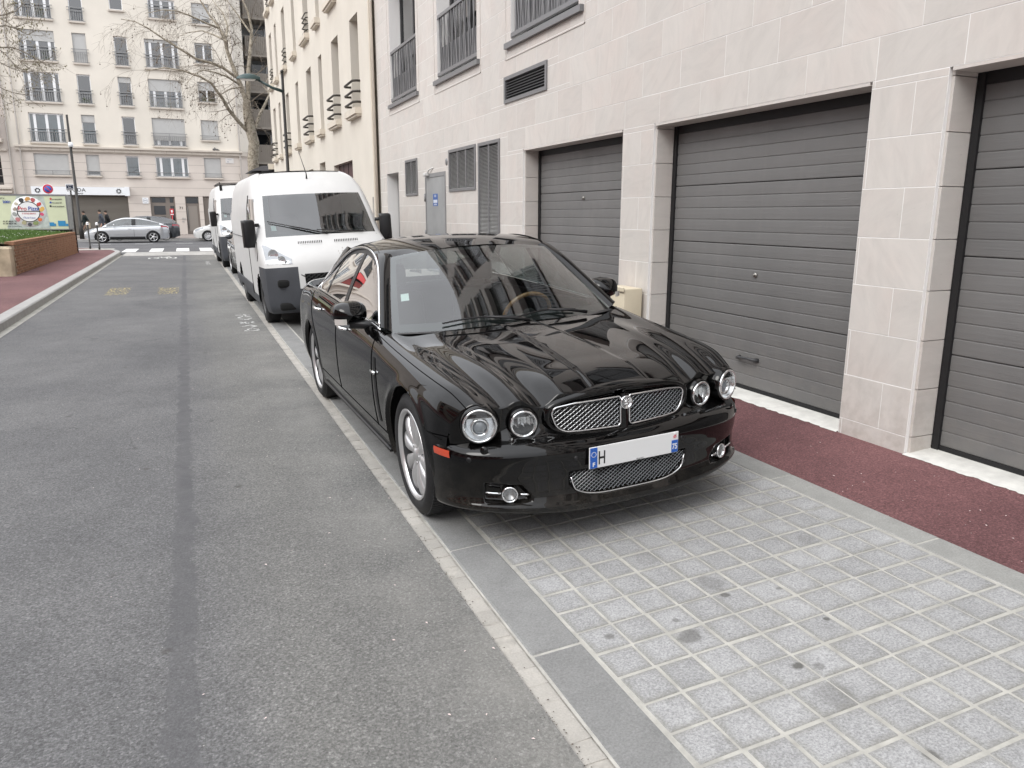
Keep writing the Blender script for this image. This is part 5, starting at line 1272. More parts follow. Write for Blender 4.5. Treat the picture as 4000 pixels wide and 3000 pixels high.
for s in (-1,1):
    fl_=empty('fog_lamp',parent=car); fx,fzz=.628,.308; fb__=bfront(fx,fzz)+.012
    def place(mb,name,mat,par): return mb.build(name,mat,par,(s*fx,fb__,fzz),(0,0,s*R(22)))
    place(MB().lathe([(.030,.02),(.033,-.012),(.038,-.016),(.041,-.008),(.041,.02)],'y',26),'ring',M_chrome,fl_)
    place(MB().lathe([(0,.014),(.015,.012),(.030,-.004)],'y',20),'reflector',M_fogr,fl_); place(MB().lathe([(0,-.018),(.02,-.015),(.031,-.008)],'y',20),'lens',M_lens,fl_)
    for xa,xb in ((.545,.583),(.672,.735)) if True else ():
        MB().tube([(s*x,bfront(x,.312)+.002,.312-(.628-x)*.10) for x in np.linspace(xa,xb,5)],.0055,6).build('chrome_strip',M_chrome,bu_)
    MB().tube([(s*x,bfront(x,.25)-.001,.262-.05*max(0,(.60-x))/.22+.02*max(0,x-.6)) for x in np.linspace(.37,.735,14)],.004,5).build('lower_edge',M_blk,bu_)
    for sx_,sz_ in ((.80,.49),(.31,.462)): MB().lathe([(0,-.003),(.012,-.003),(.0135,0)],'y',16).build('parking_sensor',M_trimblk,bu_,(s*sx_,bfront(sx_,sz_)-.001,sz_),(0,0,s*R(38 if sx_>.5 else 6)))
    MB().lathe([(0,-.006),(.014,-.004),(.02,0)],'y',14).build('washer_cap',M_blk,bu_,(s*.735,bfront(.735,.53)-.003,.537),(0,0,s*R(30)))
    mk=MB(); P=[]
    for t_ in np.linspace(0,1,8):
        j=int(np.argmin(np.abs(tu-(.955+.125*t_)))); q=L[j]-nrm[j]*.004; P.append([(s*q[0],q[1],.523-.0*t_),(s*(q[0]+.002),q[1],.505),(s*q[0],q[1],.486)])
    mk.grid(P).build('side_marker',M_orange,bu_)
# ---- number plate
npm=plain('plate_white_film',(.74,.75,.75),.3); M_pblue=plain('plate_blue',(.02,.11,.46),.3); M_pink=plain('plate_black_ink',(.015,.015,.015),.4)
NP=empty('number_plate',(.005,-.856,.458),(R(3),0,0),parent=car)
MB().bbox(-.26,.26,-.003,.003,-.056,.056,.0025).build('plate',npm,NP)
MB().box(-.256,-.216,-.0045,-.0032,-.053,.053).build('blue_band',M_pblue,NP); MB().box(.218,.256,-.0045,-.0032,-.053,.012).build('blue_band',M_pblue,NP)
st=MB()
for k in range(12): a=k*math.pi/6; st.box(-.236+.0125*math.cos(a)-.0018,-.236+.0125*math.cos(a)+.0018,-.0056,-.0047,.018+.0125*math.sin(a)-.0018,.018+.0125*math.sin(a)+.0018)
st.build('stars',npm,NP)
text('letter','F',.03,npm,NP,(-.236,-.0048,-.044),RX,.0006,'CENTER',bold=.001); text('letter','75',.042,npm,NP,(.237,-.0048,-.035),RX,.0006,'CENTER',xs=.75,bold=.001)
text('letter','H',.098,M_pink,NP,(-.190,-.0035,-.037),RX,.0004,'CENTER',xs=.62,bold=.001); text('letter','FRANCE',.011,M_pink,NP,(.03,-.0035,-.053),RX,.0003,'CENTER')
sr=MB(); 
for k in range(8):
    a=k*math.pi/4; sr.prism([(.237+.004*math.cos(a+.5),.032+.004*math.sin(a+.5)),(.237+.013*math.cos(a),.032+.013*math.sin(a)),(.237+.004*math.cos(a-.5),.032+.004*math.sin(a-.5))],-.0045,-.0034,'y')
sr.build('red_emblem',plain('emblem_red',(.6,.02,.05),.4),NP)
for sx in (-.238,.238): MB().lathe([(0,-.006),(.006,-.005),(.007,-.003)],'y',12).build('rivet',npm if sx>0 else M_pblue,NP,(sx,0,.047 if sx>0 else .046))
# ---- grille
GR=empty('grille',parent=car)
gb_=lambda x,z: -.772+.33*x*x+.00*(z-.64)
def half_outline(s,inset=0.,n=8):
    "closed outline of one half of the grille"
    pts=[]; x0,x1=.026+inset,.383-inset; zb_,zt=.570+inset,.716-inset
    def arc(cx,cz,r,a0,a1): return [(cx+r*math.cos(a0+(a1-a0)*k/n),cz+r*math.sin(a0+(a1-a0)*k/n)) for k in range(n+1)]
    pts+=arc(x0+.02,zb_+.02,.02,math.pi,1.5*math.pi); pts+=[(x0+(x1-x0)*t_,zb_+.004*t_) for t_ in (.3,.6)]
    pts+=arc(x1-.085,zb_+.085,.080,1.5*math.pi,2*math.pi-.25); pts+=arc(x1-.032,zt-.045,.034,-.2,.5*math.pi); pts+=[(x0+(x1-x0)*t_,zt+.012*(1-t_)-.004) for t_ in (.7,.4)]; pts+=arc(x0+.012,zt-.006,.012,.5*math.pi,math.pi)
    return [(s*x,z) for x,z in pts]
def inpoly(x,z,poly):
    c=False; j=len(poly)-1
    for i in range(len(poly)):
        (a,b),(c_,d)=poly[i],poly[j]
        if (b>z)!=(d>z) and x<(c_-a)*(z-b)/(d-b)+a: c=not c
        j=i
    return c
for s in (-1,1):
    out=half_outline(s); ins_=half_outline(s,.004)
    MB().add([(x,gb_(x,z)+.010,z) for x,z in out],[tuple(range(len(out)))]).build('grille_back',M_under,GR)
    MB().tube([(x,gb_(x,z)-.004,z) for x,z in out],.0052,6,closed=True).build('chrome_frame',M_chrome,GR)
    lattice('mesh',min(0,s*.39),max(0,s*.39),.56,.74,lambda x,z:gb_(x,z)-.001,lambda x,z:inpoly(x,z,ins_),.0225,.0013,M_wire,GR)
# body coloured surround swept round both halves
so_=[]
for t_ in np.linspace(0,2*math.pi,64,endpoint=False):
    c,s_=math.cos(t_),math.sin(t_); x=.405*np.sign(c)*abs(c)**.55; z=.648+(.098+(.022*(1-abs(x)/.405) if s_>0 else 0))*np.sign(s_)*abs(s_)**.62
    if s_<0: x*=1-.10*abs(s_)
    so_.append((float(x),float(z)))
P=[]
for x,z in so_:
    nx,nz=x*.25,(z-.648); d_=math.hypot(nx,nz) or 1; nx,nz=nx/d_,nz/d_
    P.append([(x-nx*.018,gb_(x,z)+.012,z-nz*.018),(x-nx*.012,gb_(x,z)-.008,z-nz*.012),(x,gb_(x,z)-.013,z),(x+nx*.013,gb_(x,z)-.004,z+nz*.013),(x+nx*.03,gb_(x,z)+.05,z+nz*.02)])
MB().grid(P,closeu=True).build('surround',M_blk,GR)
MB().grid([[(x,gb_(x,.65)-.010*(1-(x/.026)**2)-.002,z) for z in np.linspace(.556,.735,8)] for x in np.linspace(-.024,.024,9)]).build('divider',M_blk,GR)
bd=empty('badge',(0,gb_(0,.686)-.018,.690),parent=car)
MB().lathe([(0,-.002),(.027,-.002),(.029,-.006),(.033,-.006),(.035,0),(.033,.012)],'y',32).build('ring',M_chrome,bd)
cf=MB(); cf.ball((0,-.004,.0),.016,12,1,.5,1.05); cf.ball((0,-.010,-.008),.009,10,1,.6,.8)
for s in (-1,1): cf.ball((s*.012,-.005,.014),.006,8,1,.6,1); cf.ball((s*.0065,-.0115,.003),.0032,6); cf.ball((s*.009,-.007,-.009),.006,8,1,.6,1)
cf.build('cat_face',plain('dull_chrome',(.55,.55,.55),.25,1.),bd)
# ---- headlamps
for s in (-1,1):
    for x,b,z,r_,yaw,kind in ((.733,-.650,.650,.083,20,'outer'),(.523,-.693,.638,.0665,12,'inner')):
        h_=empty('headlamp',(s*x,b,z),(R(2),0,s*R(yaw)),parent=car)
        MB().lathe([(r_+.018,.10),(r_+.015,.02),(r_+.010,-.002),(r_+.005,-.008),(r_+.001,-.006)],'y',40).build('surround',M_blk,h_)
        MB().lathe([(r_+.001,.004),(r_+.001,-.013),(r_-.006,-.015),(r_-.010,-.002)],'y',40).build('chrome_bezel',M_chrome,h_)
        MB().lathe([(0,.055),(r_*.35,.052),(r_*.7,.040),(r_*.93,.012),(r_*.98,-.006)],'y',36).build('reflector',M_refl,h_)
        if kind=='outer':
            MB().lathe([(r_*.40,.05),(r_*.42,.005),(r_*.52,.002),(r_*.55,.03)],'y',30,(0,0,-r_*.16)).build('projector_ring',M_chrome,h_)
            MB().ball((0,.022,-r_*.16),r_*.40,18,1,.55,1).build('projector',M_proj,h_)
            P=[[(r_*.92*math.cos(a),.02-.02*math.cos(2*a-math.pi),r_*.52+q) for q in (-.004,.004)] for a in np.linspace(.35,math.pi-.35,10)]
            MB().box(-r_*.84,r_*.84,-.004,.03,r_*.44,r_*.48).build('brow',M_chrome,h_)
            MB().grid([[(x_,.012,z_) for z_ in (r_*.5,max(r_*.5,math.sqrt(max(0,(r_*.95)**2-x_*x_))))] for x_ in np.linspace(-r_*.8,r_*.8,14)]).build('upper_dark',M_trimblk,h_)
        else:
            fc=MB()
            for k in range(7):
                xa=-r_*.8+k*r_*1.6/7; h2=math.sqrt(max(0,(r_*.9)**2-(xa+r_*.11)**2)); fc.add([(xa,.02+.012*(k%2),-h2),(xa+r_*.22,.034-.012*(k%2),-h2),(xa+r_*.22,.03-.012*(k%2),h2*.45),(xa,.016+.012*(k%2),h2*.45)],[(0,1,2,3)])
            fc.build('facets',M_refl,h_); MB().ball((0,.02,r_*.1),r_*.16,12).build('bulb',M_lens,h_); MB().box(-r_*.8,r_*.8,.0,.02,r_*.47,r_*.50).build('brow',M_chrome,h_)
        MB().lathe([(0,-.027),(r_*.3,-.026),(r_*.6,-.0225),(r_*.85,-.016),(r_*.98,-.010)],'y',36).build('lens',M_lens,h_)
# ---- greenhouse
rail=cs([0,.34,.66,.95,1.25,1.62,1.98,2.38],np.array([(.845,.70,.955),(.765,.97,1.135),(.692,1.23,1.294),(.655,1.48,1.373),(.635,1.78,1.402),(.634,2.15,1.384),(.665,2.50,1.300),(.765,2.93,1.075)]))
wsE=cs([0,.5,1],np.array([(.782,.675,.925),(.690,.985,1.140),(.594,1.285,1.340)]))
for s in (-1,1):
    ap=MB(); P=[]
    for k in range(23):
        t_=k/20-.0; t_=min(t_,1.1); a=wsE([min(t_,1.)])[0]+(np.array([-.02,.05,.018])*max(0,t_-1)/.1 if t_>1 else 0); c=rail([t_*.80])[0]; m_=(a+c)/2+np.array([.009,-.011,.009])
        P.append([(s*q[0],q[1],q[2]) for q in (a-np.array([.010,-.006,.010]),a,.5*(a+m_)+np.array([.004,-.005,.004]),m_,.5*(c+m_)+np.array([.004,-.003,.004]),c+np.array([.004,0,.003]),c-np.array([.016,0,.012]))])
    ap.grid(P).build('windscreen_pillar',M_blk,car)
# roof skin
zc_=cs([1.22,1.45,1.8,2.2,2.6,2.95],np.array([1.386,1.430,1.451,1.445,1.403,1.30])[:,None])
rail_b=lambda b: [rail([t])[0] for t in np.linspace(0,2.38,240)]
RT=np.array(rail_b(0))
def rail_at(b): return np.array([np.interp(b,RT[:,1],RT[:,0]),b,np.interp(b,RT[:,1],RT[:,2])])
P=[]
for b in np.linspace(1.235,2.95,70):
    zc=float(zc_([b])[0,0]); r_=[]
    be=max(b,1.36); ra=rail_at(be); ra[0]+=.004
    zr_=ra[2]+.004
    if b<1.36: zr_=zr_-(1.36-b)*.30; ra[0]=ra[0]-(1.36-b)*.40
    for u in np.linspace(-1,1,45):
        x=ra[0]*u; sweep=.055*u*u*(1-sstep(1.235,1.5,b)); r_.append((x,b+float(sweep),zc-(zc-zr_)*abs(u)**2.3))
    P.append(r_)
MB().grid(P).build('roof',M_blk,car)
# c pillars and rear screen
for s in (-1,1):
    P=[]
    for t_ in np.linspace(0,1,16):
        a=rail([1.75+.63*t_])[0]; rb=np.array([.60+.06*t_,2.72+.60*t_,1.335-.31*t_]); m_=(a+rb)/2+np.array([.015,.01,.02]); P.append([(s*q[0],q[1],q[2]) for q in (a,.5*(a+m_)+np.array([.005,0,.006]),m_,.5*(rb+m_)+np.array([.003,0,.006]),rb)])
    MB().grid(P).build('rear_pillar',M_blk,car)
rs_=[[(x*(.60+.06*t_)/.6,2.72+.60*t_+.10*(1-(x/.6)**2),1.34-.31*t_+.035*(1-(x/.6)**2)) for x in np.linspace(-.6,.6,21)] for t_ in np.linspace(0,1,10)]
MB().grid(rs_).build('rear_screen',M_sglass,car)
# windscreen with black ceramic border
def ws_pt(u,t_):
    a=wsE([t_])[0]; cx=np.array([0,.505+.735*t_,.915+.470*t_+.03*math.sin(t_*math.pi)])
    e=np.array([a[0]*u,a[1],a[2]]); k=1-abs(u)**2.2
    return np.array([a[0]*u,a[1]+(cx[1]-a[1])*k,a[2]+(cx[2]-a[2])*k])
U=np.linspace(-1,1,49); T=np.linspace(-.04,1.0,31)
MB().grid([[tuple(ws_pt(u,t_)) for u in U] for t_ in T]).build('windscreen',M_cglass,car)
fr_=MB(); ni=np.array([0,.0045,-.0045])
def band(ts_,us_): fr_.grid([[tuple(ws_pt(u,t_)+np.array([0,.005,-.004])) for u in us_] for t_ in ts_])
band(np.linspace(-.04,.085,5),U); band(np.linspace(.955,1,4),U)
for s in (-1,1): band(np.linspace(.085,.955,24),np.linspace(.94*s,s,4))
fr_.build('windscreen_border',plain('ceramic_black',(.02,.02,.021),.35),car)
# side windows, pillars, chrome
waist=lambda b: np.array([flank(b,1.2)-.012,b,float(np.interp(b,su,D[:,int(np.argmin(abs(pu-.77))),2]))+.012])
def wz(b): return float(np.interp(b,su[100:],D[100:,int(np.argmin(abs(pu-.77))),2]))+.006
def wx(b): return float(np.interp(b,su[100:],D[100:,int(np.argmin(abs(pu-.77))),0]))+.004
def side_pt(b,v,inset=0.):
    "v 0 waist, 1 rail"
    ra=rail_at(b); x0,z0=wx(b)-.010,wz(b); x=x0+(ra[0]-.012-x0)*v+.012*math.sin(v*math.pi)-inset; return (x,b,z0+(ra[2]-.016-z0)*v)
for s in (-1,1):
    for nm,b0_,b1_ in (('front_side_window',.76,1.745),('rear_side_window',1.815,2.46),('quarter_light',2.49,2.88)):
        MB().grid([[(s*side_pt(b,v)[0],b,side_pt(b,v)[2]) for v in np.linspace(0,1,12)] for b in np.linspace(b0_,b1_,26)]).build(nm,M_sglass,car)
    for b0_,b1_ in ((1.735,1.82),(2.455,2.495)):
        MB().grid([[(s*(side_pt(b,v)[0]+.004),b,side_pt(b,v)[2]) for v in np.linspace(0,1,12)] for b in (b0_,(b0_+b1_)/2,b1_)]).build('window_pillar',M_trimblk,car)
    up_=[(s*(side_pt(b,1)[0]+.016),b,side_pt(b,1)[2]+.002) for b in np.linspace(.735,2.93,70)]
    lo_=[(s*(wx(b)+.002),b,wz(b)+.004) for b in np.linspace(2.90,.72,40)]
    MB().tube(up_+lo_[1:],[.0125]*len(up_)+[.007]*(len(lo_)-1),6).build('window_chrome',M_chrome,car)
    MB().grid([[(s*(side_pt(b,v)[0]+.003),b,side_pt(b,v)[2]) for v in np.linspace(.90,1.08,4)] for b in np.linspace(.80,2.9,50)]).build('door_frame',M_trimblk,car)
    # mirror
    mr=empty('door_mirror',(s*.955,1.03,1.005),(0,0,s*R(-6)),parent=car)
    P=[]
    for i in range(15):
        t_=i/14; yy=-.085+.15*t_; k=math.sin(math.pi*(.5*min(1,t_/.75)))**.6 if t_<.75 else 1.; P.append([(s*(.0+.115*k*np.sign(math.cos(a))*abs(math.cos(a))**.7+.012*(1-k)),yy,.005+.082*k*np.sign(math.sin(a))*abs(math.sin(a))**.75*(1 if math.sin(a)>0 else .8)) for a in np.linspace(0,2*math.pi,32,endpoint=False)])
    m_=MB(); m_.grid([[*r_,r_[0]] for r_ in P]); m_.add([(q) for q in P[0]],[tuple(range(32))]); m_.build('housing',M_blk,mr)
    MB().lathe([(0,.066),(.09,.066)],'y',20).build('mirror_glass',M_chrome,mr); 
    ind=MB(); ind.grid([[(s*(.055+.062*t_),-.078+.06*t_**2,-.028+q) for q in (-.022,-.008,.006,.016)] for t_ in np.linspace(0,1,8)]); ind.build('indicator',plain('clear_indicator',(.62,.60,.57),.15,.3) if 'clear_indicator' not in bpy.data.materials else bpy.data.materials['clear_indicator'],mr)
    MB().tube([(s*-.16,-.10,-.07),(s*-.08,-.06,-.065),(s*.02,-.02,-.055)],[.035,.028,.03],10).build('arm',M_trimblk,mr)
    for hb in (1.535,2.53):
        hz=.853+.03*(hb>2); dh=empty('door_handle',parent=car)
        MB().tube([(s*(flank(hb-.12,hz)+.002),hb-.12,hz),(s*(flank(hb,hz)+.030),hb-.08,hz+.002),(s*(flank(hb,hz)+.034),hb,hz+.003),(s*(flank(hb,hz)+.030),hb+.08,hz+.002),(s*(flank(hb+.12,hz)+.002),hb+.12,hz)],[.010,.012,.013,.012,.010],8).build('grip',M_chrome,dh)
        MB().ball((s*(flank(hb,hz)-.006),hb,hz),.05,14,.28,1.7,.7).build('recess',M_trimblk,dh)
    # wing vent and its chrome bar
    MB().grid([[(s*(flank(b,z)+.003),b,z) for b in np.linspace(.585-.05*(.75-z)/.3,.64-.05*(.75-z)/.3,4)] for z in np.linspace(.40,.79,14)]).build('wing_vent',M_under,car); MB().tube([(s*(flank(b,.70)+.008),b,.70) for b in (.575,.61,.66)],.012,6).build('vent_chrome',M_chrome,car)
    
    # front corner of sill
    MB().tube([(s*(flank(b,.24)+.006),b,.238) for b in np.linspace(.45,2.6,24)],.014,6).build('sill_moulding',M_trimblk,car)
# wipers
for x0,x1 in ((-.62,.02),(.02,.60)):
    w=MB(); pts=[ws_pt(u,.045+.035*math.sin((u-x0)/(x1-x0)*math.pi))+np.array([0,-.012,.016]) for u in np.linspace(x0,x1,12)]
    w.tube([tuple(p) for p in pts],.006,5); a=pts[6]; w.tube([tuple(a),tuple(a*.5+pts[-1]*.5+np.array([.04,-.03,-.005])),tuple(pts[-1]+np.array([.06,-.05,-.02]))],[.007,.010,.012],6); w.build('wiper',M_trimblk,car)
# cowl panel under the wipers
MB().grid([[(u*.80,.60+.09*abs(u)**2.2-.085*(1-abs(u)**2.2)+dy,.905+.012*abs(u)+dz) for dy,dz in ((-.05,-.002),(.0,.004),(.09,.01))] for u in np.linspace(-1,1,31)]).build('cowl',M_trimblk,car)
MB().grid([[(x,2.66+q*.10,1.386-.045*q+.05*math.sin(q*math.pi)*(1-(x/.03)**2)) for q in np.linspace(0,1,8)] for x in np.linspace(-.028,.028,5)]).build('roof_antenna',M_blk,car)
# ---- cabin
MB().bbox(-.72,.72,.66,1.08,.55,.895,.05,3).build('dashboard',M_dash,car); MB().box(-.84,.84,.5,3.1,.30,.34).box(-.86,-.80,.75,2.9,.34,.93).box(.80,.86,.75,2.9,.34,.93).build('cabin_trim',M_dash,car)
for sx in (-.38,.38):
    se=empty('front_seat',(sx,1.75,.34),parent=car)
    MB().bbox(-.25,.25,-.30,.22,.05,.22,.06,3).build('cushion',M_seat,se); MB().bbox(-.25,.25,.20,.34,.15,.72,.06,3).build('backrest',M_seat,se,rot=(R(-10),0,0)); MB().bbox(-.13,.13,.36,.46,.70,.88,.04,3).build('headrest',M_seat,se)
rs2=empty('rear_seat',(0,2.6,.34),parent=car); MB().bbox(-.7,.7,.12,.32,.12,.66,.06,3).build('backrest',M_seat,rs2)
for sx in (-.4,.4): MB().bbox(sx-.14,sx+.14,.16,.26,.66,.80,.04,3).build('headrest',M_seat,rs2)
sw=empty('steering_wheel',(.37,1.16,.86),(R(-62),0,0),parent=car)
w=MB(); w.tube([(.185*math.cos(a),.185*math.sin(a),0) for a in np.linspace(0,2*math.pi,36,endpoint=False)],.016,8,closed=True); w.build('rim',M_wood,sw); q=MB(); q.ball((0,0,-.02),.07,14,1,1,.5); q.box(-.17,.17,-.015,.015,-.02,-.005); q.build('hub',M_dash,sw)
MB().ball((0,1.30,1.26),.07,14,1.7,.45,.62).build('inside_mirror',M_trimblk,car); MB().tube([(0,1.28,1.27),(0,1.22,1.335)],.012,6).build('mirror_stem',M_trimblk,car)
stq=[ws_pt(u,t_)+np.array([0,.006,-.005]) for u,t_ in ((-.91,.36),(-.84,.36),(-.84,.45),(-.91,.45))]
MB().add([tuple(q) for q in stq],[(0,1,2,3)]).build('windscreen_sticker',plain('paper_sticker',(.70,.76,.74),.6),car)
# ---- wheels
def wheel_meshes(Rt=.343,Rr=.255,wd=.245,spokes=10,rimmat=None,tyre=None,twist=0.,split=False):
    "returns (tyre,rim,disc) meshes with the outer face towards -x"
    n=72; hw=wd/2
    prof=[(Rr-.004,-hw+.018),(Rr+.008,-hw+.004),(Rr+.045,-hw-.004),(Rt-.03,-hw+.004),(Rt-.008,-hw+.022),(Rt,-hw+.05),(Rt+.002,0),(Rt,hw-.05),(Rt-.008,hw-.02),(Rt-.04,hw),(Rr,hw-.01)]
    ty=MB(); ty.lathe(prof,'x',n)
    for k in range(90):                                   # tread blocks
        a=2*math.pi*k/90
        for x0,x1,sk in ((-hw+.022,-.035,.05),(-.03,.03,-.03),(.035,hw-.025,.05)):
            vs=[]
            for aa in (a,a+.052):
                for x in (x0,x1):
                    a2=aa+(sk*(abs(x)/hw)); zq=-.012*max(0,(abs(x)-.075)/.05)
                    for rr_ in (Rt-.006+zq,Rt+.0055+zq): vs.append((x,rr_*math.cos(a2),rr_*math.sin(a2)))
            ty.add(vs,[(1,3,7,5),(0,1,5,4),(2,6,7,3),(0,2,3,1),(4,5,7,6)])
    rm=MB(); rm.lathe([(Rr-.004,-hw+.016),(Rr+.004,-hw+.006),(Rr-.002,-hw+.002),(Rr-.014,-hw+.008),(Rr-.022,-hw+.022)],'x',n); rm.cur=1; rm.lathe([(Rr-.022,-hw+.022),(Rr-.03,0),(Rr-.02,hw-.02)],'x',n); rm.cur=0
    xf=-hw+.018
    for k in range(spokes):
        a=2*math.pi*k/spokes; P=[]
        for t_ in np.linspace(0,1,9):
            r_=.040+(Rr-.018-.040)*t_; w_=(.021+.029*t_**1.3) if spokes>7 else (.022+.02*t_**1.3); a_=a+twist*t_
            xo=xf+.020-.018*math.sin(t_*2.4)+.012*t_**2; row_=[]
            for u,dx in ((-1,.030),(-1,.008),(-.72,.0),(0,-.004),(.72,.0),(1,.008),(1,.030)):
                row_.append((xo+dx,r_*math.cos(a_)-u*w_*math.sin(a_),r_*math.sin(a_)+u*w_*math.cos(a_)))
            P.append(row_)
        rm.grid(P)
    rm.lathe([(0,xf+.006),(.030,xf+.006),(.033,xf+.012),(.060,xf+.016),(.072,xf+.03)],'x',30)
    for k in range(5):
        a=2*math.pi*(k+.5)/5; rm.lathe([(0,xf+.012),(.009,xf+.010),(.010,xf+.03)],'x',10,(0,.052*math.cos(a),.052*math.sin(a)))
    dk=MB(); dk.lathe([(.05,0),(.165,0),(.165,.012),(.05,.012)],'x',40); dk.lathe([(.17,.02),(Rr-.03,.03)],'x',40)
    return ty.mesh('tyre',tyre or M_rub),rm.mesh('rim',[rimmat or M_alloy,M_barrel]),dk.mesh('brake_disc',plain('disc_steel',(.12,.115,.11),.4,.8) if 'disc_steel' not in bpy.data.materials else bpy.data.materials['disc_steel'])
def put_wheels(root,spots,ms):
    for x,b,z,rot in spots:
        w=empty('wheel',(x,b,z),(rot*.37,0,math.pi if x>0 else 0),parent=root)
        for nm,me in zip(('tyre','rim','brake_disc'),ms): link(nm,me,w)
put_wheels(car,[(-.785,0,.342,0.3),(.785,0,.342,1),(-.775,WB,.342,.7),(.775,WB,.342,2)],wheel_meshes(spokes=10))
# ================================================================ vans
M_white=plain('van_white',(.60,.60,.59),.42,var=.04,scale=2,coat=.1); M_whited=plain('van_white_dirty',(.66,.655,.63),.4,var=.08,scale=3,coat=.3)
M_plast=plain('bumper_plastic_grey',(.050,.054,.062),.55,var=.12,scale=4); M_vglass=glass_pane('van_glass',(.36,.45,.44),.95,3.0)
M_hl=plain('headlamp_clear',(.30,.315,.33),.08,.5,coat=1.); M_hub=plain('hubcap_grey',(.22,.22,.22),.45,.4)
def van(name,label,X,Y,scale=1.,hz=1.,front_only=False,group=None,steer=0.):
    root=empty(name,(X,Y,gz(min(X,2.1))),(0,-R(2.87),R(.9))); tag(root,label,'van',group)
    root.scale=(scale,scale,scale*hz)
    prof=np.array([(.10,.20),(.03,.27),(0,.40),(-.005,.60),(.01,.80),(.045,.92),(.14,1.03),(.32,1.15),(.56,1.255),(.80,1.47),(1.04,1.69),(1.26,1.88),(1.42,1.99),(1.66,2.11),(1.98,2.21),(2.3,2.255)])
    wk=np.array([.90,.93,.945,.95,.95,.945,.935,.92,.895,.865,.835,.805,.785,.75,.70,.66])
    ck=np.array([.24,.27,.30,.31,.31,.30,.29,.27,.24,.21,.18,.16,.15,.13,.11,.09])
    tk_=np.concatenate([[0],np.cumsum(np.hypot(*np.diff(prof,axis=0).T))]); tu_=np.linspace(0,tk_[-1],100)
    pr=cs(tk_,prof)(tu_); w_=cs(tk_,wk[:,None])(tu_)[:,0]; c_=cs(tk_,ck[:,None])(tu_)[:,0]
    side=smooth_curve([.18,.3,.6,1.2,1.6,1.95,2.12,2.22,2.27],[.955,.985,1.0,1.0,.975,.915,.855,.77,.67])
    LEN=5.35; uu=np.linspace(0,1,36); NS=110
    G=np.zeros((100,36+NS,3))
    for i in range(100):
        b,z=pr[i]; u=uu; G[i,:36,0]=u*w_[i]; G[i,:36,1]=b+c_[i]*u**2.6; G[i,:36,2]=z-.012*u**3
        be=b+c_[i]; sx=float(side(z)); q=np.linspace(0,1,NS+1)[1:]**1.15; bb_=be+(LEN-be)*q
        G[i,36:,1]=bb_; G[i,36:,0]=sx-(sx-w_[i])*np.exp(-(bb_-be)/.16); G[i,36:,2]=z-.012*np.exp(-(bb_-be)/.16)
        if z>2.1: G[i,36:,2]=z
    ins=np.zeros(G.shape[:2],bool)
    for wb_ in (.94,4.25):
        r_=np.hypot(G[...,1]-wb_,G[...,2]-.345); i_=(r_<.395)&(G[...,0]>.7); ins|=i_; out=~i_; nb=np.zeros_like(out)
        nb[1:]|=out[:-1]; nb[:-1]|=out[1:]; nb[:,1:]|=out[:,:-1]; nb[:,:-1]|=out[:,1:]
        rim=i_&nb; a=np.arctan2(G[...,2]-.345,G[...,1]-wb_); G[rim,1]=wb_+.395*np.cos(a[rim]); G[rim,2]=.345+.395*np.sin(a[rim])
    arch=lambda i,j: ins[i,j] and ins[i+1,j] and ins[i,j+1] and ins[i+1,j+1]
    isws=lambda i,j: 1.262<pr[i,1]<1.885 and j<33 and pr[i,0]>.55
    gpl=lambda i,j: (pr[i,1]<.84 and G[i,j,1]<.75 and (j>=19 or pr[i,1]<.52)) or (pr[i,1]<.36)
    grl=lambda i,j: .60<pr[i,1]<.755 and j<16 and pr[i,0]<.2
    swin=lambda i,j: 1.30<pr[i,1]<1.84 and j>=38 and .98+.85*(G[i,j,2]-1.25)<G[i,j,1]<1.88
    bodyk=lambda i,j: not(isws(i,j) or gpl(i,j) or grl(i,j) or swin(i,j) or arch(i,j))
    GM=mirror(G)
    m_=MB(); m_.grid(G,flip=True,keep=bodyk); m_.grid(GM,keep=bodyk)
    top=[[(x,b,2.255+.025*(1-(x/.67)**2)) for x in np.linspace(-.67,.67,16)] for b in np.linspace(2.38,LEN,8)]
    m_.grid(top); m_.add([(-1,LEN,.2),(1,LEN,.2),(1,LEN,1.6),(.67,LEN,2.25),(-.67,LEN,2.25),(-1,LEN,1.6)],[(0,1,2,3,4,5)])
    bo=m_.build('body',M_white,root,doubles=.0005)
    m_=MB(); k=lambda i,j: gpl(i,j) and not arch(i,j); m_.grid(G,flip=True,keep=k); m_.grid(GM,keep=k); bp=m_.build('bumper',M_plast,root)
    m_=MB(); G2_=G.copy(); G2_[...,1]+=.02; m_.grid(G2_,flip=True,keep=grl); m_.grid(mirror(G2_),keep=grl); gg=m_.build('grille',M_under,root)
    lattice('grille_mesh',-.5,.5,.61,.75,lambda x,z:.0+.31*(abs(x)/.95)**2.6+.004,lambda x,z:abs(x)<.36+.14*(z-.60)/.155,.05,.007,M_trimblk,gg)
    m_=MB(); m_.grid(G,flip=True,keep=isws); m_.grid(GM,keep=isws); m_.build('windscreen',M_vglass,root,doubles=.0005)
    bd_=MB(); G3=G.copy(); G3[...,1]+=.006
    brd=lambda i,j: isws(i,j) and (G[i,j,2]<1.34 or G[i,j,2]>1.86 or G[i,j,0]>.855*w_[i]); bd_.grid(G3,flip=True,keep=brd); bd_.grid(mirror(G3),keep=brd); bd_.build('windscreen_border',bpy.data.materials['ceramic_black'],root)
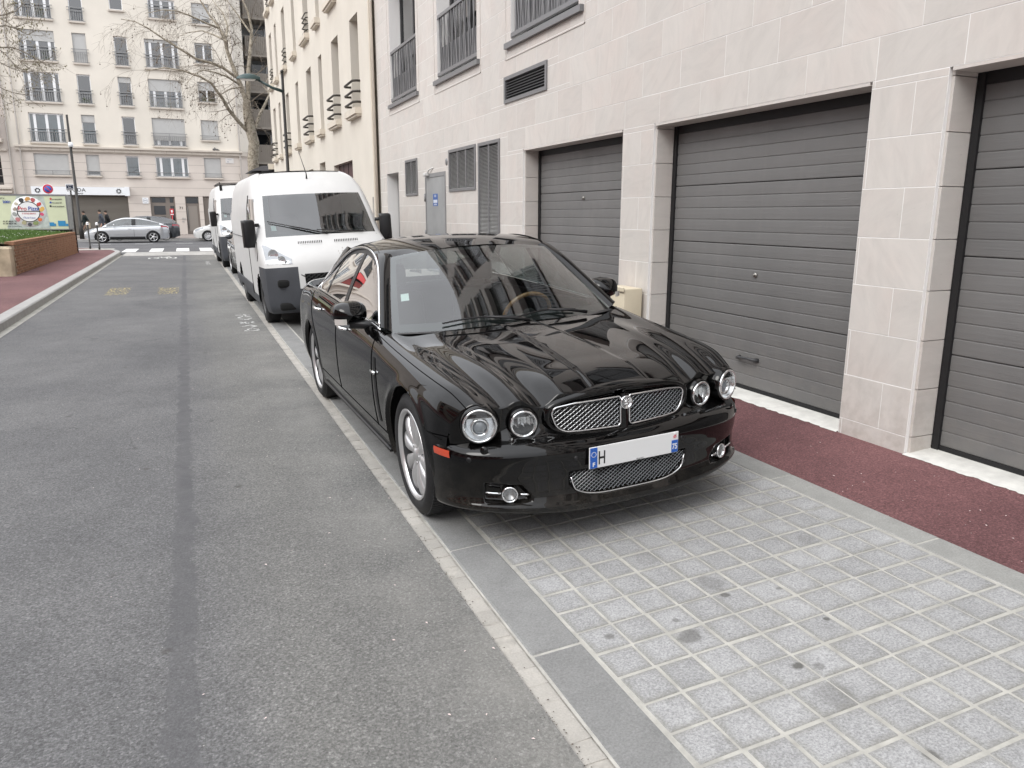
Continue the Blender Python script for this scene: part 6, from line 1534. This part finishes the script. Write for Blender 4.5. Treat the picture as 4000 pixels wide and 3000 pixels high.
    for s,GG in ((1,G),(-1,GM)):
        m_=MB(); m_.grid(GG,keep=swin); m_.build('side_window',M_vglass,root)
        def vfront(x,z,o_=.006):
            b=float(np.interp(z,pr[:45,1],pr[:45,0])); wv=float(np.interp(z,pr[:45,1],w_[:45])); cv=float(np.interp(z,pr[:45,1],c_[:45])); return (s*(x+o_*.5),b+cv*(min(x/wv,1.0))**2.6-o_,z)
        hl_=MB().grid([[vfront(x,(.905+.02*(x-.6))+((.985+.62*(x-.60)-.35*max(0,x-.88))-(.905+.02*(x-.6)))*v) for v in np.linspace(0,1,9)] for x in np.linspace(.585,.925,16)]).build('headlamp',M_hl,root)
        for x,z,rr_ in ((.80,1.03,.085),(.70,.96,.06)): MB().lathe([(0,.0),(rr_*.4,-.004),(rr_*.95,-.014),(rr_,-.02)],'y',20).build('lamp_bowl',M_refl,hl_,(vfront(x,z,.012)[0],vfront(x,z,.012)[1],z),(0,0,s*R(38)))
        # mirrors
        mr=empty('door_mirror',(s*1.06,.98,1.33),(0,0,s*R(-8)),parent=root)
        MB().bbox(-.095,.095,-.065,.05,-.205,.205,.045,3).build('housing',M_trimblk,mr); MB().box(-.09,.09,.051,.055,-.2,.2).build('mirror_glass',M_chrome,mr); MB().tube([(s*-.16,.02,.12),(s*-.06,0,.12)],.03,6).build('arm',M_trimblk,mr); MB().tube([(s*-.16,.02,-.14),(s*-.06,0,-.14)],.03,6).build('arm',M_trimblk,mr)
        gap([(s*(1.002),1.98,z) for z in np.linspace(.36,1.3,8)]+[(s*.965,1.96,1.7),(s*.93,1.9,1.9)],.006,'door_line',M_gap,bo); gap([(s*1.003,b,1.24) for b in np.linspace(2.0,5.2,10)],.006,'body_crease',M_plast,bo)
        gap([(s*1.0,.62+.12*k_,1.22-.29*math.sin(k_*.8)) for k_ in range(3)],.005,'wing_line',M_gap,bo)
        MB().bbox(s*1.0-.012,s*1.0+.012,2.0,5.2,.36,.50,.008).build('side_moulding',M_plast,root)
        for zz in (.63,.30): MB().bbox(s*.66-.16,s*.66+.16,.115,.20,zz-.055,zz+.055,.03,2).build('bumper_pocket',M_under,bp,rot=None)
        for k_ in range(14): MB().box(s*.10+s*.026*k_-.006,s*.10+s*.026*k_+.006,.345,.35+.002,1.165,1.20).build('bonnet_slot',M_under,bo,loc=(0,-.012,.004))
    gap([(x,.055+.30*(abs(x)/.945)**2.6-.004,.885) for x in np.linspace(-.62,.62,20)],.006,'bonnet_line',M_gap,bo)
    for x0,x1,p0 in ((-.78,.05,-1),(-.10,.62,1)):
        pts=[]
        for q in np.linspace(0,1,10):
            x=x0+(x1-x0)*q; t_=(.36-.34*q) if p0<0 else (.12-.09*q); z=1.262+.62*t_; b=float(np.interp(z,pr[40:,1],pr[40:,0])); wv=float(np.interp(z,pr[40:,1],w_[40:])); cv=float(np.interp(z,pr[40:,1],c_[40:])); pts.append((x,b+cv*(abs(x)/wv)**2.6-.02,z+.012))
        MB().tube(pts,[.007]*4+[.012]*6,6).build('wiper',M_trimblk,root)
    st_=[(-.74,1.36),(-.67,1.36),(-.67,1.43),(-.74,1.43)]
    def wsp(x,z): 
        b=float(np.interp(z,pr[40:,1],pr[40:,0])); wv=float(np.interp(z,pr[40:,1],w_[40:])); cv=float(np.interp(z,pr[40:,1],c_[40:])); return (x,b+cv*(abs(x)/wv)**2.6+.008,z)
    MB().add([wsp(*q) for q in st_],[(0,1,2,3)]).build('windscreen_sticker',bpy.data.materials['paper_sticker'],root)
    MB().tube([(.0,1.70,2.12),(-.005,1.66,2.2),(-.06,1.85,2.55)],[.016,.008,.003],6).build('antenna',M_trimblk,root)
    MB().box(-.95,.95,.4,LEN-.1,.25,.33).box(-.85,.85,.75,1.2,.4,1.24).build('cabin_floor',M_dash,root)
    for sx in (-.45,.45): MB().bbox(sx-.25,sx+.25,1.75,1.9,.5,1.55,.06,2).build('seat',M_seat,root)
    sw=empty('steering_wheel',(.45,1.15,1.28),(R(-35),0,0),parent=root); MB().tube([(.2*math.cos(a),.2*math.sin(a),0) for a in np.linspace(0,2*math.pi,28,endpoint=False)],.016,6,closed=True).build('rim',M_trimblk,sw)
    MB().box(-.6,.6,2.1,2.14,.3,2.15).box(-.9,.9,2.10,2.14,.3,1.5).build('bulkhead',M_dash,root)
    return root,G
vw=wheel_meshes(.345,.205,.215,6,plain('steel_wheel',(.10,.10,.10),.5,.5),M_rub)
v1,_=van('delivery_van','white delivery van with grey bumper parked right behind the black saloon',2.02,11.42,1.,1.02)
put_wheels(v1,[(-.86,.94,.342,.2),(.86,.94,.342,.4),(-.86,4.25,.342,.8),(.86,4.25,.342,.1)],vw)
pm=MB()                                                   # ghost of a removed badge on the bonnet
for k in range(46):
    a=random.uniform(0,6.28); r_=abs(random.gauss(0,.055)); pm.ball((.19+r_*math.cos(a)*1.1,.10,1.02+r_*math.sin(a)),.008,4,1,.2,1)
tag(pm.build('badge_ghost',plain('glue_grey',(.48,.47,.44),.7),v1,loc=(0,-.022,0)),kind='stuff')
v2,_=van('delivery_van','white delivery van parked further up, beyond the dark car',1.98,25.2,1.0,1.13)
put_wheels(v2,[(-.86,.94,.342,.2),(.86,.94,.342,.4),(-.86,4.25,.342,.8),(.86,4.25,.342,.1)],vw)
MB().box(-.72,-.64,1.75,1.80,1.95,2.27).build('black_strip',M_trimblk,v2,rot=None)
rk=MB(); 
for yy in (2.2,3.2,4.2,5.0): rk.box(-.7,.7,yy,yy+.03,2.30,2.32)
rk.box(-.7,-.67,2.0,5.2,2.32,2.34); rk.box(.67,.7,2.0,5.2,2.32,2.34); rk.build('roof_rack',M_trimblk,v2)
# ================================================================ small cars in the distance
def small_car(name,label,loc,rotz,L_,wb,fo,paint,lower,roof,bws,brw,halfw=.9,wr=.325,tint=None,lights=True,rimspokes=5,group=None):
    "lower: list of (b,z) bonnet/belt/boot line; roof: list of (b,z); bws,brw: where the cabin meets the lower body"
    root=empty(name,loc,(0,0,rotz)); tag(root,label,'car',group)
    lz=smooth_curve(*zip(*lower)); rz=smooth_curve(*zip(*roof)); sB=np.linspace(0,L_,240)
    plan=lambda b: halfw*(1-.42*(1-sstep(0,.75,b))**2.2*1.0-.30*(sstep(L_-.6,L_,b))**2.2)
    vs=np.linspace(0,1,90); P=np.zeros((240,90,3))
    for i,b in enumerate(sB):
        hw=float(plan(b)); zt=float(lz(b)); zb=.20+.08*float((1-sstep(0,.25,b))+sstep(L_-.3,L_,b))
        for j,v in enumerate(vs):
            if v<.4: u=v/.4; x=hw*.86*u; z=zt-.035*u**2*(.5+.5*(b<bws))
            else:
                u=(v-.4)/.6; a=u*1.0; x=hw*(.86+.14*math.sin(min(1,u*2.6)*math.pi/2))-.03*max(0,u-.62)/.38; z=(zt-.035*(.5+.5*(b<bws)))+(zb-(zt-.035))*u**1.15
            P[i,j]=(x,b,z)
    ins=np.zeros(P.shape[:2],bool)
    for wbb in (fo,fo+wb):
        r_=np.hypot(P[...,1]-wbb,P[...,2]-wr); i_=(r_<wr+.055)&(P[...,0]>halfw*.6); ins|=i_; out=~i_; nb=np.zeros_like(out); nb[1:]|=out[:-1]; nb[:-1]|=out[1:]; nb[:,1:]|=out[:,:-1]; nb[:,:-1]|=out[:,1:]
        rim=i_&nb; a=np.arctan2(P[...,2]-wr,P[...,1]-wbb); P[rim,1]=wbb+(wr+.055)*np.cos(a[rim]); P[rim,2]=wr+(wr+.055)*np.sin(a[rim])
    kp=lambda i,j: not(ins[i,j] and ins[i+1,j] and ins[i,j+1] and ins[i+1,j+1]) and not (bws+.25<sB[i]<brw-.25 and vs[j]<.3)
    m_=MB(); m_.grid(P,keep=kp); m_.grid(mirror(P),flip=True,keep=kp)
    for e in (0,-1):
        q=[tuple(p) for p in P[e]]+[(-p[0],p[1],p[2]) for p in P[e][::-1]]; m_.add(q,[tuple(range(len(q)))])
    bo=m_.build('body',paint,root,doubles=.0005)
    MB().box(-halfw*.82,halfw*.82,.3,L_-.3,.18,.5).build('underbody',M_under,root)
    # cabin
    cb=np.linspace(bws,brw,60); C=np.zeros((60,30,3))
    for i,b in enumerate(cb):
        zt=float(lz(b))-.03; zr=max(float(rz(b)),zt+.001); hb=float(plan(b))*.93; frac=min(1,(zr-zt)/.42); hr=hb-(.20*frac+.02)
        for j,v in enumerate(np.linspace(0,1,30)):
            if v<.45: u=v/.45; C[i,j]=(hr*.94*u,b,zr-.02*frac*u**2.5)
            else: u=(v-.45)/.55; C[i,j]=(hr*.94+(hb-hr*.94)*u**.95+.012*math.sin(u*math.pi),b,(zr-.02*frac)+(zt-(zr-.02*frac))*u)
    steep=lambda i: abs(float(rz(cb[min(i+1,59)])-rz(cb[i]))/(cb[1]-cb[0]))
    hgt=lambda i: float(rz(cb[i]))-float(lz(cb[i]))
    bpil=(bws+brw)/2+.02
    side=lambda i,j: j>=15 and j<28 and hgt(i)>.12 and not abs(cb[i]-bpil)<.045
    scr=lambda i,j: j<12 and steep(i)>.22 and hgt(i)>.03
    m_=MB(); k=lambda i,j: not(side(i,j) or scr(i,j)); m_.grid(C,keep=k); m_.grid(mirror(C),flip=True,keep=k); m_.build('roof',paint,root,doubles=.0005)
    for s,CC in ((1,C),(-1,mirror(C))):
        m_=MB(); m_.grid(CC,keep=side); m_.build('side_window',tint or M_sglass,root)
        pi_=int(np.argmin(abs(cb-bpil))); MB().grid([[tuple(CC[i,j]+np.array([s*.003,0,0])) for j in range(15,29)] for i in range(pi_-2,pi_+3)]).build('pillar',M_trimblk,root)
        gap([(s*(float(plan(b))*1.0+.002),b,z) for b,z in [(bpil,z) for z in np.linspace(.36,.80,6)]],.006,'door_line',M_gap,bo)
        for hb in (bpil-.22,bpil+.78): MB().bbox(-.012,.012,-.08,.08,-.014,.014,.006).build('door_handle',M_chrome if paint is not M_white else paint,root,(s*(float(plan(hb))+.012),hb,.80))
        mr=empty('door_mirror',(s*(halfw+.07),bws+.62,float(lz(bws+.6))+.06),parent=root); MB().ball((0,0,0),.085,12,1.1,.6,.75).build('housing',paint,mr)
        if lights:
            Ph=P.copy(); Ph[...,0]*=s; Ph[...,0]+=s*.006; Ph[...,2]+=.003
            m_=MB(); m_.grid(Ph,keep=lambda i,j: .10<sB[i]<.55 and .40<vs[j]<.60-.12*(sB[i]/.55)); m_.build('headlamp',M_hl,root)
            m_=MB(); m_.grid(Ph,keep=lambda i,j: L_-.52<sB[i]<L_-.03 and .44<vs[j]<.52 and sB[i]>L_-.42); m_.build('tail_lamp',plain('tail_red',(.30,.01,.02),.2,coat=1.) if 'tail_red' not in bpy.data.materials else bpy.data.materials['tail_red'],root)
        MB().grid([[(s*(halfw-.015),b,.36),(s*(halfw+.008),b,.30),(s*(halfw-.02),b,.22)] for b in np.linspace(fo+.42,fo+wb-.42,10)]).build('sill',M_trimblk,root)
    m_=MB(); m_.grid(C,keep=scr); m_.grid(mirror(C),flip=True,keep=scr); m_.build('screens',M_cglass,root)
    MB().box(-.6,.6,bws+.5,bws+.8,.5,.9).box(-.6,-.1,bws+1.2,bws+1.35,.5,1.15).box(.1,.6,bws+1.2,bws+1.35,.5,1.15).build('interior',M_dash,root)
    MB().box(-.26,.26,-.012,-.002,.38,.49).build('number_plate',npm,root,(0,.02,0)); MB().box(-.26,.26,0,.01,.55,.66).build('number_plate',npm,root,(0,L_+.004,0))
    MB().grid([[(x,float(.02+.0*x),z) for z in (.26,.36,.5)] for x in np.linspace(-.5,.5,6)]).build('lower_grille',M_under,root,(0,-.018,0))
    ms=wheel_meshes(wr,wr*.70,.2,rimspokes,M_alloy,M_rub)
    put_wheels(root,[(s*(halfw-.10),b,wr,random.random()*3) for b in (fo,fo+wb) for s in (-1,1)],ms)
    return root
M_silver=plain('silver_paint',(.52,.53,.545),.32,.55,coat=1.); M_dgrey=plain('dark_grey_paint',(.055,.06,.068),.3,.4,coat=1.); M_slate=plain('slate_paint',(.035,.040,.047),.3,.3,coat=1.)
hatch=dict(lower=[(0,.62),(.12,.72),(.5,.84),(1.0,.92),(1.5,.96),(2.5,.99),(3.4,1.02),(4.0,1.04),(4.3,1.03),(4.47,.92)],roof=[(.95,.93),(1.3,1.13),(1.75,1.36),(2.2,1.445),(2.7,1.44),(3.2,1.37),(3.8,1.20),(4.25,1.06)],bws=.97,brw=4.2)
ioniq=small_car('hatchback_car','silver hatchback standing side on across the end of the street',(-5.42+0,51.0,RZ),-math.pi/2,4.47,2.70,.90,M_silver,halfw=.91,wr=.325,rimspokes=5,**hatch)
ioniq.rotation_euler=(0,0,math.pi/2); ioniq.location=(-5.40,51.1,RZ); ioniq.scale=(1,1,1)
ioniq.rotation_euler=(0,0,-math.pi/2)
suv=dict(lower=[(0,.70),(.15,.85),(.6,.95),(1.2,1.0),(2.5,1.03),(3.6,1.08),(4.2,1.08),(4.35,.95)],roof=[(1.0,1.0),(1.45,1.32),(1.9,1.50),(2.6,1.53),(3.4,1.47),(3.9,1.35),(4.2,1.12)],bws=1.02,brw=4.18)
gc=small_car('estate_car','dark grey car half hidden behind the silver hatchback',(-4.70,53.9,RZ),-math.pi/2,4.35,2.6,.9,M_dgrey,halfw=.9,wr=.33,**suv)
clio=dict(lower=[(0,.60),(.1,.72),(.45,.86),(.9,.95),(1.4,.98),(2.4,1.0),(3.3,1.04),(3.8,1.04),(4.0,.9)],roof=[(.85,.95),(1.25,1.2),(1.6,1.40),(2.1,1.46),(2.7,1.45),(3.3,1.38),(3.75,1.10)],bws=.88,brw=3.78)
wc=small_car('hatchback_car','white hatchback whose nose shows left of the further van',(.42,52.0,RZ),-math.pi/2,4.05,2.59,.82,M_white,halfw=.87,wr=.315,rimspokes=9,**clio)
dcar=small_car('estate_car','dark slate car squeezed between the two white vans',(2.06,19.6,gz(2.06)),R(1),4.35,2.6,.9,M_slate,halfw=.9,wr=.33,**suv)
dcar.rotation_euler=(0,-R(2.87),R(1))
# ================================================================ box lorry with painted advertising
tk=wempty('box_lorry',(-9.5,57.2,RZ)); tag(tk,'box lorry with a pale green pizza delivery advert behind the planter','lorry')
YT=56.2; q0=onY(0,765,YT); q1=onY(256.7,761,YT); q2=onY(273,894,YT)
xr=q1.x; zt=q1.z; zb=.62; xl=xr-5.2
M_pg=plain('advert_green',(.57,.61,.42),.5,var=.06,scale=1); M_adw=plain('advert_white',(.74,.75,.74),.5); M_adg=plain('advert_grey',(.42,.47,.43),.5,var=.25,scale=3)
bx=MB().box(xl,xr,YT,YT+2.1,zb,zt).build('cargo_box',plain('lorry_box_grey',(.28,.29,.28),.5,var=.12,scale=2),tk)
MB().box(xl+.05,xr-.05,YT-.012,YT-.001,zb+.06,zt-.08).build('advert',M_pg,bx)
cx,cz=onY(112,827,YT).x,onY(112,827,YT).z; rad=.60
ad=MB(); ad.prism([(cx-1.25,zb+.08),(cx-.55,zt-.1),(cx+.9,zt-.1),(cx+1.1,zb+.08)],YT-.018,YT-.0125,'y'); ad.build('advert_field',M_adg,bx)
MB().lathe([(0,-.0),(.93,-.0),(.93,.01)],'y',40,(cx,YT-.026,cz)).build('advert_plate',M_adw,bx)
MB().lathe([(rad-.02,0),(rad+.03,0)],'y',40,(cx,YT-.032,cz)).build('advert_ring',M_ink,bx); MB().lathe([(0,0),(rad-.02,0)],'y',40,(cx,YT-.030,cz)).build('advert_disc',M_adw,bx)
for k,(cc_) in enumerate([(.05,.05,.05),(.55,.30,.10),(.42,.10,.10),(.50,.06,.05),(.62,.38,.10),(.55,.08,.16),(.60,.16,.06),(.20,.25,.10),(.06,.06,.07),(.35,.33,.2),(.45,.2,.2),(.3,.32,.3),(.35,.3,.25),(.5,.45,.35)]):
    a=R(115-k*25.7); mb=MB()
    for _ in range(3): mb.lathe([(0,-.004),(random.uniform(.07,.12),0)],'y',10,(cx+.77*math.cos(a)+random.uniform(-.06,.06),YT-.034-.002*_,cz+.77*math.sin(a)+random.uniform(-.05,.05)))
    mb.build('food_picture',plain('food_print',cc_,.6),bx)
M_tb=plain('advert_blue',(.03,.07,.34),.5); M_tr=plain('advert_red',(.5,.04,.05),.5)
ty=YT-.040
text('lettering','Pro',.34,M_tr,bx,(cx-.55,ty,cz+.08),RX,.003,bold=.004,xs=.95); text('lettering','Pizza',.34,M_tb,bx,(cx-.01,ty,cz+.08),RX,.003,bold=.004,xs=.86)
MB().box(cx-.62,cx+.62,ty-.003,ty+.003,cz+.0,cz+.045).build('lettering',M_ink,bx)
text('lettering','À VOTRE SERVICE',.115,M_tr,bx,(cx,ty,cz-.15),RX,.003,'CENTER',xs=.8); text('lettering',"L'Île de France",.13,M_tb,bx,(cx,ty,cz-.41),RX,.003,'CENTER',xs=.85)
AT=lambda px,py: (onY(px,py,YT).x,ty,onY(px,py,YT).z)
text('lettering','2001',.20,M_tb,bx,AT(11,793),RX,.003,bold=.006,xs=1.1); text('lettering','FRCX',.13,M_ink,bx,AT(-6,777),RX,.003)
text('lettering','01 89 60 81 92',.115,M_ink,bx,AT(13,867),RX,.003,bold=.003); text('lettering','01 58 48 39 86',.115,M_ink,bx,AT(13,876),RX,.003,bold=.003); text('lettering','1 Rue Du Bas Marin',.095,M_ink,bx,AT(28,886),RX,.003)
for i,s_ in enumerate(('propizzaidf.fr','Pro pizza-idf','www.propizza.fr')):
    text('lettering',s_,.10,M_ink,bx,AT(205,780+14*i),RX,.003,bold=.002); q=AT(198,777+14*i); MB().lathe([(0,-.003),(.06,0)],'y',12,q).build('icon',(M_tr,M_tb,M_ink)[i],bx)
for i,(px_,w_) in enumerate(((207,.34),(248,.55))):
    c=onY(px_,880,YT); mb=MB(); mb.box(c.x-w_/2,c.x+w_*.25,ty-.004,ty,c.z-.05,c.z+.18+.1*i); mb.box(c.x+w_*.27,c.x+w_/2,ty-.004,ty,c.z-.05,c.z+.1); mb.build('lorry_picture',plain('advert_cyan',(.03,.22,.42),.5),bx)
fr2=MB(); fr2.box(xl,xr+.01,YT-.03,YT,zt-.08,zt+.02); fr2.box(xr-.05,xr+.012,YT-.03,YT,zb,zt-.08); fr2.build('box_frame',M_zinc,bx)
MB().box(xr,xr+.02,YT+.05,YT+2.05,zb+.05,zt-.05).build('rear_door',plain('lorry_door_grey',(.30,.31,.30),.5,var=.25,scale=4),bx)
MB().box(xl,xr-.1,YT+.1,YT+2.,.42,zb).build('chassis',M_under,tk); MB().bbox(xl-1.7,xl-.1,YT+.05,YT+2.05,.4,2.2,.12,3).build('cab',M_white,tk)
lw=wheel_meshes(.36,.22,.22,6,bpy.data.materials['steel_wheel'],M_rub)
for xx in (xr-1.1,xl-.9):
    for yy,rz_ in ((YT+.15,R(90)),(YT+1.95,R(-90))):
        w=empty('wheel',(xx,yy,RZ+.36),(0,0,rz_),parent=tk); w.matrix_parent_inverse=INV[tk.name]
        for nm,me in zip(('tyre','rim','brake_disc'),lw): link(nm,me,w)
# ================================================================ passers-by on the far pavement
M_skin=plain('skin',(.52,.34,.26),.6); M_hair=plain('hair_dark',(.03,.022,.018),.7)
def person(label,x,y,z0,heading,height,coat,trousers,lean=0.,stride=.32,armsw=.25,hair=True,bald=False):
    "one continuous skinned body; heading: radians, 0 faces -Y"
    k=height/1.75
    J={'pel':(0,0,.95),'wst':(0,-.01,1.10),'chs':(0,-.02,1.32),'nck':(0,-.03,1.48),'nk2':(0,-.05,1.53),'hd0':(0,-.065,1.60),'hd1':(0,-.06,1.70)}
    Rd={'pel':(.15,.12),'wst':(.145,.115),'chs':(.17,.125),'nck':(.075,.07),'nk2':(.06,.06),'hd0':(.078,.092),'hd1':(.07,.085)}
    E_=[('pel','wst'),('wst','chs'),('chs','nck'),('nck','nk2'),('nk2','hd0'),('hd0','hd1')]
    for s,n in ((-1,'l'),(1,'r')):
        f=stride*s; a=-armsw*s
        J.update({n+'hip':(s*.095,0,.88),n+'kne':(s*.10,-.09-f*.5 if f>0 else -.03-f*.35,.50),n+'ank':(s*.10,-f*.95+ (.0 if f>0 else .06),.09),n+'toe':(s*.11,-f*.95-.16,.045),
                  n+'sho':(s*.19,-.02,1.42),n+'elb':(s*.235,.02-a*.35,1.14),n+'wri':(s*.225,-.06-a*.75,.90),n+'hnd':(s*.22,-.08-a*.85,.80)})
        Rd.update({n+'hip':(.105,.11),n+'kne':(.072,.075),n+'ank':(.055,.06),n+'toe':(.045,.04),n+'sho':(.085,.085),n+'elb':(.058,.06),n+'wri':(.042,.04),n+'hnd':(.045,.03)})
        E_+=[('pel',n+'hip'),(n+'hip',n+'kne'),(n+'kne',n+'ank'),(n+'ank',n+'toe'),('chs',n+'sho'),(n+'sho',n+'elb'),(n+'elb',n+'wri'),(n+'wri',n+'hnd')]
    ks=list(J); me=bpy.data.meshes.new('person_base'); me.from_pydata([tuple(c*k for c in J[q]) for q in ks],[(ks.index(a),ks.index(b)) for a,b in E_],[])
    o=bpy.data.objects.new('tmp_person',me); col.objects.link(o); md=o.modifiers.new('skin','SKIN'); md.use_smooth_shade=True
    for i,q in enumerate(ks): me.skin_vertices[0].data[i].radius=(Rd[q][0]*k,Rd[q][1]*k); me.skin_vertices[0].data[i].use_root=(q=='pel')
    o.modifiers.new('sub','SUBSURF').levels=2
    dg=bpy.context.evaluated_depsgraph_get(); m2=bpy.data.meshes.new_from_object(o.evaluated_get(dg)); m2.name='body'; bpy.data.objects.remove(o)
    m2.materials.clear()
    for mm in (M_skin,coat,trousers,M_trimblk): m2.materials.append(mm)
    for p in m2.polygons:
        z=p.center.z/k; xx_=abs(p.center.x/k); p.use_smooth=True
        p.material_index=0 if z>1.50 else (3 if z<.10 else (0 if (z<.87 and xx_>.165) else (2 if z<.90 else 1)))
    root=empty('person',(x,y,z0),(R(lean),0,heading)); tag(root,label,'person')
    link('body',m2,root)
    if not bald:
        hm=MB(); hm.ball((0,-.045*k,1.685*k),.098*k,14,.88,1.02,1.0); h_=hm.mesh('hair',M_hair)
        link('hair',h_,root)
    fc=MB(); fy=-.155*k; fc.ball((0,fy-.012*k,1.632*k),.016*k,8,.7,1,1.3); fc.build('nose',M_skin,root)
    ey=MB()
    for s in (-1,1): ey.ball((s*.033*k,fy+.008*k,1.655*k),.010*k,6)
    tag(ey.build('eyes',M_ink,root),kind='stuff'); MB().box(-.025*k,.025*k,fy-.004*k,fy+.01*k,1.588*k,1.596*k).build('mouth',plain('lips',(.35,.14,.12),.6) if 'lips' not in bpy.data.materials else bpy.data.materials['lips'],root)
    jk=MB(); P=[]
    for zq,rx,ry in ((.80,.185,.15),(.95,.178,.14),(1.10,.175,.135),(1.25,.192,.145),(1.38,.20,.13),(1.46,.12,.095),(1.50,.085,.085)):
        P.append([(rx*k*math.cos(a),(-.015+ry*math.sin(a))*k,zq*k) for a in np.linspace(0,2*math.pi,21)])
    jk.grid(P).build('jacket',coat,root)
    return root
C_blk=plain('coat_black',(.015,.016,.018),.8); C_grn=plain('coat_teal_black',(.018,.03,.03),.8); C_blue=plain('jacket_slate',(.075,.085,.105),.8); T_dk=plain('trousers_dark',(.02,.02,.024),.8); T_bl=plain('trousers_navy',(.03,.035,.05),.8)
p1=onY(333,925,59.); p2=onY(410,925,59.3); p3=onY(431,925,59.8)
person('person in a dark jacket carrying a beige bag, walking behind the camera mast',-6.12,59.0,.075,R(-70),1.70,C_grn,T_dk,2,.36,.3)
person('person in a slate jacket walking in front of the shop shutter, nearer the mast',p2.x,59.3,.075,R(-85),1.78,C_blue,T_bl,4)
person('person in a black coat walking close behind the person in slate',p3.x,59.9,.075,R(-85),1.74,C_blk,T_dk,3,.28)
bg_=MB().bbox(-.14,.14,-.06,.06,-.22,.16,.03,2).build('tote_bag',plain('beige_canvas',(.52,.44,.34),.9)); bg_.location=(-6.0,58.72,.86); bg_.rotation_euler=(0,0,R(20)); tag(bg_,'beige bag hanging from the hand of the person behind the mast','bag')
MB().tube([(-.09,0,.15),(-.05,0,.26),(.05,0,.26),(.09,0,.15)],.012,6).build('handle',bpy.data.materials['beige_canvas'],bg_)
